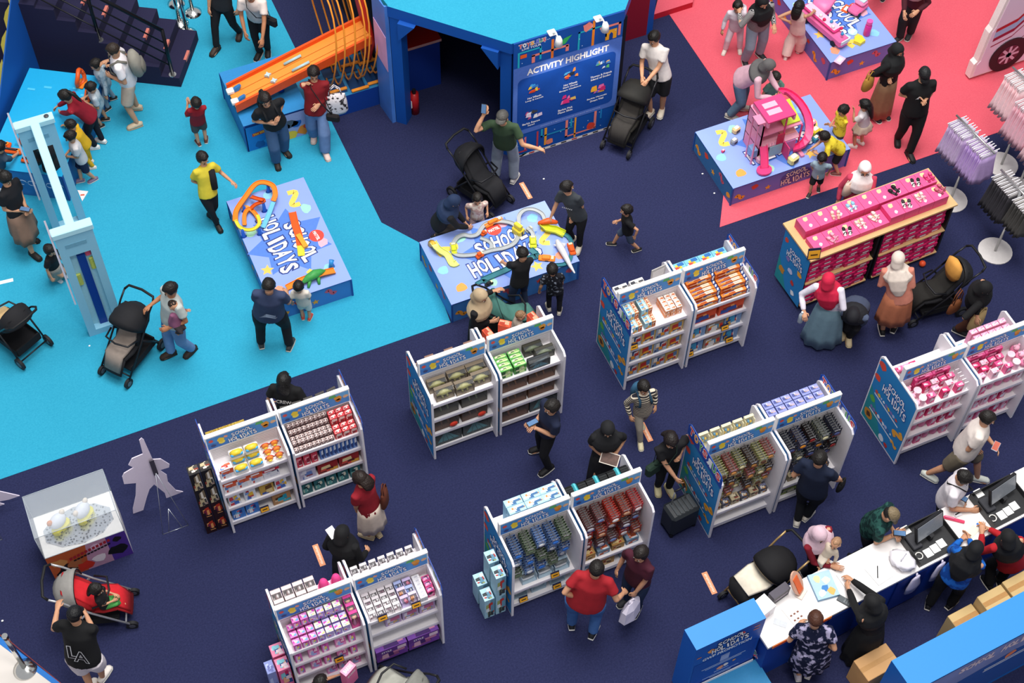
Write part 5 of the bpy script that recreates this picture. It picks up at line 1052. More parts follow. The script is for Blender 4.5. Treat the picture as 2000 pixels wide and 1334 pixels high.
TL, TM, TBb, TT = .39, .43, .40, .40
table(2.21, 12.90, 3.38, 14.93, TL, 'lilac toy table with a large orange loop track on the cyan carpet', vertical=True)
table(4.51, 11.91, 6.46, 13.10, TM, 'light blue toy table covered with winding toy train track', seed=3)
table(9.14, 12.26, 11.12, 13.46, TBb, 'toy table carrying the tall pink doll house', front=SIDEP, side=mat('#35699f', .5, var=.1), logo_front=True, seed=5)
table(11.77, 13.94, 12.96, 15.94, TT, 'toy table with the pink toy bus at the top of the picture', vertical=True, side=SIDEP, front=SIDEP, seed=6)
rt_ = math.radians(-32); c0 = P(-28, 326, .55)
tb = table(0, 0, 1.15, 2.02, .55, 'bright cyan play table with orange launchers at the upper left', side=mat('#1d5f9e', .5, var=.3, scale=5), front=mat('#2a6cac', .5, var=.4, scale=6), rot=0, top=mat('#22a8dc', .35, var=.05), art=False); tb.location = (c0.x, c0.y, 0); tb.rotation_euler.z = rt_
m = MB()
q = random.Random(5)
for i in range(16):
    x, y = q.uniform(.1, .95), q.uniform(.1, 1.8); shape(m, [(x, y), (x+.12, y), (x+.12, y+.04), (x, y+.04)], ('#1b8fc4', '#4cc0ea')[i % 2], TR(0, 0, .551), 0.0002*i)
m.build('table_print', tb)
m = MB(); q = random.Random(8)
for i in range(8): m.tube([(x+.14*i+.02, -.004, z) for x, y, z in [(.06+.06*math.cos(a*.7), 0, .3+.05*math.sin(a*.7)) for a in range(8)]], .008, '#9fc6e6', 4)
m.build('wave_print', tb)
# ---- ribbons of track
def ribbon(m, pts, w, c, t=.008, rail=.014, closed=False):
    pts = [V(p) for p in pts]; n = len(pts); L = []; R = []
    for i in range(n):
        d = (pts[(i+1) % n]-pts[i-1]) if closed else pts[min(i+1, n-1)]-pts[max(i-1, 0)]
        d.z = 0; d.normalize(); s = V((-d.y, d.x, 0))*(w/2); L.append(pts[i]+s); R.append(pts[i]-s)
    for i in range(n if closed else n-1):
        j = (i+1) % n; u = V((0, 0, t)); r = V((0, 0, t+rail))
        for a, b_, cc, dd in ((R[i], R[j], L[j], L[i]),): m.add([a+u, b_+u, cc+u, dd+u, a, b_, cc, dd], [(0, 1, 2, 3), (7, 6, 5, 4), (0, 4, 5, 1), (2, 6, 7, 3), (1, 5, 6, 2), (3, 7, 4, 0)], c)
        for A, B, k in ((L[i], L[j], -1), (R[i], R[j], 1)):
            sA = (A-pts[i])*(-.13); sB = (B-pts[j])*(-.13); m.add([A, B, B+sB, A+sA, A+r, B+r, B+sB+r, A+sA+r], [(4, 5, 6, 7), (0, 1, 5, 4), (2, 3, 7, 6), (3, 2, 1, 0), (1, 2, 6, 5), (0, 4, 7, 3)], c)
def smooth_path(ctrl, n=6, closed=False):
    pts = [V(p) for p in ctrl]; k = len(pts); out = []
    for i in range(k if closed else k-1):
        p0, p1, p2, p3 = (pts[(i-1) % k] if closed else pts[max(i-1, 0)]), pts[i], pts[(i+1) % k], (pts[(i+2) % k] if closed else pts[min(i+2, k-1)])
        for j in range(n):
            t = j/n; out.append(.5*((2*p1)+(p2-p0)*t+(2*p0-5*p1+4*p2-p3)*t*t+(3*p1-p0-3*p2+p3)*t**3))
    if not closed: out.append(pts[-1])
    return out
def on(pts, z, dz=.003): return [P(p[0], p[1], z+.003+(p[2] if len(p) > 2 else dz)) for p in pts]
ORG = mat('#ee8322', .4, var=.1); ORD = mat('#e05a1e', .4); BLT = mat('#1f55b8', .4); YEL = mat('#e6d13c', .4); GRN = mat('#3f9a4a', .5, var=.3); GREY = mat('#a9aeb0', .4); TEALT = mat('#2f7480', .45); LIME = mat('#cdd42c', .4)
def track(label, paths, name='toy_track', cat='toy', legs=(), z=TL, o=None):
    o = o or P(paths[0][0][0][0], paths[0][0][0][1], z); t = thing(name, label, cat, (o.x, o.y, z+.002)); z += .002
    for pts, w, c, closed in paths:
        m = MB(); ribbon(m, [p-t.location for p in smooth_path(on(pts, z), 5, closed)], w, c, closed=closed); m.build('track', t)
    for x, y, h in legs:
        m = MB(); b0 = P(x, y, z)-t.location; m.loft([b0+V((0, 0, .0)), b0+V((0, 0, .02)), b0+V((0, 0, h))], [(.05, .035), (.03, .02), (.018, .018)], BLT, 8); m.build('support', t)
    return t
track('orange oval loop track with blue supports on the lilac table', [([(460, 432, .1), (462, 412, .1), (480, 385, .12), (498, 362, .14), (515, 357, .15), (533, 364, .15), (538, 380, .14), (534, 393, .12)], .075, ORG, False), ([(534, 395, .11), (525, 420, .06), (514, 445, .03)], .07, mat('#6fbfe4', .3), False), ([(490, 385, .1), (503, 389, .16), (516, 393, .2), (500, 400, .12), (490, 408, .06)], .06, ORD, False), ([(478, 440, .04), (478, 420, .06), (487, 409, .05), (500, 420, .04), (508, 437, .03)], .06, ORG, False), ([(460, 430, .1), (468, 444, .1), (483, 450, .11), (498, 447, .12), (507, 436, .13), (503, 420, .12)], .05, YEL, False)], legs=((476, 462, .15), (508, 457, .12), (525, 374, .14), (478, 412, .1), (517, 412, .2)))
t = track('orange launcher track lying on the table lettering', [([(571, 415), (577, 440), (584, 462), (587, 480)], .11, ORD, False), ([(587, 480), (589, 500)], .1, YEL, False)]); m = MB(); p = P(585, 465, TL)-t.location; m.box((-.035, -.22, .022), (.035, .04, .05), mat('#f0a030', .4), T=TR(p.x, p.y, 0, .12)); m.build('launcher', t)
t = track('orange ramp with a green dinosaur at the front of the lilac table', [([(560, 563), (590, 548, .03), (612, 540, .06), (630, 534, .05), (654, 529, .02)], .1, ORG, False)])
m = MB(); p = P(611, 548, TL)-t.location; m.loft([p+V((-.16, -.02, .05)), p+V((-.06, 0, .09)), p+V((.05, .02, .1)), p+V((.15, .05, .07)), p+V((.2, .06, .05))], [.02, .055, .07, .045, .02], GRN, 8, rnd_end=True); m.loft([p+V((-.05, -.03, .06)), p+V((-.1, -.1, .0))], [.03, .02], GRN, 6); m.loft([p+V((.08, -.02, .06)), p+V((.06, -.1, .0))], [.03, .02], GRN, 6); m.build('dinosaur', t)
m = MB(); p = P(648, 522, TL)-t.location; m.loft([p+V((0, 0, .0)), p+V((0, .01, .08)), p+V((.02, .03, .12))], [(.05, .03), (.03, .03), (.04, .03)], mat('#2f8fd8', .4), 8); m.build('gate', t)
# mid table: train track
gt = [([(885, 478, .02), (892, 466, .02), (905, 460, .02), (920, 462, .02), (933, 458, .03), (942, 445, .03), (952, 437, .03), (975, 433, .03), (1000, 437, .03), (1010, 448, .03), (1012, 462, .02), (1004, 476, .02), (985, 485, .01), (960, 490, .01), (935, 497, .01), (905, 500, .01), (890, 497, .01), (884, 488, .02)], .065, GREY, True),
      ([(1014, 438, .04), (1014, 422, .06), (1025, 411, .07), (1042, 410, .07), (1058, 418, .05), (1064, 430, .03)], .06, GREY, False), ([(1030, 446, .05), (1040, 456, .03), (1042, 470, .01)], .06, GREY, False), ([(938, 466), (950, 470), (960, 478), (958, 490)], .055, GREY, False),
      ([(1090, 455), (1108, 462), (1116, 475), (1116, 492), (1113, 508), (1102, 517), (1085, 519)], .06, TEALT, False), ([(942, 548), (965, 538), (990, 527), (1010, 515), (1040, 503), (1052, 500)], .09, TEALT, False), ([(930, 556), (942, 550), (952, 552), (960, 556)], .06, TEALT, False), ([(1035, 487), (1045, 495), (1052, 505)], .09, TEALT, False)]
track('grey and teal winding toy train track on the light blue table', gt, z=TM)
def toyblk(label, px, z, parts, rz=0, name='toy', cat='toy'):
    o = P(px[0], px[1], z); o.z += .003; t = thing(name, label, cat, o, rz)
    for nm, fn in parts: m = MB(); fn(m); m.build(nm, t)
    return t
toyblk('yellow-green snake track piece at the left end of the train table', (868, 490), TM, [('slide', lambda m: ribbon(m, [p-P(868, 490, TM) for p in smooth_path([P(846, 474, TM+.12), P(853, 484, TM+.1), P(862, 492, TM+.05), P(874, 500, TM+.01), P(884, 517, TM), P(894, 514, TM)], 5)], .1, mat('#dfe27a', .4), rail=.02)), ('hood', lambda m: m.loft([P(843, 476, TM+.02)-P(868, 490, TM), P(848, 478, TM+.12)-P(868, 490, TM)], [.06, .04], mat('#e8b43c', .4), 8))], name='toy_slide')
toyblk('white toy spaceship with a long nose at the right of the train table', (1105, 500), TM, [('hull', lambda m: m.loft([P(1089, 472, TM+.06)-P(1105, 500, TM), P(1094, 482, TM+.07)-P(1105, 500, TM), P(1103, 498, TM+.06)-P(1105, 500, TM), P(1114, 520, TM+.04)-P(1105, 500, TM), P(1122, 533, TM+.03)-P(1105, 500, TM)], [.035, .055, .045, .028, .012], mat('#d9d9dc', .35), 8, rnd_end=True)), ('wing', lambda m: m.prism([(p.x, p.y) for p in (P(1080, 483, TM)-P(1105, 500, TM), P(1092, 478, TM)-P(1105, 500, TM), P(1105, 480, TM)-P(1105, 500, TM), P(1100, 492, TM)-P(1105, 500, TM))], .04, .052, '#c4c4ca'))], name='toy_spaceship')
toyblk('yellow-green launcher with a red car held by the boy in the grey tee', (1072, 445), TM, [('chute', lambda m: ribbon(m, [p-P(1072, 445, TM) for p in on([(1056, 434, .06), (1070, 448, .05), (1086, 451, .03), (1102, 459, .01)], TM)], .12, LIME, rail=.03)), ('car', lambda m: m.loft([(-.12, .06, .1), (0, .03, .12), (.1, -.02, .1)], [.03, .05, .03], ORD, 8, rnd_end=True))], name='toy_launcher')
for i, (x, y, c, lb) in enumerate(((1041, 474, LIME, 'lime green track ramp beside the black tee boy'), (886, 487, LIME, 'lime green curved track cover at the left of the train track'), (1012, 455, YEL, 'yellow and red station tower in the middle of the train table'), (1116, 488, ORD, 'red track bridge near the right edge of the train table'), (1068, 506, ORG, 'orange track ramp in front of the floral shirt boy'), (964, 437, ORG, 'orange toy locomotive on the back of the train track'), (945, 458, ORD, 'red signal toy beside the train track'), (937, 502, ORD, 'red crane toy at the front of the train track'), (955, 556, BLACKP, 'dark toy wagon at the front of the train table'), (1033, 450, GREY, 'grey toy station beside the yellow tower'))):
    a = (1.2, 1.3, .4, 1.4, -.5, .15, .3, .2, .2, .3)[i]; l, w, h = ((.22, .1, .06), (.2, .09, .06), (.12, .16, .2), (.22, .09, .07), (.24, .1, .06), (.3, .07, .09), (.1, .06, .08), (.12, .07, .1), (.13, .06, .06), (.12, .08, .06))[i]
    toyblk(lb, (x, y), TM, [('block', lambda m, c=c, l=l, w=w, h=h: (m.box((-l/2, -w/2, .0), (l/2, w/2, h*.55), c, bev=.012), m.box((-l*.3, -w*.4, h*.56), (l*.2, w*.4, h), c, bev=.01))), ('detail', lambda m, l=l, w=w, h=h: (m.box((-l*.1, -w*.52, h*.1), (l*.1, w*.52, h*.4), '#2c2c34'), m.box((l*.25, -w*.3, h*.56), (l*.4, w*.3, h*.8), '#e8d8b0')))], a, 'toy_piece')
# cyan table: orange launchers
for i, (x, y, lb) in enumerate(((160, 165, 'orange ring launcher standing at the back of the cyan table'), (52, 275, 'orange ring launcher seen through the pale blue frame'))):
    toyblk(lb, (x, y), .552, [('ring', lambda m: m.tube([(.11*math.cos(a), .02*math.sin(a*2), .14+.13*math.sin(a)) for a in [2*PI*k/14 for k in range(14)]], .035, ORD, 8, closed=True)), ('foot', lambda m: m.box((-.1, -.06, 0), (.1, .06, .03), ORG, bev=.01))], .9, 'ring_launcher')
for i, (x, y, lb, a) in enumerate(((172, 188, 'orange and red launcher held by the child in grey', 1.2), (25, 297, 'orange racing launcher under the hand at the left edge', -.6), (62, 316, 'red-orange racing track piece on the cyan table', -.6), (3, 285, 'red toy shark launcher at the left edge of the cyan table', -.5))):
    toyblk(lb, (x, y), .552, [('body', lambda m: m.box((-.15, -.05, 0), (.15, .05, .05), ORD, bev=.015)), ('rail', lambda m: m.box((-.13, -.015, .05), (.1, .015, .07), '#2a2a30')), ('wheel', lambda m: m.cyl((.1, 0, .05), .03, .02, ORG, 10))], a, 'racing_launcher')
# top-right table toys
def bus(m):
    m.box((-.1, -.5, .03), (.1, .5, .2), mat('#ee6fa8', .35, var=.05), bev=.04)
def bus_parts(t):
    m = MB(); m.box((-.085, -.30, .2), (.085, .42, .26), mat('#e23f86', .4), bev=.02); m.box((-.07, -.28, .262), (.07, .4, .264), '#f6bcd4'); m.build('open_roof', t)
    m = MB(); m.box((-.09, -.505, .12), (.09, -.49, .19), '#d8eef2'); m.build('windscreen', t)
    for sx in (-1, 1):
        for y in (-.34, .3):
            m = MB(); m.cyl((0, 0, -.015), .05, .03, '#17171c', 12, T=MX.Translation((sx*.1, y, .05)) @ MX.Rotation(PI/2, 4, 'Y')); m.build('wheel', t)
    for i in range(6):
        m = MB(); m.ball((q.uniform(-.05, .05), -.42+i*.1, .28), (.03, .03, .03), ('#3f8fc8', '#d8285c', '#f0e0e4')[i % 3], 7, 5); m.build('accessory', t)
o = P(1606, 60, TT+.003); t = thing('toy_bus', 'long pink toy bus parked on the upper right toy table', 'toy', o, .22); m = MB(); bus(m); m.build('bus_body', t); bus_parts(t)
toyblk('magenta drink bottle standing on the upper right toy table', (1692, 68), TT, [('bottle', lambda m: m.loft([(0, 0, 0), (0, 0, .02), (0, 0, .2), (0, 0, .24)], [.05, .058, .055, .035], mat('#d8369a', .3, var=.2), 12)), ('cap', lambda m: m.cyl((0, 0, .24), .05, .06, mat('#ec5cb0', .3), 12))], 0, 'drink_bottle', 'bottle')
toyblk('yellow star shaped toy on the upper right toy table', (1677, 82), TT, [('star_toy', lambda m: m.prism(star(0, 0, .1, .75), 0, .06, mat('#f2d83c', .4)))], .3, 'star_toy')
toyblk('pink toy car on the upper right toy table', (1674, 22), TT, [('car_body', lambda m: (m.box((-.17, -.1, .03), (.17, .1, .12), mat('#ec6aa0', .35), bev=.03), m.box((-.02, -.09, .121), (.15, .09, .2), mat('#f08cb8', .35), bev=.03))), ('canopy_stripes', lambda m: m.box((.02, -.07, .2), (.13, .07, .215), '#c8ecf0')), ('wheel', lambda m: m.cyl((0, 0, -.11), .045, .22, '#202026', 12, T=MX.Translation((-.1, 0, .045)) @ MX.Rotation(PI/2, 4, 'X')))], .4, 'toy_car')
toyblk('pink toy shell house beside the girl in the pale jumpsuit', (1602, 22), TT, [('shell', lambda m: m.loft([(-.14, 0, .04), (0, .0, .14), (.16, .02, .2)], [(.1, .04), (.16, .05), (.18, .02)], mat('#f07cb0', .35), 10, side=(0, 1, 0))), ('tray', lambda m: m.box((-.16, -.14, 0), (.14, .14, .03), mat('#e64a94', .4), bev=.02))], .5, 'toy_shell_house')
for x, y, c, lb in ((1665, 108-45, '#bfe6f2', 'round pale blue play dish on the upper right toy table'), (1637, 85, '#f2c4dc', 'pale pink play tray on the upper right toy table'), (1640, 118, '#e8bcd8', 'pink card lying at the front corner of the upper right table'), (1650, 76, '#bfe6ea', 'pale mint play piece beside the pink toy bus'), (1653, 18, '#e8602c', 'orange and green play vegetable beside the pink toy car')):
    toyblk(lb, (x, y), TT, [('dish', lambda m, c=c: (m.cyl((0, 0, 0), .08, .012, c, 12) if 'dish' in lb else m.box((-.09, -.06, 0), (.09, .06, .012), c, bev=.004))), ('pattern', lambda m: m.box((-.05, -.03, .0125), (.05, .03, .014), '#f6eef2'))], .5, 'play_piece')
# ------------------------------------------------------------------ doll house with slide
DH = P(1500, 290, TBb); DH.z += .003; t = thing('doll_house', 'tall pink doll house with a spiral slide on the toy table', 'doll house', DH, 0)
PK = mat('#f08fb0', .35, var=.06); PK2 = mat('#e8447f', .35, var=.06); PK3 = mat('#f6b4c8', .35)
def part(nm, fn): m = MB(); fn(m); return m.build(nm, t)
def W(x, y, z): return P(x, y, TBb+z)-DH
def slab(m, pts, z0, z1, c): m.prism([(p.x, p.y) for p in pts], z0, z1, c)
A0, A1 = W(1443, 322, 0), W(1462, 322, 0)
bx0, bx1, by0, by1 = -.28, .12, -.16, .28
part('storey', lambda m: (m.box((bx0, by0, 0), (bx1, by1, .02), PK), m.box((bx0, by1-.015, .02), (bx1, by1, .78), PK), m.box((bx0, by0, .02), (bx0+.015, by1, .78), PK)))
for i, z in enumerate((.24, .50, .76)): part('floor_plate', lambda m, z=z: m.box((bx0, by0+.02*i, z), (bx1+.3*(i < 2), by1, z+.016), PK if i % 2 else PK3))
for x, y in ((bx1-.02, by0), (.40, by0), (.40, by1-.02), (bx0, by0)): part('post', lambda m, x=x, y=y: m.box((x, y, 0), (x+.02, y+.02, .76 if x < .3 else .5), PK2))
part('roof_terrace', lambda m: (m.box((bx0+.02, by0-.06, .86), (bx1+.08, by1-.05, .885), PK2), m.box((bx0+.1, by0+.06, .886), (bx1-.08, by0+.16, .89), PK3), m.box((bx0+.1, by0+.2, .886), (bx1-.08, by0+.3, .89), PK3), m.box((bx0+.02, by0-.06, .77), (bx0+.05, by1-.05, .86), PK), m.box((bx1+.05, by0-.06, .77), (bx1+.08, by1-.05, .86), PK)))
part('railing', lambda m: [m.box((bx0+.05+.05*i, by0-.01, .25), (bx0+.06+.05*i, by0, .34), PK3) for i in range(8)])
part('window_wall', lambda m: (m.box((-.1, by0-.01, .02), (bx1, by0+.005, .23), mat('#9fb8be', .3)), m.box((.0, by0-.012, .26), (bx1, by0, .46), mat('#c8284c', .4))))
part('side_room', lambda m: (m.box((.14, by0+.06, .02), (.40, by1, .03), PK), m.box((.15, by1-.012, .03), (.4, by1, .5), mat('#ef8a94', .4)), m.box((.15, by0+.1, .26), (.4, by1, .27), mat('#f4a8a0', .4))))
part('lime_roof', lambda m: m.add([(.12, by0+.06, .53), (.40, by0+.06, .53), (.40, by1-.02, .64), (.12, by1-.02, .64), (.12, by0+.06, .55), (.40, by0+.06, .55), (.40, by1-.02, .66), (.12, by1-.02, .66)], [(4, 5, 6, 7), (3, 2, 1, 0), (0, 1, 5, 4), (1, 2, 6, 5), (2, 3, 7, 6), (3, 0, 4, 7)], mat('#c8dc3c', .4)))
part('door_panel', lambda m: (m.box((.14, by0-.16, 0), (.155, by0+.05, .26), PK2), m.box((.16, by0-.02, 0), (.34, by0-.005, .24), mat('#c078b4', .3)), m.box((.36, by0-.2, 0), (.42, by0-.04, .04), PK)))
sl = []
for i in range(15):
    a = PI*.62-PI*1.28*i/14; sl.append(V((.40+.25*math.cos(a)*.9+.02, .1+.34*math.sin(a), .66-.62*i/14)))
def slide(m):
    ribbon(m, sl, .12, mat('#f0427f', .35), rail=.045, t=.012)
part('spiral_slide', slide)
def pool(m):
    m.prism([(-.28+.12*math.cos(a), by0-.22+.1*math.sin(a)) for a in [2*PI*k/14 for k in range(14)]], .02, .05, PK2)
    ribbon(m, [V((-.22, by0+.0, .3)), V((-.24, by0-.1, .18)), V((-.27, by0-.2, .05))], .12, PK2, rail=.04)
part('pool_slide', pool)
part('lift_tower', lambda m: (m.box((bx0-.12, by0-.02, 0), (bx0-.1, by0, .86), PK), m.box((bx0-.12, by0+.14, 0), (bx0-.1, by0+.16, .86), PK), m.box((bx0-.12, by0-.02, .84), (bx0, by0+.16, .87), PK), m.box((bx0-.11, by0, .12), (bx0-.02, by0+.14, .26), mat('#7a9cc8', .3))))
for x, y, c, lb, s in ((1437, 258, '#e6c48c', 'tan toy cabinet behind the doll house', .09), (1433, 280, '#8a8f9c', 'grey toy cooker beside the doll house', .08), (1482, 305, '#e8c838', 'yellow doll chair in front of the doll house', .08), (1485, 315, '#f0b4c4', 'pink striped doll bed in front of the doll house', .1), (1548, 317, '#e8dc94', 'yellow picture toy box in the yellow shirt child\'s hand', .12), (1590, 262, '#ead23a', 'yellow toy oven near the yellow shirt child', .11), (1583, 247, '#f08cb0', 'round pink toy behind the slide', .1), (1592, 275, '#3f9ab4', 'teal toy block under the yellow oven', .08), (1412, 297, '#e8386c', 'small magenta toy stool at the left of the table', .04)):
    toyblk(lb, (x, y), TBb, [('body', lambda m, c=c, s=s: m.box((-s*.7, -s*.5, 0), (s*.7, s*.5, s*1.1), mat(c, .4, var=.15), bev=s*.2)), ('detail', lambda m, s=s: (m.box((-s*.4, -s*.52, s*.3), (s*.4, -s*.5, s*.8), '#4a3a34'), m.box((-s*.4, -s*.3, s*1.1), (s*.4, s*.3, s*1.16), '#f4e8d8')))], .3, 'doll_furniture')
# ------------------------------------------------------------------ orange race ramp with coil, upper middle
RB = table(2.86, 16.08, 3.86, 17.27, .57, 'blue launch box carrying the low end of the orange ramp', side=mat('#2a77bc', .5), front=mat('#1a4c9c', .5), art=False, name='launch_box', top=mat('#2f86c4', .45))
m = MB(); T = plane_T((0, -.012, 0), (1, 0, 0), (0, 0, 1)); q = random.Random(2)
shape(m, [(.0, .0), (.45, .0), (.45, .52), (0, .52)], '#1c7fd0', T, 0); shape(m, [(.45, .0), (1.0, .0), (1.0, .54), (.45, .54)], '#9aa8d8', T, 0)
for x, y, r, c in ((.72, .33, .14, '#4a5668'), (.8, .3, .1, '#2060b0'), (.62, .3, .08, '#e8ecf4'), (.9, .12, .12, '#e88a28'), (.7, .1, .14, '#e8c83c'), (.6, .08, .1, '#20242c'), (.95, .18, .06, '#d84028'), (.2, .1, .1, '#1860a8'), (.35, .12, .1, '#2a98dc')): shape(m, blob(x, y, r, 9, .5, int(x*50)), c, T, .001+.0004*int(y*20))
shape(m, [(.1, .3), (.4, .33), (.4, .4), (.1, .36)], '#d8401c', T, .003); m.text('Hot Wheels', .26, .05, '#f6c83c', T=T @ TR(.25, .35, .005, .08), bold=.03); m.build('front_print', RB)
ry0, ry1 = 16.33, 16.77; Ls = (V((2.84, ry0, .72)), V((5.02, ry0+.02, 1.30)))
t = thing('race_ramp', 'long orange two-lane race ramp rising towards the portal', 'race track', (2.84, 16.55, .57))
def rp(u, v, z=0): return V((2.84+2.2*u, ry0+(ry1-ry0)*v, .70+.58*u+z))-V((2.84, 16.55, .57))
def strip(m, v0, v1, z0, z1, c): m.add([rp(0, v0, z0), rp(1, v0, z0), rp(1, v1, z0), rp(0, v1, z0), rp(0, v0, z1), rp(1, v0, z1), rp(1, v1, z1), rp(0, v1, z1)], [(4, 5, 6, 7), (3, 2, 1, 0), (0, 1, 5, 4), (1, 2, 6, 5), (2, 3, 7, 6), (3, 0, 4, 7)], c)
ORP = mat('#f2943a', .4, var=.04)
m = MB(); strip(m, 0, 1, 0, .03, ORP); m.build('deck', t)
for v in (-.06, .97):
    m = MB(); strip(m, v, v+.09, -.05, .1, mat('#e8561c', .4)); m.build('side_wall', t)
for v in (.3, .62):
    m = MB(); strip(m, v, v+.015, .031, .036, '#c8641c'); m.build('lane_line', t)
for u, v in ((.02, .2), (.02, .72)):
    m = MB(); p = rp(u, v, .03); m.box((-.06, -.05, 0), (.05, .05, .06), '#f2eee8', T=TR(p.x-.02, p.y, p.z), bev=.01); m.loft([p+V((.03, 0, .0)), p+V((.09, 0, .05)), p+V((.14, 0, .1))], [(.05, .05), (.05, .045), (.02, .03)], mat('#2f74b4', .4), 5, smooth=False); m.build('start_lever', t)
for u, v in ((.28, .62), (.3, .25)):
    m = MB(); p = rp(u, v, .035); m.prism([(p.x+a*.7, p.y+b_*.7) for a, b_ in star(0, 0, .08, .5, 4)], p.z, p.z+.04, mat('#b8d0d8', .4)); m.build('spinner', t)
for u, v in ((.47, .72), (.5, .28)):
    m = MB(); p = rp(u, v, .05); m.tube([p-V((.14, 0, .03)), p+V((.14, 0, .05))], .022, mat('#a8ccd4', .35), 8); m.build('lever', t)
m = MB(); m.tube([rp(.1, .5, -.13), rp(.1, .5, 0)], .05, BLT, 8); m.tube([rp(.35, .5, -.33), rp(.35, .5, 0)], .05, BLT, 8); m.build('support', t)
# stepped blue base right of the launch box
t = thing('coil_base', 'stepped blue plinth under the orange tube coil', 'plinth', (4.28, 16.22, 0))
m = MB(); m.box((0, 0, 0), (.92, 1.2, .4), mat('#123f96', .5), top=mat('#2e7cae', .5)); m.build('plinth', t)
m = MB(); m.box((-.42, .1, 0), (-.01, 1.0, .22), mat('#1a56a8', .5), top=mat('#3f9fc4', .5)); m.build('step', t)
for i in range(3):
    for j in range(3): m = MB(); m.box((.06+.29*i, .08+.36*j, .4), (.3+.29*i, .38+.36*j, .415), mat('#163a66', .4)); m.build('inset_tile', t)
t = thing('tube_coil', 'tall coil of thin orange tubes looping over the ramp', 'track coil', (4.75, 16.55, .415)); OT = mat('#f0932e', .35, var=.1)
for k, (dx, ph) in enumerate(((0, 0), (.13, .15), (.3, -.1), (.45, .2), (.52, .05), (.66, -.12), (.74, .1))):
    m = MB(); pts = []
    for i in range(25):
        a = -PI/2+2*PI*i/24*.98; pts.append(V((-.38+dx+.12*i/24+.05*math.sin(a*2+ph), .12-.55*math.cos(a+ph*.3)*1.05, .95+.95*math.sin(a))))
    m.tube(pts, .014, OT, 6); m.build('tube', t)
for i, (x, y) in enumerate(((-.3, -.2), (-.28, .35), (.02, -.3), (.05, .25), (.3, -.26), (.32, .2))):
    m = MB(); m.box((x-.14, y-.025, 0), (x+.14, y+.025, .035), OT, bev=.008); m.build('bracket', t)
m = MB(); m.loft([(.28, .1, .35), (.34, .05, .75), (.3, .25, 1.3), (.2, .5, 1.75)], [(.05, .2), (.06, .28), (.05, .25), (.04, .2)], mat('#c8261c', .4), 10, side=(1, 0, 0)); m.build('red_funnel', t)
m = MB(); m.T = TR(.35, .45, 1.8, -.1, 0, -.12); m.box((-.3, -.18, 0), (.45, .2, .04), mat('#ec6218', .4)); m.build('top_ramp', t)
# ------------------------------------------------------------------ pale blue frame game (two uprights and a top beam)
PB_ = mat('#8cc4dc', .45, var=.04); PBT = mat('#b4e2ee', .45, var=.03); 
t = thing('frame_game', 'pale blue frame game of two slotted uprights joined by a beam', 'game stand', (0, 13.66, 0)); FH = 2.28
def upright(y, low):
    m = MB(); o = y-13.66; w = .25
    m.box((-w, o-.0, 0), (-w+.11, o+.1, FH-.1), PB_); m.box((w-.11, o, 0), (w, o+.1, FH-.1), PB_); m.box((-w+.11, o, FH-.5), (w-.11, o+.1, FH-.1), PB_); m.box((-w+.11, o, 0), (w-.11, o+.1, .12), PB_); m.build('upright', t)
    m = MB(); m.box((-w-.02, o-.02, FH-.1), (w+.02, o+.12, FH), PBT, bev=.01); m.build('cap', t)
    m = MB(); m.box((-.15, o-.006, FH-.33), (.13, o+.0, FH-.26), mat('#6fa4bc', .5)); m.build('slot', t)
    m = MB(); m.box((-w+.11, o+.1, .0), (w-.11, o+.13, FH-.45), mat('#a8dcea', .5)) if low else m.box((-.03, o+.1, .3), (.03, o+.14, FH-.3), PB_); m.build('back_board', t)
    m = MB(); m.box((-.055, o+.07, .12), (.055, o+.099, FH-.62), mat('#123a92', .4)) if low else m.tube([(.18, o+.05, FH), (.18, o+.05, FH+.012)], .035, mat('#4a4a50', .4), 10); m.build('slide_strip' if low else 'bolt', t)
    m = MB(); m.T = MX.Translation((-w-.03, o+.06, 0)) @ MX.Rotation(PI/2, 4, 'Z'); m.T = m.T @ MX.Rotation(PI/2, 4, 'X')
    m.prism([(-.03, .75), (.1, .85), (.13, 1.5), (.05, 2.2), (-.02, 2.55), (-.05, 2.1)], -.012, .012, mat('#ece4f0', .4)); m.build('fin_board', t)
upright(13.66, True); upright(15.66, False)
m = MB(); m.box((-.06, .1, FH-.09), (.06, 2.0, FH-.005), PBT, bev=.01); m.build('top_beam', t)
for i, (x, z, c) in enumerate(((.12, 1.3, '#c4cc5c'), (-.12, 1.05, '#b8c45c'), (.1, 1.6, '#e0506c'))):
    m = MB(); m.box((x-.04, .064, z), (x+.04, .099, z+.25), mat(c, .4, var=.4, scale=50), bev=.02); m.build('flap', t)
m = MB(); m.prism([(0, 0), (.08, .18), (-.08, .22)], 0, .012, '#f4e8e4'); m.box((-.03, .1, .0121), (.03, .13, .014), '#d86a54'); o = tag(m.build('pennant'), 'small white pennant on the floor beside the pale blue frame', 'pennant'); p = P(161, 394); o.location = (p.x, p.y, .007); o.rotation_euler.z = -.3
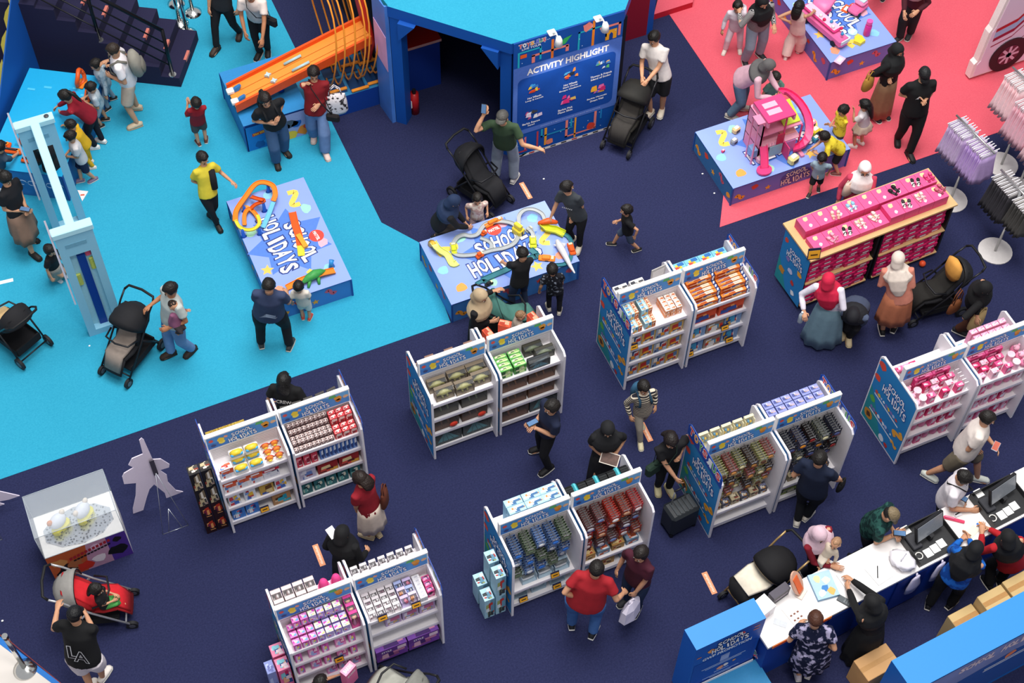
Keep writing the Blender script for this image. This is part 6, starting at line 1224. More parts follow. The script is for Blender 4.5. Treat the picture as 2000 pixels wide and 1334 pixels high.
# ------------------------------------------------------------------ shoe display
SX, SY, SW_, SD_, SH_ = 9.10, 10.17, 2.39, .62, 1.18
WOOD = mat('#d8b07c', .5, var=.12, scale=8); t = thing('shoe_display', 'wooden shoe display on castors stacked with pink shoe boxes', 'shelf', (SX, SY, 0), .03); ROTS = .03
m = MB(); m.box((-.01, -.02, SH_-.03), (SW_+.01, SD_+.1, SH_), WOOD); m.build('wooden_top', t)
for x in (0, 1.14, 1.21, SW_-.03):
    m = MB(); m.box((x, .02, .08), (x+.03, SD_, SH_-.03), mat('#1c1a1e', .5)); m.build('black_panel', t)
for x0, x1 in ((.03, 1.14), (1.24, SW_-.03)):
    m = MB(); m.box((x0, .4, .08), (x1, .42, SH_-.03), '#e8e4ea'); m.build('back_board', t)
    for z in (.1, .6): m = MB(); m.box((x0, .0, z-.02), (x1, .4, z), WOOD); m.build('shelf', t)
e = MB(); T = plane_T((-.0, SD_+.02, .08), (0, -1, 0), (0, 0, 1)); shape(e, [(0, 0), (SD_+.02, 0), (SD_+.02, SH_-.12), (0, SH_-.12)], PANB, T, .002); shape(e, [(0, 0), (.3, 0), (0, .5)], TEAL, T, .003); school_logo(e, .4, T @ TR(.34, .78, .003))
for i, (x, y, r, c) in enumerate(((.08, .9, .06, '#e2503c'), (.5, .6, .07, '#f0a83a'), (.12, .28, .09, '#c88a30'), (.45, .12, .06, '#f0f2f4'), (.3, .45, .07, '#c8ccec'), (.4, .3, .06, '#c83c34'), (.2, .62, .06, '#8a7ab8'))): shape(e, blob(x, y, r, 10, .4, i), c, T, .004+.0005*i)
e.build('end_print', t)
for cx in (.08, 1.1, 1.28, SW_-.08):
    for cy in (.06, SD_-.06): obj('castor', CAST, t, (cx, cy, 0))
sbx = MB(); sbx.box((0, 0, 0), (.205, .31, .078), mat('#cf1f62', .45, var=.1), top=mat('#dc2f70', .45, var=.1)); sbx.box((-.002, -.002, .055), (.207, .312, .08), mat('#d82868', .45))
T = plane_T((0, -.003, 0), (1, 0, 0), (0, 0, 1)); shape(sbx, [(.05, .02), (.15, .02), (.15, .05), (.05, .05)], '#f3dfe6', T, .001); sbx = sbx.mesh('shoe_box')
stp = MB(); stp.box((0, 0, 0), (.235, .25, .085), mat('#e0407c', .45, var=.08), top=mat('#ea5a90', .45, var=.08)); T = plane_T((0, 0, .0855), (1, 0, 0), (0, 1, 0)); shape(stp, blob(.11, .19, .05, 9, .4, 2), '#f0cf9c', T, 0); shape(stp, blob(.12, .07, .035, 8, .5, 4), '#fbeef2', T, 0.0005); stp = stp.mesh('shoe_box_lid')
CR, SR = math.cos(ROTS), math.sin(ROTS)
def sloc(x, y, z): return (SX+x*CR-y*SR, SY+x*SR+y*CR, z)
for bay, x0 in enumerate((.045, 1.255)):
    nm = ('left', 'right')[bay]
    for tier, z0 in enumerate((.101, .601)):
        for c in range(5):
            for k in range(6-tier):
                o = put(sbx, 'shoe_box', 'crimson shoe box end in the %s tier of the %s bay' % (('lower', 'upper')[tier], nm), 'box', *sloc(x0+c*.212, .005+.012*((c+k) % 3)+.03*tier, z0+k*.0815)); o.rotation_euler.z = ROTS
for r in range(2):
    for c in range(9):
        o = put(stp, 'shoe_box', 'pink lidded shoe box in the %s row on the wooden top' % ('front', 'back')[r], 'box', *sloc(.1+c*.24, .06+r*.29, SH_+.001)); o.rotation_euler.z = ROTS
        if r or c > 4:
            o = put(stp, 'shoe_box', 'pink lidded shoe box on the second layer, %s row' % ('front', 'back')[r], 'box', *sloc(.1+c*.24, .06+r*.29, SH_+.087)); o.rotation_euler.z = ROTS
def shoe_mesh(c, c2):
    m = MB(); m.loft([(0, -.075, .01), (0, -.03, .01), (0, .04, .01), (0, .075, .01)], [(.018, .008), (.022, .008), (.027, .008), (.012, .008)], c2, 8, side=(1, 0, 0)); m.loft([(0, .01, .03), (0, .045, .028), (0, .07, .02)], [(.024, .016), (.026, .018), (.014, .01)], c, 8, side=(1, 0, 0)); m.tube([(-.02, -.05, .02), (-.02, -.05, .05), (0, -.045, .06), (.02, -.05, .05), (.02, -.05, .02)], .007, c, 5); return m.mesh('sandal')
for i, (x, y, c, c2, lb, hi) in enumerate(((.62, .42, '#f0c8bc', '#e8b0a0', 'pair of pale peach sandals on the back row of boxes', 1), (.9, .45, '#8ec4e4', '#e8f0f4', 'pair of sky blue clogs on the back row of boxes', 1), (1.6, .45, '#1c1a1e', '#2c2a2e', 'black sandals by the pink jacket woman\'s hand', 1), (1.95, .45, '#211c20', '#e8e4e0', 'black and white sandals further right on the back row', 1), (2.18, .45, '#e8508c', '#c82c68', 'hot pink sandals at the far right of the back row', 1), (.42, .14, '#f0a8bc', '#e88ca4', 'rose sandals at the left of the front row', 0), (.66, .16, '#1e1a1c', '#f0ecea', 'black sandals on the front row of boxes', 0), (.9, .2, '#f0c8c4', '#f4e0d8', 'blush sandals on the front row of boxes', 0), (1.14, .22, '#f2dcd8', '#e8c8c0', 'cream sandals in the middle of the front row', 0), (1.62, .18, '#3a3034', '#e8dcdc', 'dark sandals right of the middle on the front row', 1), (1.86, .2, '#f0d4d0', '#e8bcc0', 'ivory bow sandals on the front row of boxes', 1), (2.2, .2, '#c86c7c', '#a84c60', 'dusty rose sandals at the right end of the front row', 1))):
    me = shoe_mesh(c, c2); s_ = thing('sandal_pair', lb, 'shoes', sloc(x, y, SH_+.0875+(.086 if hi else 0)), ROTS+.4*((i % 3)-1)); obj('sandal', me, s_, (-.04, 0, 0), .1); obj('sandal', me, s_, (.04, .01, 0), -.1)
t = thing('price_sign', 'large yellow price sign at the left end of the shoe display', 'price sign', sloc(.04, .0, SH_+.001), ROTS-.3); m = MB(); m.T = MX.Rotation(-.2, 4, 'X'); m.box((-.09, -.005, 0), (.09, .005, .2), '#23264a'); m.build('frame', t); m = MB(); m.T = MX.Rotation(-.2, 4, 'X'); m.box((-.08, -.008, .02), (.08, -.005, .16), '#efab2c'); m.box((-.05, -.0085, .07), (.05, -.008, .1), '#6a4a14'); m.build('card_face', t)
m = MB(); m.ball((0, 0, .05), .05, mat('#e8542c', .4), 12, 9); o = tag(m.build('toy_ball'), 'small orange ball on the floor beside the shoe display', 'ball'); p = P(1800, 519); o.location = (p.x, p.y, 0)
# ------------------------------------------------------------------ skirt racks
def skirt(tc, wc, L, w0, w1):
    a = MB(); a.tube([(0, 0, 0), (0, .0, .035), (.015, 0, .05), (0, 0, .065)], .004, STEEL, 5); a.box((-.17, -.006, -.02), (.17, .006, 0), mat('#f0ecf0', .4), bev=.004)
    b = MB(); b.box((-w0, -.014, -.09), (w0, .014, -.021), mat(wc, .6), bev=.01)
    c = MB(); n = 28; vs = []
    for i in range(6):
        q = i/5; w = w0+(w1-w0)*q; d = .016+.05*q
        for j in range(n): an = 2*PI*j/n; k = 1+.14*q*math.cos(an*8+i*.3); vs.append((math.cos(an)*w*k, math.sin(an)*d*k, -.088-(L)*q+.015*q*math.cos(an*5)))
    c.add(vs, [((i+1)*n+j, i*n+j, i*n+(j+1) % n, (i+1)*n+(j+1) % n)[::-1] for i in range(5) for j in range(n)]+[tuple(range(n)), tuple(range(6*n-1, 5*n-1, -1))], mat(tc, .95, var=.14, scale=18), True)
    return a.mesh('hanger'), b.mesh('waistband'), c.mesh('tulle')
def rack(label, base, bar, zb, ang_, groups, lab, kind):
    t = thing('garment_rack', label, 'clothes rack', (base.x, base.y, 0), 0); m = MB(); m.cyl((0, 0, 0), .25, .015, mat('#cfcac8', .4), 24); m.build('base_plate', t)
    m = MB(); m.tube([(0, 0, .015), (0, 0, zb)], .02, STEEL, 10); m.build('pole', t); d = V((math.cos(ang_), math.sin(ang_), 0)); m = MB(); m.tube([-d*bar, d*bar], .016, STEEL, 8); o = m.build('hang_bar', t); o.location.z = zb
    for (s0, n, tc, wc, L, w0, w1, lb) in groups:
        ms = skirt(tc, wc, L, w0, w1)
        for i in range(n):
            p = base+d*(s0+i*.052); k = thing(kind, lb, 'skirt', (p.x, p.y, zb-.052), ang_+PI/2+.06*((i % 3)-1), lb); obj('hanger', ms[0], k); obj('waistband', ms[1], k); obj('tulle', ms[2], k)
R1, R2 = P(1858, 386), P(1944, 493)
rack('chrome rack of lilac tulle skirts beside the shoe display', V((12.25, 11.06, 0)), .42, 1.46, -1.45, ((-.38, 7, '#cbb4d8', '#e6dcee', .5, .14, .2, 'lilac tulle skirt in the far half of the lilac rack'), (.03, 7, '#c4a6dc', '#e4d4ee', .5, .14, .2, 'lilac tulle skirt in the near half of the lilac rack')), 'lilac', 'tulle_skirt')
rack('chrome rack of black tulle skirts at the right edge', V((12.32, 9.97, 0)), .45, 1.36, -1.5, ((-.42, 8, '#3a383e', '#c8c4c4', .52, .13, .19, 'black tulle skirt in the far half of the dark rack'), (.05, 6, '#4a4846', '#d8d4d0', .42, .13, .19, 'black tulle skirt in the near half of the dark rack')), 'black', 'tulle_skirt')
rack('chrome rack of pale pink tulle skirts at the right edge', P(2015, 372)+V((-.2, .1, 0)), .5, 1.6, -1.45, ((-.48, 8, '#e8b8c4', '#f4d8dc', .55, .15, .24, 'pale pink tulle skirt in the far half of the pink rack'), (.0, 8, '#ecc6cc', '#f8e0e0', .6, .15, .27, 'pale pink tulle skirt in the near half of the pink rack')), 'pink', 'tulle_skirt')
R4 = P(2035, 320); rack('chrome rack of blush tulle skirts behind the pink one', V((13.35, 11.35, 0)), .45, 1.7, -1.45, ((-.4, 7, '#f0ccd0', '#f8e4e4', .55, .15, .24, 'blush tulle skirt on the rack behind the pink one'),), 'blush', 'tulle_skirt')
# ------------------------------------------------------------------ camper van cut-out
vp = V((13.86, 13.05, 0)); vn = V((0, -1, 0)); VW = mat('#e9cfe2', .45, var=.03); VE = mat('#f2e6e2', .5)
t = thing('van_cutout', 'thick pale pink camper van cut-out with red stripes and wheel', 'cut-out board', vp)
TV = plane_T((0, 0, 0), (1, 0, 0), (0, 0, 1))
m = MB(); m.prism([(0, .05), (0, .35), (.05, .4), (.08, 1.0), (.12, 1.08), (.3, 2.5), (3.2, 2.5), (3.2, .05)], -.12, 0, VE, T=TV); m.prism([(.06, .08), (.06, .33), (.11, .4), (.14, 1.0), (.18, 1.1), (.36, 2.46), (3.1, 2.46), (3.1, .08)], 0, .01, VW, T=TV); m.build('van_body', t)
m = MB()
def band(y, w, c, x0=.2, dx=.36, dy=.1, up=1.0):
    pts = [(x0, y), (x0+dx, y+dy), (x0+dx+1.4, y+dy+up*1.4)]; vs = [(x, yy, .012) for x, yy in pts]+[(x, yy+w, .012) for x, yy in pts]; m.add(vs, [(0, 1, 4, 3), (1, 2, 5, 4)], c, T=TV)
for y, w, c in ((.98, .07, '#c01c2c'), (.86, .11, '#a8b8dc'), (.78, .07, '#a0163c'), (.66, .025, '#a0163c')): band(y, w, c)
for y, w, c in ((.62, .02, '#a0163c'), (.5, .07, '#a0163c'), (.42, .08, '#a8b0d0'), (.35, .07, '#c01c2c')): band(y, w, c, .75, .0, .0, .85)
m.build('stripes', t)
m = MB(); m.cyl((.62, .36, 0), .34, .03, mat('#2a1018', .5), 28, T=TV); m.cyl((.62, .36, .0305), .2, .004, mat('#5a1830', .4), 24, T=TV); m.build('wheel', t)
m = MB()
for i in range(8): a = i*PI/4; m.add([(.62+.03*math.cos(a+1.57), .36+.03*math.sin(a+1.57), .036), (.62+.03*math.cos(a-1.57), .36+.03*math.sin(a-1.57), .036), (.62+.19*math.cos(a-.12), .36+.19*math.sin(a-.12), .036), (.62+.19*math.cos(a+.12), .36+.19*math.sin(a+.12), .036)], [(0, 1, 2, 3)], '#d8a8bc', T=TV)
m.build('wheel_spokes', t)
# ------------------------------------------------------------------ display case, lower left
CX, CY = -1.61, 10.16
t = thing('display_case', 'printed plinth with a clear acrylic cover over toys, lower left', 'display case', (CX, CY, 0))
m = MB(); m.box((0, 0, 0), (1.0, .62, .62), '#d8d4d4', front=mat('#6a3a54', .5), top=mat('#f2f0ee', .4)); m.build('plinth', t)
m = MB(); T = plane_T((0, -.001, 0), (1, 0, 0), (0, 0, 1))
shape(m, [(0, 0), (.42, 0), (.5, .62), (0, .62)], '#b8562c', T, 0); shape(m, [(.42, 0), (.75, 0), (.75, .62), (.5, .62)], '#b88ca8', T, 0); shape(m, [(.75, 0), (1, 0), (1, .62), (.75, .62)], '#4a2c8c', T, 0)
for i, (x, y, r, c) in enumerate(((.2, .2, .16, '#1c1014'), (.12, .4, .12, '#c8884c'), (.3, .26, .13, '#a8643c'), (.4, .12, .14, '#c8301c'), (.84, .24, .15, '#0c0a0e'), (.88, .5, .08, '#141014'), (.6, .2, .12, '#e8dce4'), (.14, .12, .11, '#120c0e'), (.6, .5, .08, '#d8b4d0'))): shape(m, blob(x, y, r, 11, .45, i), c, T, .001+.0005*i)
for i in range(11): shape(m, [(.26+.05*i, .38+.012*i), (.295+.05*i, .39+.012*i), (.295+.05*i, .45+.012*i), (.26+.05*i, .44+.012*i)], '#a01c2c', T, .007); shape(m, [(.3+.045*i, .33+.01*i), (.335+.045*i, .335+.01*i), (.335+.045*i, .37+.01*i), (.3+.045*i, .365+.01*i)], '#141014', T, .0075)
m.build('front_print', t)
ACR = mat('#dfe8ee', .05, alpha=.16, var=0); EDG = mat('#c9d2da', .2, alpha=.7, var=0)
for nm, lo_, hi_ in (('acrylic_front', (.0, .0, .62), (1, .008, 1.15)), ('acrylic_back', (0, .612, .62), (1, .62, 1.15)), ('acrylic_left', (0, .008, .62), (.008, .612, 1.15)), ('acrylic_right', (.992, .008, .62), (1, .612, 1.15)), ('acrylic_top', (0, 0, 1.15), (1, .62, 1.158))):
    m = MB(); m.box(lo_, hi_, ACR); m.build(nm, t)
for a, b_ in (((0, 0, .62), (0, 0, 1.158)), ((1, 0, .62), (1, 0, 1.158)), ((0, .62, .62), (0, .62, 1.158)), ((1, .62, .62), (1, .62, 1.158)), ((0, 0, 1.158), (1, 0, 1.158)), ((0, .62, 1.158), (1, .62, 1.158)), ((0, 0, 1.158), (0, .62, 1.158)), ((1, 0, 1.158), (1, .62, 1.158)), ((0, 0, .625), (1, 0, .625))): m = MB(); m.tube([a, b_], .005, EDG, 4); m.build('acrylic_edge', t)
m = MB(); m.prism([(.5+.42*math.cos(2*PI*i/20)*(1+.06*(i % 2)), .29+.25*math.sin(2*PI*i/20)*(1+.06*(i % 2))) for i in range(20)], 0, .03, patt('foil', '#8a8e94', '#dfe4ec', 26, .35)); o = tag(m.build('foil_mat'), 'crumpled silver foil mat inside the display case', 'foil'); o.location = (CX, CY, .6205)
for i, (x, y, a) in enumerate(((.3, .3, .5), (.62, .33, .7))):
    s_ = thing('plush_bag', ('yellow and white plush bag in the case, nearer the lower left', 'yellow and white plush bag in the case, nearer the standee')[i], 'toy', (CX+x, CY+y, .651), a)
    m = MB(); m.box((-.13, -.06, 0), (.13, .06, .14), mat('#e6dc2c', .6, var=.15), bev=.04); m.build('yellow_body', s_)
    m = MB(); m.ball((0, .02, .2), (.12, .08, .1), mat('#dcdfea', .9, var=.1), 14, 10); m.build('white_top', s_)
    for k in (-1, 1): m = MB(); m.ball((k*.1, .03, .27), (.04, .03, .05), mat(('#e8d8c8', '#d8803c')[i == 0 and k < 0], .9), 8, 6); m.build('ear', s_)
    m = MB(); m.box((-.06, -.068, .06), (-.03, -.06, .07), '#20202a'); m.box((.03, -.068, .06), (.06, -.06, .07), '#20202a'); m.build('face_mark', s_)
# standees seen from behind
def standee(label, pts, base, rz, sc=1.0, leg=True):
    t = thing('standee', label, 'standee', (base.x, base.y, 0), rz); T = plane_T((0, 0, 0), (1, 0, 0), (0, .02, 1)); m = MB(); m.prism([(x*sc, y*sc) for x, y in pts], -.006, .006, mat('#f0e2f4', .5, var=.03), T=T); m.build('board', t)
    m = MB(); m.box((-.03, -.03, .75), (.03, -.012, 1.1), mat('#4a4450', .4)); m.build('bracket', t)
    WR_ = mat('#b8bcc4', .3, .8)
    for p, q in (((0, -.02, .8), (-.17, -.45, .004)), ((0, -.02, .8), (.17, -.45, .004)), ((-.17, -.45, .004), (.17, -.45, .004)), ((0, -.28, .28), (-.09, -.45, .006)), ((0, -.28, .28), (.09, -.45, .006))): m = MB(); m.tube([p, q], .004, WR_, 5); m.build('wire_leg', t)
sb0 = V((-.02, 10.72, 0)); fig = []
for zx, zy in ((1215, 60), (1235, 40), (1255, 55), (1330, 220), (1400, 215), (1475, 260), (1470, 285), (1390, 310), (1450, 350), (1460, 410), (1510, 460), (1530, 480), (1590, 490), (1445, 545), (1430, 500), (1340, 430), (1300, 470), (1275, 540), (1260, 690), (1190, 725), (1165, 700), (1155, 640), (1180, 530), (1185, 420), (1080, 430), (1065, 370), (1080, 340), (1165, 290), (1120, 270), (1150, 215), (1245, 175)):
    w_ = PP(zx/4.4475, 850+zy/4.4475, sb0, (0, 1, 0)); fig.append((w_.x-sb0.x, max(w_.z, .0)))
standee('lilac figure standee with a raised arm, seen from behind', fig, sb0, 0, 1.0)
standee('lilac standee cut off by the left picture edge', [(-.5, .0), (.28, .1), (.2, .2), (.36, .18), (.5, .2), (.05, .7), (-.2, 1.25), (-.5, 1.2)], P(-20, 1040)+V((0, .3, 0)), -.1, 1.0)
# stanchions
def stanchion(label, p, tape=None):
    t = thing('stanchion', label, 'barrier post', (p.x, p.y, 0)); m = MB(); m.loft([(0, 0, 0), (0, 0, .02), (0, 0, .05), (0, 0, .09)], [.145, .145, .09, .03], CHROME, 24); m.build('dome_base', t); m = MB(); m.tube([(0, 0, .08), (0, 0, .93)], .032, CHROME, 12); m.build('post', t); m = MB(); m.cyl((0, 0, .93), .034, .06, BLACKP, 12); m.cyl((0, 0, .99), .036, .015, CHROME, 12); m.build('belt_head', t); return t
for i, (x, y) in enumerate(((367, 67), (352, 48), (377, 26), (345, 8))): stanchion(('chrome barrier post nearest the foot of the stairs', 'chrome barrier post just behind the stairs', 'chrome barrier post beside the black tee man', 'chrome barrier post farthest behind the stairs')[i], P(x, y))
st_ = stanchion('chrome barrier post with red belt at the lower left corner', P(50, 1308)); b0 = st_.location+V((0, 0, .95))
m = MB(); e1, e2 = P(-40, 1222, .95), P(140, 1352, .95); m.loft([e1-b0, V((0, 0, 0)), e2-b0], [(.004, .022)]*3, mat('#d84a34', .6), 4, side=(1, -.7, 0), smooth=False); o = tag(m.build('barrier_belt'), 'red barrier belt running over the lower left post', 'belt'); o.location = b0+V((0, 0, .0))
# ------------------------------------------------------------------ checkout counter
KA = math.radians(4.3); KO = V((5.90, 5.50, 0)); ku, kv = V((math.cos(KA), math.sin(KA), 0)), V((-math.sin(KA), math.cos(KA), 0))
def K(u, v, z=0): p = KO+ku*u+kv*v; return V((p.x, p.y, z))
BLC = mat('#123f9c', .5, var=.08, scale=3); t = thing('checkout_counter', 'long white topped blue checkout counter at the lower right', 'counter', KO, KA); KZ = .95
m = MB(); m.box((.02, .02, 0), (5.0, .5, KZ-.04), BLC); m.build('cabinet', t)
for i in range(4):
    m = MB(); m.box((i*1.25, 0, KZ-.04), (i*1.25+1.245, .56, KZ), mat('#f4f0ee', .35, var=.03)); m.build('worktop', t)
for x in (.9, 1.9, 2.9): m = MB(); m.box((x, -.0, .05), (x+.45, .02, KZ-.1), mat('#0d2f80', .4)); m.build('door', t)
m = MB(); T = plane_T((-.0, .52, 0), (0, -1, 0), (0, 0, 1)); toys_word(m, .42, .12, T @ TR(.27, .62, .02) @ TR(0, 0, 0, -.9)); m.build('side_print', t)
def kt(name, label, cat, u, v, z, rz=0, group=None): return thing(name, label, cat, K(u, v, z), KA+rz, group)
for i, (u, lb) in enumerate(((2.2, 'black till station with screen and receipt slips, middle of the counter'), (3.32, 'black till station with screen at the right edge of the picture'))):
    s_ = kt('till_station', lb, 'till', u, .03, KZ+.001); w, d = .62, .50
    m = MB(); m.box((0, 0, 0), (w, d, .015), mat('#2b2b2d', .4)); m.build('tray', s_)
    for a, b_ in (((0, 0, .015), (.012, d, .1)), ((w-.012, 0, .015), (w, d, .1)), ((0, d-.012, .015), (w, d, .1))): m = MB(); m.box(a, b_, mat('#232325', .4)); m.build('tray_wall', s_)
    m = MB(); m.T = TR(.34, .26, .02, .12); m.box((-.03, -.03, 0), (.03, .03, .1), BLACKP); m.box((-.22, -.02, .08), (.22, .02, .34), BLACKP, T=MX.Rotation(-.35, 4, 'X')); m.box((-.205, -.024, .095), (.205, -.02, .325), mat('#8e9296', .2), T=MX.Rotation(-.35, 4, 'X')); m.build('screen', s_)
    m = MB(); m.box((.06, .2, .015), (.2, .4, .06), mat('#35353a', .4), bev=.01); m.build('keyboard', s_)
    for j, (x, y) in enumerate(((.16, .05), (.27, .06), (.38, .08), (.1, .43))): m = MB(); m.box((x, y, .0152), (x+.1, y+.11, .02), '#f4f2f0'); m.build('paper_slip', s_)
    m = MB(); m.tube(arc_pts(.08, .12, .045, 0, 2*PI, 12, .03), .008, '#e8e4de', 5); m.build('tape_roll', s_)
    m = MB(); m.box((.44, .38, .015), (.58, .47, .09), mat('#d8d4d0', .4), bev=.01); m.build('card_reader', s_)
def slab_k(name, label, cat, u, v, w, d, h, c, rz=0, top=None, sub=None):
    s_ = kt(name, label, cat, u, v, KZ+.001, rz); m = MB(); m.box((-w/2, -d/2, 0), (w/2, d/2, h), c, top=top); m.build('block' if h > .02 else 'sheet', s_)
    if sub: m = MB(); sub(m); m.build('detail', s_)
    return s_
slab_k('board_game_box', 'blue and yellow game box lying on the counter', 'box', 1.02, .36, .28, .34, .05, '#7fa8c8', -.2, mat('#a9c8d8', .4), lambda m: [shape(m, blob(q_[0], q_[1], .06, 9, .4, i), q_[2], TR(0, 0, .0515), .0003*i) for i, q_ in enumerate(((-.05, .09, '#e8d8a0'), (.05, .05, '#e8e0c8'), (0, -.05, '#3f7fc0'), (.06, -.1, '#e0b060'), (-.06, -.1, '#d8ecf4')))])
slab_k('paper_form', 'white paper form handed across the counter', 'paper', 1.28, .5, .16, .22, .002, '#f6f4f2', .6, None, lambda m: m.box((-.03, -.03, .0021), (.03, .03, .0025), '#8a8a90'))
slab_k('clipboard', 'black edged clipboard with a pen on the counter', 'clipboard', 1.72, .2, .22, .26, .006, '#1c1c20', .1, '#f4f2f0', lambda m: m.box((-.1, -.12, .0061), (.1, .1, .008), '#f6f4f2'))
slab_k('paper_form', 'white paper lying left of the clipboard', 'paper', 1.48, .18, .24, .26, .003, '#f3f1ef', .1)
m = MB(); m.tube([(-.05, -.06, .01), (.03, .08, .01)], .006, BLACKP, 6); o = tag(m.build('ballpoint_pen'), 'black pen lying on the clipboard', 'pen'); o.location = K(1.72, .2, KZ+.009)
slab_k('keypad', 'grey card keypad on the counter beside the staff member', 'keypad', 1.14, .08, .08, .18, .02, '#3c4044', .5, '#5a6064', lambda m: [m.box((-.025+.02*(k % 3), -.07+.03*(k//3), .02), (-.012+.02*(k % 3), -.05+.03*(k//3), .024), '#8a9094') for k in range(9)])
slab_k('card_tray', 'pale tray of badges in front of the floral dress woman', 'tray', .52, .22, .2, .26, .012, '#e8e0d8', .1, '#f2ece6', lambda m: [m.box((-.07+.05*(k % 3), -.08+.07*(k//3), .0121), (-.045+.05*(k % 3), -.06+.07*(k//3), .016), '#7a4a3c') for k in range(6)])
slab_k('glasses_case', 'black framed cards left of the floral dress woman', 'cards', .3, .2, .08, .16, .006, '#1c1e22', .7, '#c8ccd0')
slab_k('paper_form', 'large white sheet at the left end of the counter', 'paper', .2, .16, .26, .24, .002, '#f4f1f2', 0)
s_ = kt('prize_wheel', 'oval orange and tan sign stand on the counter', 'sign', .74, .4, KZ+.001, .5); m = MB(); m.T = MX.Rotation(-.5, 4, 'X'); m.prism([(.1*math.cos(a), .2+.2*math.sin(a)) for a in [2*PI*k/20 for k in range(20)]], -.01, .01, mat('#d8a890', .5), T=MX.Rotation(PI/2, 4, 'X')); m.build('oval_board', s_); m = MB(); m.T = MX.Rotation(-.5, 4, 'X'); m.box((-.05, -.02, .06), (.04, -.011, .32), mat('#ec6420', .4)); m.build('orange_label', s_); m = MB(); m.box((-.08, -.04, 0), (.08, .06, .02), '#e4d4c8', bev=.005); m.build('foot', s_)
s_ = kt('white_carton', 'white carton at the back left of the counter', 'box', .12, .6, KZ-.06+.061, .2); m = MB(); m.box((-.12, -.1, 0), (.14, .1, .2), mat('#f6f2f4', .4)); m.build('carton', s_); m = MB(); m.box((-.1, -.105, .05), (.05, -.1, .12), '#e8c8d0'); m.build('label', s_); s_.location = K(.15, .42, KZ+.001)
s_ = kt('dark_game_box', 'dark grey game box beside the white carton', 'box', .46, .5, KZ+.001, .15); m = MB(); m.box((-.13, -.05, 0), (.13, .05, .18), mat('#4a4450', .4), front=mat('#2c2a34', .4)); m.build('carton', s_); m = MB(); m.text('ULTRA', .2, .05, '#c8b8c4', T=plane_T((0, -.0515, .09), (1, 0, 0), (0, 0, 1))); m.build('lettering', s_) if False else shape(m, [(-.1, .07), (.1, .07), (.1, .11), (-.1, .11)], '#b0a4b4', plane_T((0, -.0515, 0), (1, 0, 0), (0, 0, 1)), 0); m.build('label', s_)
def plastic_bag(name, label, p, rz, sx, sy, sz, c='#ece8ee', tilt=0):
    s_ = thing(name, label, 'bag', p, rz); q = random.Random(len(label)); m = MB(); m.T = MX.Rotation(tilt, 4, 'X')
    m.ball((0, 0, sz*.5), (sx, sy, sz*.5), mat(c, .3, var=.06, scale=12), 16, 10, fn=lambda d, v: v*(1+.16*math.sin(d.x*7+d.z*5)*math.cos(d.y*6))); m.build('bag_body', s_); m = MB(); m.T = MX.Rotation(tilt, 4, 'X'); m.tube([(-.06, 0, sz*.9), (-.04, .01, sz*1.25), (.05, .01, sz*1.25), (.06, 0, sz*.9)], .01, mat(c, .3), 6); m.build('handle', s_); return s_
plastic_bag('plastic_bag', 'white plastic bag lying beside the till station', K(2.04, .18, KZ+.012), .5, .13, .17, .14)
for i, (u, lb) in enumerate(((2.12, 'white plastic bag hanging at the counter front below the till, left one'), (2.5, 'white plastic bag hanging at the counter front below the till, right one'))):
    s_ = thing('plastic_bag', lb, 'bag', K(u, -.045, .5), KA); m = MB(); m.loft([(0, 0, 0), (.02, 0, .15), (0, 0, .36), (.03, 0, .42)], [(.09, .025), (.11, .03), (.06, .02), (.03, .012)], mat('#d8d0e4', .3, var=.08), 10, side=(1, 0, 0)); m.build('bag_body', s_); m = MB(); m.tube([(.0, 0, .4), (.01, .02, .46)], .012, mat('#d8d0e4', .3), 6); m.build('handle', s_)
m = MB(); m.box((-.13, -.02, 0), (.13, .02, .03), mat('#e8446c', .4), bev=.008); m.box((-.12, -.012, .031), (.0, .012, .05), mat('#f07c9c', .4), bev=.004); o = tag(m.build('pink_stapler'), 'long pink tool beside the till on the counter', 'stapler'); o.location = K(2.97, .36, KZ+.001); o.rotation_euler.z = -.7
m = MB(); m.box((-.05, -.03, 0), (.05, .03, .02), '#e4e6ea', bev=.005); m.tube([(-.04, 0, .02), (.05, .01, .03)], .008, BLACKP, 6); o = tag(m.build('small_gadget'), 'small white gadget by the white tee man\'s hand', 'gadget'); o.location = K(3.06, .4, KZ+.001)
slab_k('paper_form', 'beige paper slips under the staff member\'s hands', 'paper', 3.06, .12, .2, .1, .006, '#e8e0cc', .3, None)
slab_k('photo_card', 'blue and orange photo card by the right staff member', 'card', 3.22, .16, .09, .13, .004, '#f0f2f6', .4, None, lambda m: (m.box((-.03, -.05, .0041), (0, .04, .0048), '#2c6cc0'), m.box((.005, -.04, .0041), (.035, .03, .0048), '#e88c2c')))
for i, (u, w, lb) in enumerate(((.06, .26, 'orange printed tag on the front edge of the counter, left end'), (.72, .18, 'orange printed tag on the front edge, right of the floral dress woman'))):
    s_ = kt('shelf_tag', lb, 'tag', u, -.005, KZ-.07); m = MB(); m.box((0, -.006, 0), (w, 0, .07), mat('#ee8434', .4)); m.build('tag_board', s_); m = MB(); m.box((.02, -.0075, .02), (w-.03, -.006, .05), '#d83c20'); m.build('tag_mark', s_)
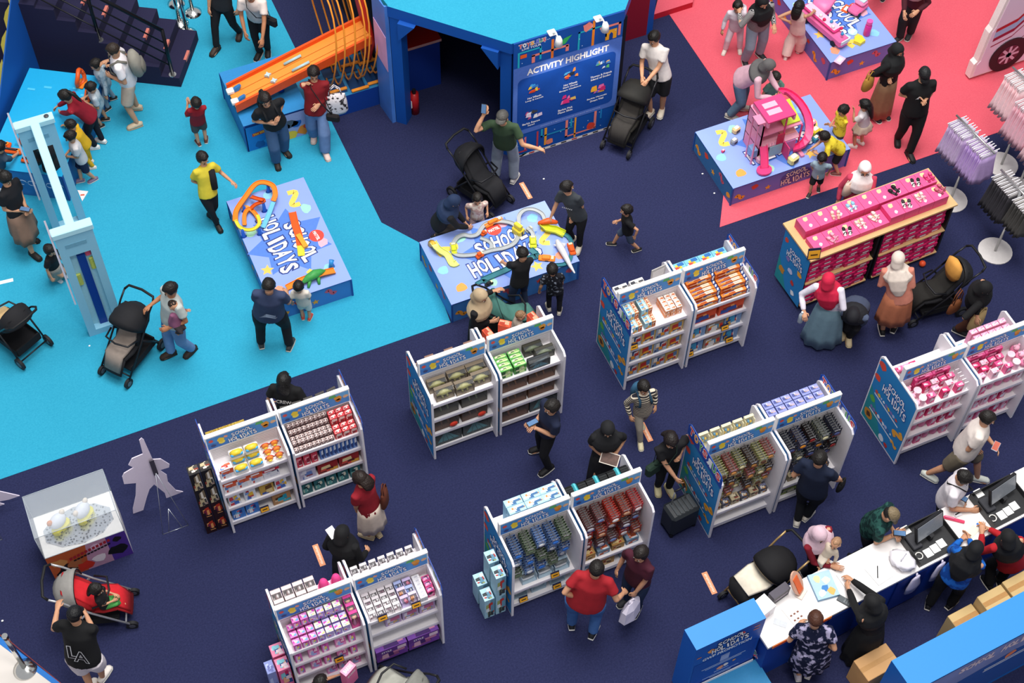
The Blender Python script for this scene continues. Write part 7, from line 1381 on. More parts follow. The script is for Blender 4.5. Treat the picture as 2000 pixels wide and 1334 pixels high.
# ------------------------------------------------------------------ blue promotion boards and cartons
t = thing('promotion_stand', 'tall blue promotion stand with School Holidays lettering, bottom right', 'sign stand', (4.95, 5.62, 0), .04)
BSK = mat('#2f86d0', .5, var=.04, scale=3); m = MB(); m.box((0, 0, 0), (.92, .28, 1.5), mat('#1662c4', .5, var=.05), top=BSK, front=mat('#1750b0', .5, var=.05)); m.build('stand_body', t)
m = MB(); T = plane_T((.46, -.0015, 0), (1, 0, 0), (0, 0, 1)); school_logo(m, .5, T @ TR(.02, 1.3, 0), outline='#1c2c70', one=False); shape(m, blob(-.24, 1.26, .06, 9, .4, 3), '#f0a050', T, .002); shape(m, blob(.16, 1.39, .05, 9, .4, 5), '#e0483c', T, .003)
for x0, x1, y in ((.32, .4, 1.38), (.32, .4, 1.3), (-.42, -.36, 1.2)): shape(m, [(x0, y), (x1, y), (x1, y+.02), (x0, y+.02)], '#ec8444', T, .002)
m.text('GWP PROMOTION', .66, .075, '#e6ecfa', T=T @ TR(0, 1.08, .003), bold=.03)
shape(m, [(-.43, .1), (.42, .1), (.42, 1.0), (-.43, 1.0)], '#1446a4', T, .001)
for i, (w, y) in enumerate(((.12, .93), (.6, .74), (.5, .70), (.2, .5), (.5, .42), (.3, .38))): shape(m, [(-w/2, y), (w/2, y), (w/2, y+.018), (-w/2, y+.018)], '#b8ccf0', T, .003)
shape(m, [(-.06, .78), (.06, .78), (.06, .92), (-.06, .92)], '#9cacd8', T, .003); shape(m, blob(-.02, .58, .06, 9, .4, 7), '#f0a078', T, .004); shape(m, blob(.04, .6, .05, 9, .4, 8), '#f4ece8', T, .004); shape(m, blob(.16, .62, .03, 8, .4, 9), '#e8a050', T, .004)
m.build('front_print', t)
m = MB(); m.box((-.06, -.42, 0), (.98, -.01, .3), mat('#1d78c8', .5), top=mat('#2a84b8', .5)); m.build('foot_plinth', t); m = MB(); m.box((.0, -.02, .301), (.92, -.012, .36), '#e8e6ea'); m.build('foot_strip', t)
t = thing('promotion_wall', 'large blue box with a glossy printed front, bottom right corner', 'display box', (6.95, 4.22, 0), .07)
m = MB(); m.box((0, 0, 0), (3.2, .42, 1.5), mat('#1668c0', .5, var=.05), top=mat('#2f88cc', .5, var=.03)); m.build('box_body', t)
m = MB(); T = plane_T((0, -.001, 0), (1, 0, 0), (0, 0, 1)); shape(m, [(.03, .1), (3.15, .1), (3.15, 1.47), (.03, 1.47)], mat('#8f9cd4', .12, var=.3, scale=2), T, .001); shape(m, [(.03, .1), (3.15, .1), (3.15, .7), (1.6, 1.0), (.03, .8)], mat('#2c5cae', .15), T, .002); fun(m, 'SCHOOL HOLIDAYS', 1.3, .16, '#efdce4', T @ TR(1.35, 1.3, .003), '#c8b4cc', 3); shape(m, blob(1.55, .92, .1, 9, .4, 4), '#e8845c', T, .004)
for w, y in ((1.0, .8), (.8, .74)): shape(m, [(1.2, y), (1.2+w, y), (1.2+w, y+.03), (1.2, y+.03)], '#dce4f6', T, .005)
m.build('front_print', t)
def cbox(label, p, rz, w, d, h, c='#c99a66'):
    s_ = thing('cardboard_box', label, 'box', p, rz); m = MB(); m.box((0, 0, 0), (w, d, h), mat(c, .7, var=.08, scale=6), bev=.006); m.build('carton', s_); m = MB(); m.box((0.004, d/2-.03, h+.0002), (w-.004, d/2+.03, h+.002), mat('#b8884f', .4)); m.build('packing_tape', s_)
cbox('large brown cardboard box beside the big blue box', V((6.95, 4.80, 0)), .1, .48, .3, .5)
cbox('smaller brown cardboard box below the large one', V((6.64, 4.5, 0)), .1, .28, .22, .3)
for i, (x, y, z) in enumerate(((8.25, 4.86, .0), (8.63, 4.88, .0), (9.01, 4.92, .0))): cbox(('tan carton behind the big blue box, nearest the staff', 'tan carton behind the big blue box, middle one', 'tan carton behind the big blue box, rightmost one')[i], V((x, y, 0)), .08, .36, .26, (.6, .78, .8)[i], '#d0b078')
# ------------------------------------------------------------------ pushchairs
def stroller(label, px, fwd, fab='#1c1c20', hood='#19191d', liner='#8a7f76', frame='#26262a', hood_open=1.0, deep=False, s=1.0, bumper=True, handle_c='#141416', basket='#141418'):
    p = P(*px); d = dirpx(px[0], px[1], *fwd); t = thing('stroller', label, 'stroller', (p.x, p.y, .0065 if px[0] < 700 and px[1] < 800 else .0), ang(d)-PI/2); t.scale = (s, s, s)
    FR = mat(frame, .35, .5); FA = mat(fab, .85, var=.2, scale=20); HO = mat(hood, .8, var=.15, scale=20); LI = mat(liner, .9, var=.2, scale=14)
    for sx in (-1, 1):
        x = sx*.235
        m = MB(); m.tube([(x, -.46, .98), (x, -.34, .88), (x, -.05, .52), (x, .34, .13)], .014, FR, 8); m.build('side_rail', t)
        m = MB(); m.tube([(x, -.08, .55), (x, -.26, .3), (x, -.38, .1)], .014, FR, 8); m.build('rear_leg', t)
        for y, r, xx in ((-.38, .095, x*1.08), (.36, .075, x*.95)):
            w = MB(); w.T = MX.Translation((xx, y, r)) @ MX.Rotation(PI/2, 4, 'Y'); w.cyl((0, 0, -.02), r, .04, mat('#1b1b1e', .7), 16); w.cyl((0, 0, -.023), r*.55, .046, mat('#6a6a70', .4, .5), 12); w.build('wheel', t)
    m = MB(); m.tube([(-.235, -.46, .98), (-.2, -.52, 1.01), (0, -.54, 1.02), (.2, -.52, 1.01), (.235, -.46, .98)], .018, mat(handle_c, .6), 8); m.build('handle', t)
    m = MB(); m.tube([(-.235, -.38, .12), (.235, -.38, .12)], .012, FR, 6); m.tube([(-.22, .3, .17), (.22, .3, .17)], .012, FR, 6); m.build('axle', t)
    m = MB(); m.box((-.2, -.32, .16), (.2, .22, .19), mat(basket, .9)); m.box((-.2, -.33, .16), (.2, -.31, .3), mat(basket, .9)); m.box((-.21, -.32, .16), (-.2, .22, .27), mat(basket, .9)); m.box((.2, -.32, .16), (.21, .22, .27), mat(basket, .9)); m.build('basket', t)
    m = MB()
    if deep: m.loft([(0, -.34, .6), (0, -.3, .56), (0, 0, .54), (0, .34, .56), (0, .4, .6)], [(.16, .09), (.22, .14), (.23, .15), (.21, .13), (.14, .08)], FA, 14, side=(1, 0, 0)); m.build('carrycot', t)
    else:
        m.loft([(0, -.33, .92), (0, -.26, .8), (0, -.1, .55), (0, -.03, .45)], [(.15, .02), (.19, .035), (.2, .04), (.19, .03)], FA, 12, side=(1, 0, 0)); m.loft([(0, -.06, .44), (0, .08, .42), (0, .24, .43)], [(.19, .03), (.2, .045), (.18, .03)], FA, 12, side=(1, 0, 0)); m.loft([(0, .22, .44), (0, .3, .34), (0, .38, .2)], [(.17, .025), (.165, .02), (.15, .015)], FA, 12, side=(1, 0, 0)); m.build('seat', t)
    m = MB()
    if deep: m.loft([(0, -.2, .70), (0, .1, .705), (0, .34, .70)], [(.16, .03), (.2, .035), (.16, .02)], LI, 12, side=(1, 0, 0))
    else: m.loft([(0, -.22, .79), (0, -.08, .56), (0, .0, .49), (0, .15, .485), (0, .25, .48), (0, .37, .25)], [(.13, .015), (.15, .03), (.16, .035), (.16, .03), (.15, .02), (.13, .012)], LI, 10, side=(1, 0, 0))
    m.build('liner', t)
    # hood: arched ribs around a pivot
    if hood_open:
        m = MB(); n = 10; rows = 8; vs = []; piv = V((0, -.16, .66)) if not deep else V((0, -.12, .66)); a0, a1 = (math.radians(62), math.radians(62-105*hood_open))
        for i in range(rows):
            a = a0+(a1-a0)*i/(rows-1)
            for j in range(n+1):
                b_ = PI*j/n; r = .33-.02*(i % 2); x = .235*math.cos(b_); h = r*(math.sin(b_)**.6)
                vs.append(piv+V((x, -h*math.sin(a), h*math.cos(a))))
        fs = [(i*(n+1)+j, i*(n+1)+j+1, (i+1)*(n+1)+j+1, (i+1)*(n+1)+j) for i in range(rows-1) for j in range(n)]; m.add(vs, fs, HO, True); o = m.build('hood', t); so = o.modifiers.new('thick', 'SOLIDIFY'); so.thickness = .012
        m = MB(); m.tube(vs[-(n+1):], .01, mat(handle_c if not deep else '#b89a6a', .4), 6); m.build('hood_rim', t)
    if bumper: m = MB(); m.tube([(-.22, -.02, .62), (-.18, .14, .64), (0, .18, .65), (.18, .14, .64), (.22, -.02, .62)], .014, BLACKP, 8); m.build('bumper_bar', t)
    return t
stroller('black stroller with taupe liner pushed by the man with a baby', (258, 705), (-66, 80), liner='#8d8178')
stroller('black stroller with tan seat at the left picture edge', (34, 668), (-60, -46), liner='#c8a878', hood_open=.5)
stroller('large black stroller pushed by the white tee man beside the board', (1222, 268), (-55, 85), liner='#33302e', fab='#26241f', hood='#1d1c1a')
stroller('black stroller with its hood folded back behind the train table', (942, 388), (70, 46), liner='#1e1e22', hood_open=.6)
stroller('green stroller with a baby behind the green carton shelf', (1000, 652), (80, -14), fab='#2f5550', hood='#3f6e66', liner='#4a7a70', hood_open=.45)
stroller('black stroller with a tan jacket over its handle beside the shoe display', (1812, 602), (-75, 20), liner='#23211f', hood_open=.35)
stroller('black pram with cream lining and gold hood rim beside the counter', (1476, 1168), (-80, 46), liner='#e6dcc8', fab='#151416', hood='#131215', frame='#a88a5c', deep=True)
stroller('red stroller with a child, pushed by the man in the black LA shirt', (205, 1198), (90, -8), fab='#a81c22', hood='#8f8c88', liner='#c9202a', frame='#b4b4b8', hood_open=.55)
stroller('grey stroller cut off by the bottom picture edge', (775, 1372), (-60, -40), fab='#6c6c66', hood='#7e7e78', liner='#a8a89e', hood_open=.5)
# ------------------------------------------------------------------ the crowd
BLK_ = '#141417'; HB = '#16120f'
pr_ = person
# upper left
p = pr_('man in black tee and track trousers walking behind the stairs', ((424, 100), (469, 68)), (432, -55), 1.7, face=(-40, 70), hands=((408, 20, .8), (465, 18, .8)), top=('tee', '#2a2a2e'), bot=('trousers', '#131318'), shoes='#3a2a22', sole='#1a1614')
p = pr_('man in a cream tee with a black crossbody bag behind the launch box', ((508, 108), (524, 102)), (488, -8), 1.68, face=(-20, 60), hands=((478, 62, .85), (512, 92, .8)), top=('tee', '#e8d8d0'), bot=('trousers', '#15151a'), shoes='#1c1a1a', skin=SKIN2); crossbody(p, 'black crossbody bag worn by the man in the cream tee', '#1a1a1e', side=-1)
p = pr_('man in a white tee and beige shorts with a grey backpack', ((270, 214), (270, 247)), (221, 100), 1.72, face=(-60, 8), hands=((212, 118, 1.15), (218, 150, 1.05)), top=('tee', '#ece4e6'), bot=('shorts', '#bba999', 1.05), shoes='#cdb89c', sole='#b09a80', hair=('short', '#2a1f18'), bd=1.05, nod=35); backpack(p, 'large grey backpack on the white tee man by the stairs', '#8d897f', '#6d6a62', 1.05)
pr_('child in grey pyjamas holding the backpack man\'s hand', ((212, 214), (224, 194)), (187, 128), 1.12, face=(-50, 20), hands=((208, 128, .8), None), top=('long', patt('floral', '#8ea4b4', '#b8c4cc', 12)), bot=('trousers', '#8ba0b0'), shoes='#2a2624', nod=30)
pr_('child in pale grey outfit playing with an orange launcher', ((199, 248), (210, 236)), (178, 173), 1.1, face=(-50, 10), hands=((166, 190, .68), (172, 202, .66)), top=('tee', patt('floral', '#a0b2bc', '#c2ccd2', 14)), bot=('shorts', '#9fb0ba'), shoes='#2a2622', nod=35)
pr_('girl in a red jacket and dark jeans leaning over the cyan table', ((188, 290), (202, 279)), (126, 190), 1.38, face=(-60, -6), hands=((104, 214, .66), (116, 220, .68)), top=('long', '#8c1226'), bot=('trousers', '#10131f'), shoes='#e8e6e4', hair=('pony', HB), nod=40)
pr_('small child in yellow standing beside the cyan table', ((178, 316), (183, 329)), (138, 246), 1.05, face=(-60, -4), hands=((122, 244, .6), None), top=('long', '#d8a81e'), bot=('trousers', '#d2a41e'), shoes='#e0d8d0', nod=30)
pr_('boy in a white and grey shirt with navy shorts by the cyan table', ((160, 355), (186, 352)), (138, 268), 1.15, face=(-55, 16), hands=((130, 300, .65), (134, 306, .62)), top=('tee', '#c9c6c8'), bot=('shorts', '#16203f'), shoes='#7a6a84', nod=30)
pr_('woman in black leaning over the cyan table behind the pale blue frame', ((112, 372), (126, 362)), (76, 288), 1.45, face=(-55, -14), hands=((74, 316, .62), (82, 300, .62)), top=('long', BLK_), bot=('skirt', '#121318', .6, .05), hair=('hijab', '#131318'), nod=40)
pr_('boy in a blue tee reaching for a launcher at the left edge', ((6, 372), (22, 366)), (2, 318-28), 1.2, face=(40, -30), hands=((34, 300, .62), None), top=('tee', '#33485c'), bot=('trousers', '#2a3440'), shoes='#e8e4e4', nod=30)
p = pr_('woman in a black top and brown skirt looking at her phone', ((58, 470), (66, 500)), (10, 348), 1.6, face=(60, 24), hands=((44, 412, .95), (50, 404, .98)), top=('tee', '#15151a'), bot=('skirt', '#7a6254', .85, .42), shoes='#1c1816', sole='#15120f', hair=('bun', HB), nod=40)
phone('phone held by the woman in the brown skirt', P(49, 409, 1.03), dirpx(40, 420, 60, 10))
pr_('crouching child in a striped skirt behind the pale blue frame', ((112, 546), (122, 540)), (98, 490), 1.0, face=(50, 20), pel=(104, 522, .34), top=('tee', '#16161a'), bot=('skirt', patt('stripe', '#c8c4b8', '#22222a', 22), .7, .1), shoes='#e6e2e6', nod=30)
pr_('small boy in a red tee and grey shorts with arms raised', ((403, 277), (389, 283)), (384, 203), 1.12, face=(-20, -60), hands=((366, 206, .82), (372, 202, .85)), top=('tee', '#8c1422'), bot=('shorts', '#4c4a4a'), shoes='#5c3024', nod=10)
p = pr_('boy in a yellow and black tee walking past the lilac table', ((426, 444), (412, 424)), (396, 309), 1.38, face=(40, 40), hands=((452, 354, .78), (402, 362, .75)), top=('tee', '#d2bf38'), bot=('trousers', '#14151a'), shoes='#1c1a16', sole='#15130f', nod=25)
b = MB(); T = plane_T(p['N']-p['O'], -p['r'], p['u']); b.loft([p['N']-p['O']+p['f']*.105+p['r']*sx-p['u']*d for sx, d in ((-.055, .05), (-.06, .2), (-.065, .36))], [(.05, .035), (.055, .045), (.05, .045)], cloth('#17171b'), 10, side=p['r']); b.build('black_panel', p['root'])
p = pr_('woman in a black tee and jeans with folded arms by the ramp', ((556, 298), (541, 320)), (517, 196), 1.58, face=(30, 50), hands=((545, 222, 1.08), (524, 240, 1.0)), top=('tee', '#17171a'), bot=('trousers', '#3c5a80', 1.5), shoes='#2a241e', sole='#1c1814', hair=('pony', '#1c1411'), nod=25, bd=1.1); backpack(p, 'small black backpack worn by the woman with folded arms', '#141416', '#1d1d20', .8)
p = pr_('woman in a dark red cardigan and wide jeans by the ramp', ((614, 268), (636, 302)), (613, 143), 1.6, face=(10, 60), hands=((606, 165, 1.28), (622, 205, 1.0)), top=('long', '#7c141c'), bot=('trousers', '#6a84b0', 1.6), shoes='#e4c8bc', sole='#d8b8a8', hair=('long', '#1c1411', .5), nod=25); crossbody(p, 'small black handbag of the red cardigan woman', '#1a1416', (.2, .08, .14), side=-1, front=1.3)
bag('white patterned tote bag on the red cardigan woman\'s arm', p['SH'][1 if p['r'].x > 0 else 0]-V((-.1, .05, .22)), (.36, .12, .4), patt('camo', '#3a3438', '#ece2e4', 18, .42), ang(p['f'])-PI/2, hl=.2, name='tote_bag')
# centre
p = pr_('man in a green tee and grey cap raising a phone, arm stretched out', ((968, 350), (1003, 354)), (981, 231), 1.7, face=(14, -60), hands=((944, 226, 1.62), (1050, 290, 1.0)), top=('tee', '#31452f'), bot=('trousers', '#8d97a8', 1.35), shoes='#d8d4d0', hair=('cap', '#54524e', HB, 'back'), look=(20, -50), nod=5)
phone('black phone held up by the man in the green tee', P(945, 212, 1.78), V((.2, .3, 1)))
p = pr_('man in a white tee and black shorts pushing the black stroller', ((1270, 224), (1292, 220)), (1276, 74), 1.7, face=(-34, 50), hands=((1254, 150, 1.0), (1264, 158, 1.0)), top=('tee', '#e6dcd6'), bot=('shorts', '#16161a'), shoes='#ddd0bc', hair=('short', HB), nod=35, look=(-50, 40))
pr_('mother in a navy headscarf and black coat bending to the train table', ((850, 466), (866, 474)), (888, 395), 1.5, face=(70, -6), pel=(856, 436, .48), hands=((908, 434, .52), (914, 444, .5)), top=('long', BLK_), bot=('trousers', '#4a4440'), hair=('hijab', '#1f3050', 1.3), nod=45)
t_ = pr_('toddler in a cream floral top standing behind the train table', None, (932, 390), .92, face=(10, 60), hands=((912, 422, .46), (952, 414, .5)), top=('tee', patt('floral', '#c8a8a0', '#e4d8cc', 20)), bot=('shorts', '#c8a8a8'), nod=25)
p = pr_('boy in a charcoal printed tee at the right of the train table', ((1131, 486), (1118, 470)), (1106, 367), 1.42, face=(-36, 50), hands=((1076, 424, .62), (1122, 422, .72)), top=('tee', '#33383e'), bot=('trousers', '#14151a'), shoes='#d8cbb4', look=(50, -10), nod=10); [mark(p, -.075+.03*i, .2, .04, off=.17) for i in range(6)]
p = pr_('small boy in a black tee and denim shorts running', ((1198, 478), (1247, 489)), (1223, 412), 1.02, face=(-50, 4), hands=((1206, 432, .62), (1240, 462, .5)), top=('tee', '#131316'), bot=('shorts', '#3f4c64'), shoes='#1d1c1c', sole='#e8e2d4', nod=15)
pr_('boy in a black tee leaning far over the train table', ((1000, 606), (1026, 596)), (1021, 497), 1.3, face=(-30, -56), hands=((966, 508, .5), (1010, 520, .5)), top=('tee', '#17171a'), bot=('trousers', '#25324c'), shoes='#1d1c1e', sole='#e8e2dc', nod=40)
pr_('boy in a dark floral shirt standing at the front of the train table', ((1072, 604), (1092, 612)), (1078, 528), 1.12, face=(-4, -60), hands=((1098, 552, .52), None), top=('tee', patt('floral', '#1c1d24', '#8d95a4', 26, .62)), bot=('trousers', '#131318'), shoes='#c8bfae', nod=20)
pr_('woman in a beige headscarf and black coat beside the green stroller', None, (938, 578), 1.56, face=(60, 24), hands=((965, 568, 1.1), (958, 628, .95)), top=('long', BLK_), bot=('skirt', '#141418', .6, .05), hair=('hijab', '#b39d7e', 1.3), nod=35)
pr_('baby sitting in the green stroller', ((1035, 650, .4), (1035, 658, .4)), (1018, 618), .75, face=(60, -8), pel=(1004, 640, .5), top=('tee', '#c8b8a8'), bot=('trousers', '#b8b0a4'), shoe_on=False, hair=('baby', '#8a6a4c'), root_at=P(1004, 652), nod=10)
p = pr_('man in a navy tee with a wave print seen from behind at the lilac table', ((511, 676), (566, 680)), (526, 560), 1.66, face=(6, -60), hands=((560, 572, .95), (512, 575, .95)), top=('tee', '#333f5e'), bot=('trousers', '#111115', 1.2), shoes='#3a3a38', sole='#cfc8bc', bd=1.3, nod=40)
b = MB(); O = p['O']; T = plane_T(p['N']-p['u']*.3*p['k']-p['f']*.222*p['k']-O, p['r'], p['u'])
for i in range(3): b.add([(x, y+.03*i-.03, 0) for x, y in ((-.12+.03*i, 0), (-.02, .045), (.1, .01), (.13-.02*i, .05), (.1, -.005), (-.03, .02))], [(0, 5, 1), (1, 5, 4, 2), (2, 4, 3)], '#b9c4d8', T=T)
b.build('wave_print', p['root'])
pr_('toddler in cream clothes and red shoes beside the navy tee man', ((592, 622), (605, 624)), (583, 562), .95, face=(8, -60), hands=((600, 572, .5), None), top=('tee', '#ddd4c8'), bot=('shorts', '#dcd4ca'), shoes='#b84a3c', nod=30)
p = pr_('man in a grey tee and jeans carrying a baby and pushing a stroller', ((336, 694), (377, 686)), (334, 566), 1.66, face=(-50, 30), hands=((294, 596, 1.02), (330, 640, .95)), top=('tee', '#b9c0bc'), bot=('trousers', '#6688b4', 1.25), shoes='#33261e', sole='#241b15', skin=SKIN2, hair=('short', '#181210'), bd=1.15, nod=30, look=(-50, 20))
pr_('baby in a purple top held on the man\'s arm', ((344, 652, .86), (352, 648, .86)), (340, 597), .72, face=(40, 20), pel=(346, 634, .98), hands=((365, 606, 1.15), (332, 640, .95)), top=('long', '#84506e'), bot=('trousers', '#2a2428'), shoe_on=False, hair=('baby', '#2a1d16'), root_at=P(346, 690), nod=0)
# between the shelves
p = pr_('shop worker with long black hair and a black CREW shirt', None, (555, 742), 1.58, face=(16, -60), top=('tee', '#121214'), bot=('trousers', '#131316'), hair=('long', '#0e0c0c', .55), nod=5); on_back(p, 'CREW', .2, .075, '#d8d4d0', down=.16, off=.155)
p = pr_('man in a navy tee photographing a toy with his phone', ((1072, 918), (1056, 880)), (1078, 797), 1.66, face=(-60, 24), hands=((1044, 826, 1.12), (1046, 836, 1.1)), top=('tee', '#18203a'), bot=('trousers', '#121216'), shoes='#19181a', hair=('short', '#1a1512'), nod=20)
phone('white phone in the hands of the navy tee man', P(1040, 826, 1.16), dirpx(1040, 830, -20, 10))
p = pr_('woman in a black headscarf reading a flyer behind the red card shelf', None, (1187, 838), 1.56, face=(6, 60), hands=((1180, 892, .98), (1204, 884, 1.0)), top=('tee', BLK_), bot=('skirt', '#131317', .5, .05), hair=('hijab', '#17171a', 1.2), nod=40)
m = MB(); m.T = plane_T((0, 0, 0), dirpx(1190, 890, 20, 6), V((0, 1, .35))); m.box((-.12, -.08, 0), (.12, .08, .004), '#e8ddd0'); m.box((-.11, -.07, .0041), (.11, .07, .0055), mat('#5a4038', .5, var=.8, scale=22)); o = tag(m.build('flyer'), 'printed flyer held by the woman in the black headscarf', 'flyer'); o.location = P(1191, 896, 1.03)
p = pr_('boy in a black and cream striped jumper with a blue backpack', ((1247, 826), (1250, 866)), (1257, 757), 1.28, face=(24, 56), hands=((1231, 812, .62), (1280, 792, .66)), top=('long', patt('stripe', '#20202a', '#d8ccb8', 9)), bot=('trousers', '#a39a8c'), shoes='#d6cba6', nod=25); backpack(p, 'teal blue backpack on the striped jumper boy', '#2f5a78', '#24465e', 1.0)
p = pr_('woman in black with beige clogs pulling a black suitcase', ((1284, 952), (1305, 956)), (1310, 862), 1.56, face=(20, 56), hands=((1329, 948, .72), (1330, 884, 1.05)), top=('tee', '#131316'), bot=('trousers', '#121215'), shoes='#c8bd94', sole='#bcb088', hair=('long', '#1a1210', .45), nod=35); crossbody(p, 'dark green shoulder bag of the suitcase woman', '#1f3329', (.22, .1, .2), side=-1 if p['r'].x > 0 else 1)
t = thing('suitcase', 'black ribbed suitcase with its handle pulled out', 'suitcase', P(1324, 1024), .1); m = MB(); m.box((-.21, -.14, .06), (.21, .14, .5), mat('#22262a', .45, var=.1), bev=.035); m.build('shell', t)
for i in range(5): m = MB(); m.box((-.13+.06*i, -.1, .5), (-.1+.06*i, .1, .512), '#2f3438'); m.build('rib', t)
for sx in (-1, 1): m = MB(); m.tube([(sx*.11, .08, .5), (sx*.07, .1, .78)], .01, STEEL, 6); m.build('pull_rod', t)
m = MB(); m.tube([(-.08, .1, .78), (.08, .1, .78)], .014, BLACKP, 6); m.build('grip', t)
for sx in (-1, 1):
    for sy in (-1, 1): m = MB(); m.cyl((sx*.17, sy*.1, 0), .03, .06, BLACKP, 10); m.build('wheel', t)
p = pr_('man in a dark navy tee picking a card pack from the hooks', ((1556, 1022), (1574, 1012)), (1600, 897), 1.68, face=(26, -52), hands=((1584, 912, 1.12), (1642, 938, .9)), top=('tee', '#121c34'), bot=('trousers', '#15171c'), shoes='#d8d0c4', nod=25, bd=1.15); bag('small black clutch at the dark navy tee man\'s side', p['WR'][1 if (p['WR'][1]-p['O']).x > (p['WR'][0]-p['O']).x else 0]+V((.02, -.02, -.02)), (.2, .08, .16), '#141417', .5, hl=.05)
pr_('woman in a red top and cream skirt bending towards the brown box shelf', ((722, 1050), (738, 1044)), (704, 936), 1.56, face=(-46, -30), hands=((696, 1000, .62), (706, 985, .62)), top=('tee', '#8e1826'), bot=('skirt', '#e2cfc0', .62, .3), shoes='#cdb896', sole='#c4ae8a', hair=('bob', '#21140f'), nod=45)
bag('brown leather shoulder bag of the woman in the cream skirt', P(750, 966, .98)+V((0, 0, .1)), (.24, .1, .32), '#5c2c1c', 1.0, hl=.16, name='shoulder_bag')
pr_('woman in a black headscarf and coat behind the purple shelf', None, (668, 1042), 1.56, face=(30, -50), hands=((716, 1076, .85), None), top=('long', '#101013'), bot=('skirt', '#111114', .6, .05), hair=('hijab', '#0f0f12', 1.4), nod=35)
m = MB(); m.T = plane_T((0, 0, 0), V((1, .3, 0)), V((-.3, 1, .5))); m.box((-.05, -.07, 0), (.05, .07, .006), '#e4e0e6'); o = tag(m.build('face_mask'), 'white mask hanging at the black headscarf woman\'s cheek', 'mask'); o.location = P(648, 1040, 1.46)
p = pr_('stout man in a red tee and jeans with a hand on his hip', ((1116, 1222), (1157, 1240)), (1166, 1112), 1.72, face=(10, -60), hands=((1126, 1166, 1.0), (1218, 1158, .95)), top=('tee', '#a01c26'), bot=('trousers', '#3f66a0', 1.2), shoes='#1c1d22', sole='#e8e4e0', bd=1.38, nod=30)
p = pr_('woman in a maroon tee holding a white plastic bag', None, (1251, 1082), 1.58, face=(-36, 40), hands=((1238, 1162, .72), None), top=('tee', '#451426'), bot=('trousers', '#1d2c48'), hair=('short', '#1c1411'), nod=25, bd=1.1)
s_ = thing('plastic_bag', 'large white plastic bag in the maroon tee woman\'s hand', 'bag', P(1234, 1172, .74)-V((0, 0, .42)), .3); m = MB(); m.loft([(0, 0, 0), (0, 0, .03), (.01, 0, .26), (0, 0, .37)], [(.17, .08), (.19, .1), (.17, .07), (.06, .02)], mat('#e4dcec', .35, var=.06, scale=9, bump=.5), 7, side=(1, .2, 0), smooth=False); m.build('bag_body', s_); m = MB(); m.tube([(-.05, 0, .34), (-.02, 0, .43), (.02, 0, .43), (.05, 0, .34)], .012, mat('#e4dcec', .35), 6); m.build('handle', s_)
p = pr_('man in a black LA baseball shirt and white shorts, lower left', ((202, 1326), (182, 1352)), (147, 1200), 1.7, face=(20, -56), hands=((112, 1190, 1.1), (168, 1200, 1.05)), top=('tee', '#101012'), bot=('shorts', '#e2d8dc', 1.1), shoes='#e6ded6', hair=('cap', '#111113'), bd=1.25, nod=30)
on_back(p, 'L', .13, .19, '#101012', down=.28, off=.2, outline='#d8d8dc', bold=.01); on_back(p, 'A', .17, .17, '#101012', down=.33, off=.207, outline='#d8d8dc', bold=.01).location += p['r']*.09
pr_('child in a dark top sitting in the red stroller', ((232, 1172, .35), (236, 1180, .35)), (188, 1152), .85, face=(70, 4), pel=(204, 1178, .5), hands=((222, 1160, .62), (220, 1174, .6)), top=('tee', '#1b1a1e'), bot=('trousers', '#4a9a4c'), shoe_on=False, hair=('bob', HB, .1), root_at=P(204, 1198), nod=20)
pr_('girl crouching at the pink shelf, cut off by the bottom edge', ((636, 1372), (650, 1366)), (626, 1332), 1.05, face=(30, -40), pel=(636, 1362, .34), hands=((662, 1318, .45), None), top=('tee', '#c8a0a8'), bot=('trousers', '#8a7a88'), hair=('long', HB, .3), nod=20)
t = thing('doll_carton', 'tall pink doll carton held by the crouching girl', 'box', P(684, 1330, .3), .5); m = MB(); m.box((-.09, -.05, 0), (.09, .05, .38), mat('#f07cae', .4, var=.1), top='#f6a8c8'); m.build('carton', t); m = MB(); m.text('BARBIE', .13, .05, '#fff', T=plane_T((0, -.0515, .3), (1, 0, 0), (0, 0, 1)), bold=.02); m.text('BARBIE', .13, .05, '#fff', T=plane_T((0, 0, .3815), (1, 0, 0), (0, 1, 0)), bold=.02); m.build('lettering', t)
# right side
p = pr_('woman in a white headscarf, glasses and pink jacket choosing sandals', None, (1689, 330), 1.56, face=(6, 60), hands=((1696, 378, 1.22), None), top=('long', '#c8405c'), bot=('trousers', '#6a3040'), hair=('hijab', '#ece4e2', 1.5), nod=22)
g = MB(); 
for s in (-1, 1): g.tube([(s*.075*p['hh']*2+.07*p['hh']*1.4*math.cos(a), .43*p['hh'], .03*p['hh']+.09*p['hh']*math.sin(a)) for a in [2*PI*i/10 for i in range(10)]], .004, BLACKP, 4, closed=True)
o = g.build('glasses', p['root']); o.matrix_local = p['HT']
bag('pale pink handbag on the pink jacket woman\'s arm', P(1664, 352, 1.2), (.32, .14, .24), '#d9bfae', .4, hl=.05)
pr_('woman in a bright red headscarf and long denim skirt', ((1594, 664), (1612, 662)), (1616, 548), 1.58, face=(14, -58), hands=((1570, 608, .9), (1640, 600, .9)), top=('long', '#d8d2de'), bot=('skirt', '#6f8c9a', 1.0, .06), hair=('hijab', '#c81e42', 1.5, .9), nod=20)
m = MB(); m.loft([(0, 0, 0), (0, 0, .15), (0, 0, .2)], [.035, .035, .015], mat('#c8d4dc', .1, alpha=.6, var=0), 10); m.cyl((0, 0, .2), .016, .02, '#c8d8e8', 8); o = tag(m.build('water_bottle'), 'clear water bottle in the red headscarf woman\'s hand', 'bottle'); o.location = P(1562, 628, .7)
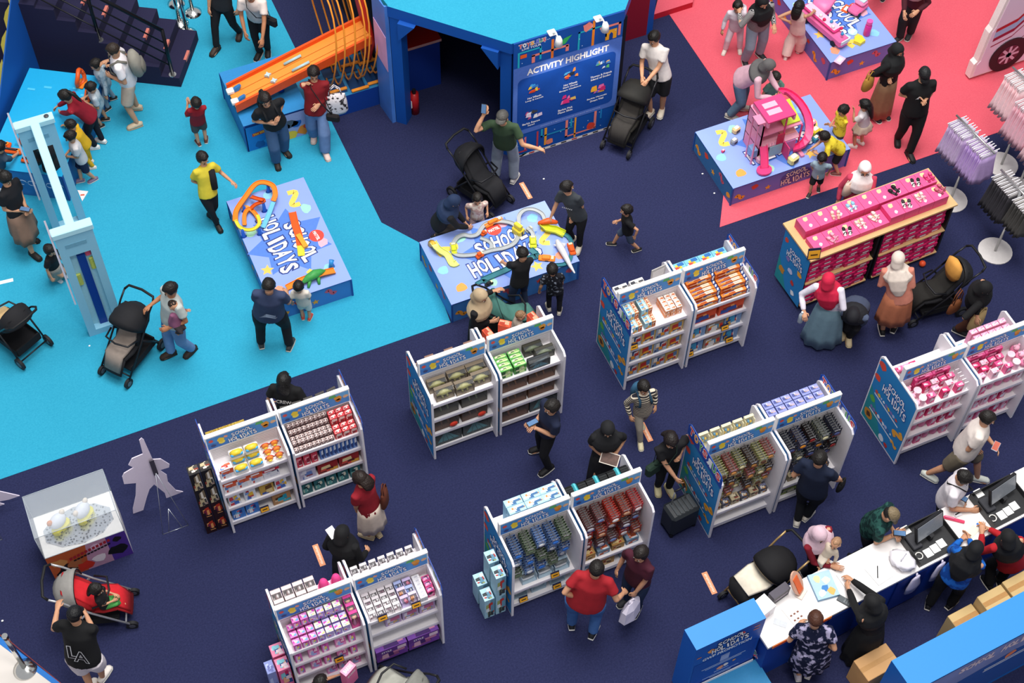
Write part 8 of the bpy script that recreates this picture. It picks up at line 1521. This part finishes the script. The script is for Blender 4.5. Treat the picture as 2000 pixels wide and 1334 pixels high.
pr_('person in grey denim crouching down behind the red headscarf woman', ((1656, 662), (1650, 650)), (1664, 622), 1.55, face=(-10, 60), pel=(1674, 596, .5), hands=((1672, 644, .08), (1664, 630, .3)), top=('long', '#48526a'), bot=('trousers', '#16161c'), shoes='#d8c49c', sole='#cdb890', hair=('hijab', '#1a1a20'), nod=70, bd=1.15)
pr_('woman in a peach coat and cream headscarf at the shoe display', ((1722, 650), (1744, 646)), (1752, 506), 1.6, face=(6, -60), hands=((1742, 532, 1.1), (1768, 530, 1.1)), top=('long', '#c87f6c'), bot=('skirt', '#b06a4c', .75, .34), shoes='#17171a', hair=('hijab', '#d6c8bc', 1.1, .9), nod=20, bd=1.1)
m = MB(); m.loft([(0, 0, 0), (.0, 0, .12), (0, 0, .3), (0, 0, .36)], [(.1, .05), (.16, .07), (.15, .06), (.06, .03)], cloth('#d89a48'), 12, side=(0, 1, 0)); o = tag(m.build('jacket'), 'tan jacket hung over the stroller handle by the shoe display', 'jacket'); o.location = P(1856, 540, .78)
p = pr_('woman in a black headscarf with a woven tote beside the pink shelf', ((1868, 648), (1882, 650)), (1921, 566), 1.56, face=(58, 12), hands=((1908, 620, .85), (1900, 606, .95)), top=('long', '#121214'), bot=('trousers', '#4c2a1c', 1.3), hair=('hijab', '#111113', 1.2), nod=45); bag('woven straw tote bag beside the black headscarf woman', P(1915, 610, .85), (.34, .14, .3), '#b59a6a', .3, hl=.12, name='tote_bag')
bag('brown handbag behind the black headscarf woman', P(1868, 590, .95), (.26, .1, .2), '#6a3a1c', .2, hl=.3)
p = pr_('man in a white tee and khaki shorts striding past the pink shelf', ((1808, 930), (1906, 938)), (1929, 818), 1.7, face=(52, 16), hands=((1940, 868, .95), (1905, 880, .85)), top=('tee', '#e0d4cc'), bot=('shorts', '#6d6353', 1.15), shoes='#d2d6cc', bd=1.25, nod=20); phone('toy pack carried by the man in khaki shorts', P(1945, 872, 1.0), dirpx(1940, 870, 10, -20), '#c8ccd8', '#c86a58', (.08, .15))
p = pr_('man in a white tee with a black strap paying at the counter', ((1812, 1036), (1830, 1030)), (1881, 934), 1.68, face=(50, 22), hands=((1880, 968, 1.08), (1896, 996, 1.0)), top=('tee', '#e6dee2'), bot=('trousers', '#131317'), shoes='#e8e4e4', bd=1.15, nod=50, hair=('short', HB)); crossbody(p, 'black sling bag of the white tee man at the counter', '#16161a', (.2, .1, .22), side=-1 if p['r'].y < 0 else 1)
phone('phone in the paying man\'s hand', P(1878, 972, 1.15), dirpx(1878, 972, 14, 8))
p = pr_('man in a dark green jersey and tan cap looking at his phone', ((1664, 1092), (1690, 1080)), (1738, 1008), 1.66, face=(54, 18), hands=((1745, 1036, 1.08), (1748, 1044, 1.06)), top=('tee', patt('camo', '#0f2c2c', '#27504a', 16, .5)), bot=('trousers', '#14151a'), shoes='#1a1a1c', sole='#e8e4e0', hair=('cap', '#7a6a50', '#181412'), nod=50, bd=1.15); phone('phone in the tan cap man\'s hands', P(1757, 1042, 1.12), dirpx(1757, 1042, 18, 2))
p = pr_('woman in a pink headscarf and dark red top holding a baby', ((1570, 1122), (1586, 1118)), (1598, 1046), 1.56, face=(40, 40), hands=((1626, 1106, 1.0), (1612, 1080, 1.05)), top=('long', '#7c1426'), bot=('trousers', '#141418', 1.3), hair=('hijab', '#d4b4c0', 1.3), nod=40)
pr_('baby in cream clothes carried by the pink headscarf woman', ((1602, 1110, .9), (1600, 1104, .9)), (1633, 1062), .66, face=(-30, 40), pel=(1612, 1082, 1.08), top=('long', '#d8c8b4'), bot=('trousers', '#d8ccbc'), shoe_on=False, hair=('baby', '#a07a5c'), root_at=P(1590, 1120), nod=10)
pr_('staff member in a long black dress reaching over the counter', ((1668, 1280), (1690, 1276)), (1702, 1178), 1.58, face=(-40, -40), hands=((1650, 1134, 1.02), (1654, 1126, 1.03)), top=('long', '#121214'), bot=('skirt', '#121214', .85, .05), hair=('hijab', '#151517', 1.5), nod=45)
pr_('woman with short brown hair in a navy floral dress', ((1558, 1322), (1578, 1318)), (1591, 1210), 1.6, face=(4, -60), hands=((1560, 1222, .98), (1608, 1250, .95)), top=('tee', patt('floral', '#121832', '#a9a2c0', 13, .56)), bot=('skirt', patt('floral', '#121832', '#a9a2c0', 13, .56), .8, .42), shoes='#e4d8dc', hair=('short', '#4a2a1c'), nod=35, bd=1.25)
pr_('staff member in a blue jacket and black headscarf behind the till', ((1812, 1184), (1854, 1184)), (1906, 1072), 1.58, face=(30, -50), hands=((1880, 1052, 1.02), (1890, 1046, 1.02)), top=('long', patt('camo', '#0c3f8c', '#1d62b8', 9)), bot=('trousers', '#111114', 1.2), shoes='#16161a', sole='#e4ded4', hair=('hijab', '#131316', 1.5, .9), nod=35, bd=1.1)
pr_('staff member in a red vest and black headscarf at the right till', ((1930, 1146), (1950, 1140)), (1966, 1052), 1.58, face=(-20, -58), hands=((1918, 1040, 1.02), (1930, 1032, 1.02)), top=('tunic', '#b01a24'), bot=('trousers', '#141417', 1.2), shoes='#16161a', sole='#d8d4cc', hair=('hijab', '#141416', 1.9), nod=40)
# upper right
pr_('girl in a white outfit with her arm up beside the striped woman', ((1416, 100), (1444, 98)), (1440, 14), 1.15, face=(-10, 60), hands=((1447, 10, .98), None), top=('long', '#ddd0d8'), bot=('trousers', '#e0d0d8', 1.2), shoes='#e6d8cc', nod=20)
pr_('woman in a black headscarf, striped top and jeans at the upper table', ((1453, 122), (1482, 110)), (1489, 6), 1.58, face=(30, 40), hands=((1444, 24, 1.05), (1512, 50, 1.0)), top=('long', patt('stripe', '#2a2a30', '#b8b2b0', 30)), bot=('trousers', '#8a94a4', 1.4), hair=('hijab', '#131316', 1.3, -.9), nod=30, bd=1.15)
pr_('girl with long black hair in a pale pink jumpsuit', ((1534, 114), (1560, 102)), (1560, 14), 1.2, face=(30, -50), hands=((1590, 22, .75), (1540, 42, .75)), top=('vest', '#dcc0b8'), bot=('trousers', '#dcc0b8', 2.0), shoes='#e0d0c8', hair=('long', '#0f0d0c', .5), nod=20)
pr_('woman in a dark red top and dark jeans at the top edge', ((1756, 78), (1776, 70)), (1786, -40), 1.58, face=(-30, 30), hands=((1766, 26, 1.0), (1792, 22, .95)), top=('long', '#43131f'), bot=('trousers', '#1c1d22', 1.3), shoes='#2a2a2c', hair=('hijab', '#b8a8a4', 1.5), nod=30)
p = pr_('woman in a black headscarf and beige pleated skirt with a tan bag', ((1706, 230), (1720, 228)), (1752, 98), 1.58, face=(40, 24), hands=((1724, 145, 1.0), (1738, 148, 1.0)), top=('long', '#131315'), bot=('skirt', '#8f6b50', .66, .1), hair=('hijab', '#17181a', 1.5), nod=30); bag('tan leather handbag on the black headscarf woman\'s arm', P(1699, 150, 1.08), (.26, .14, .24), '#a87c34', .4, hl=.14)
p = pr_('man in a black tee and cap with folded arms on the pink carpet', ((1752, 274), (1774, 304)), (1804, 146), 1.72, face=(20, 56), hands=((1788, 190, 1.2), (1808, 194, 1.2)), top=('tee', '#121214'), bot=('trousers', '#111113', 1.15), shoes='#1b1a1c', sole='#1b1a1c', hair=('cap', '#161618', '#141010'), nod=35, bd=1.12); mark(p, .08, .17, .07)
pr_('woman in a grey headscarf, pink sweatshirt and jeans bending forward', ((1424, 230), (1446, 216)), (1503, 132), 1.6, face=(60, 8), hands=((1510, 190, .85), (1522, 178, .9)), top=('long', '#dcaebc'), bot=('trousers', '#5f7890', 1.35), shoes='#b8b0a8', hair=('hijab', '#5f5c5c', .9), nod=40, bd=1.15)
pr_('small child in green held by the bending woman', None, (1515, 152), 1.0, face=(30, 40), hands=((1540, 186, .62), None), top=('tee', '#5f8878'), bot=('trousers', '#3a4a44'), nod=30)
pr_('child in a yellow printed shirt at the right of the doll house table', None, (1647, 216), 1.05, face=(-56, 20), hands=((1622, 244, .6), (1626, 238, .62)), top=('tee', patt('floral', '#b89a1c', '#ead23c', 18, .42)), bot=('trousers', '#3a3430'), nod=35)
pr_('girl with long black hair in a white blouse and cream skirt', ((1668, 288), (1682, 282)), (1688, 206), 1.08, face=(-40, -16), hands=((1668, 218, .78), None), top=('tee', '#dcd4d8'), bot=('skirt', '#d8c0ac', .75, .38), shoes='#ecdcd4', hair=('long', '#0e0c0b', .75), nod=25)
pr_('child in a yellow shirt reaching over the doll house table', ((1636, 342), (1624, 322)), (1607, 270), 1.08, face=(-50, -14), hands=((1558, 312, .55), (1596, 300, .55)), top=('tee', patt('floral', '#b89a1c', '#ead23c', 18, .42)), bot=('shorts', '#18181c'), shoes='#7a4a44', nod=25)
pr_('toddler in a grey-blue tee and black shorts in front of the table', ((1581, 380), (1598, 368)), (1605, 311), .9, face=(-16, 58), hands=((1594, 340, .45), (1618, 336, .42)), top=('tee', '#98aebb'), bot=('shorts', '#151519'), shoes='#2c2a2c', nod=35)
pr_('child reaching for toys at the far side of the upper right table', ((1716, -6), (1728, -2)), (1712, -38), 1.1, face=(-50, 30), hands=((1668, 4, .55), (1680, 10, .55)), top=('long', '#d8c8cc'), bot=('trousers', '#c8b8bc'), nod=30)
fuse_all()
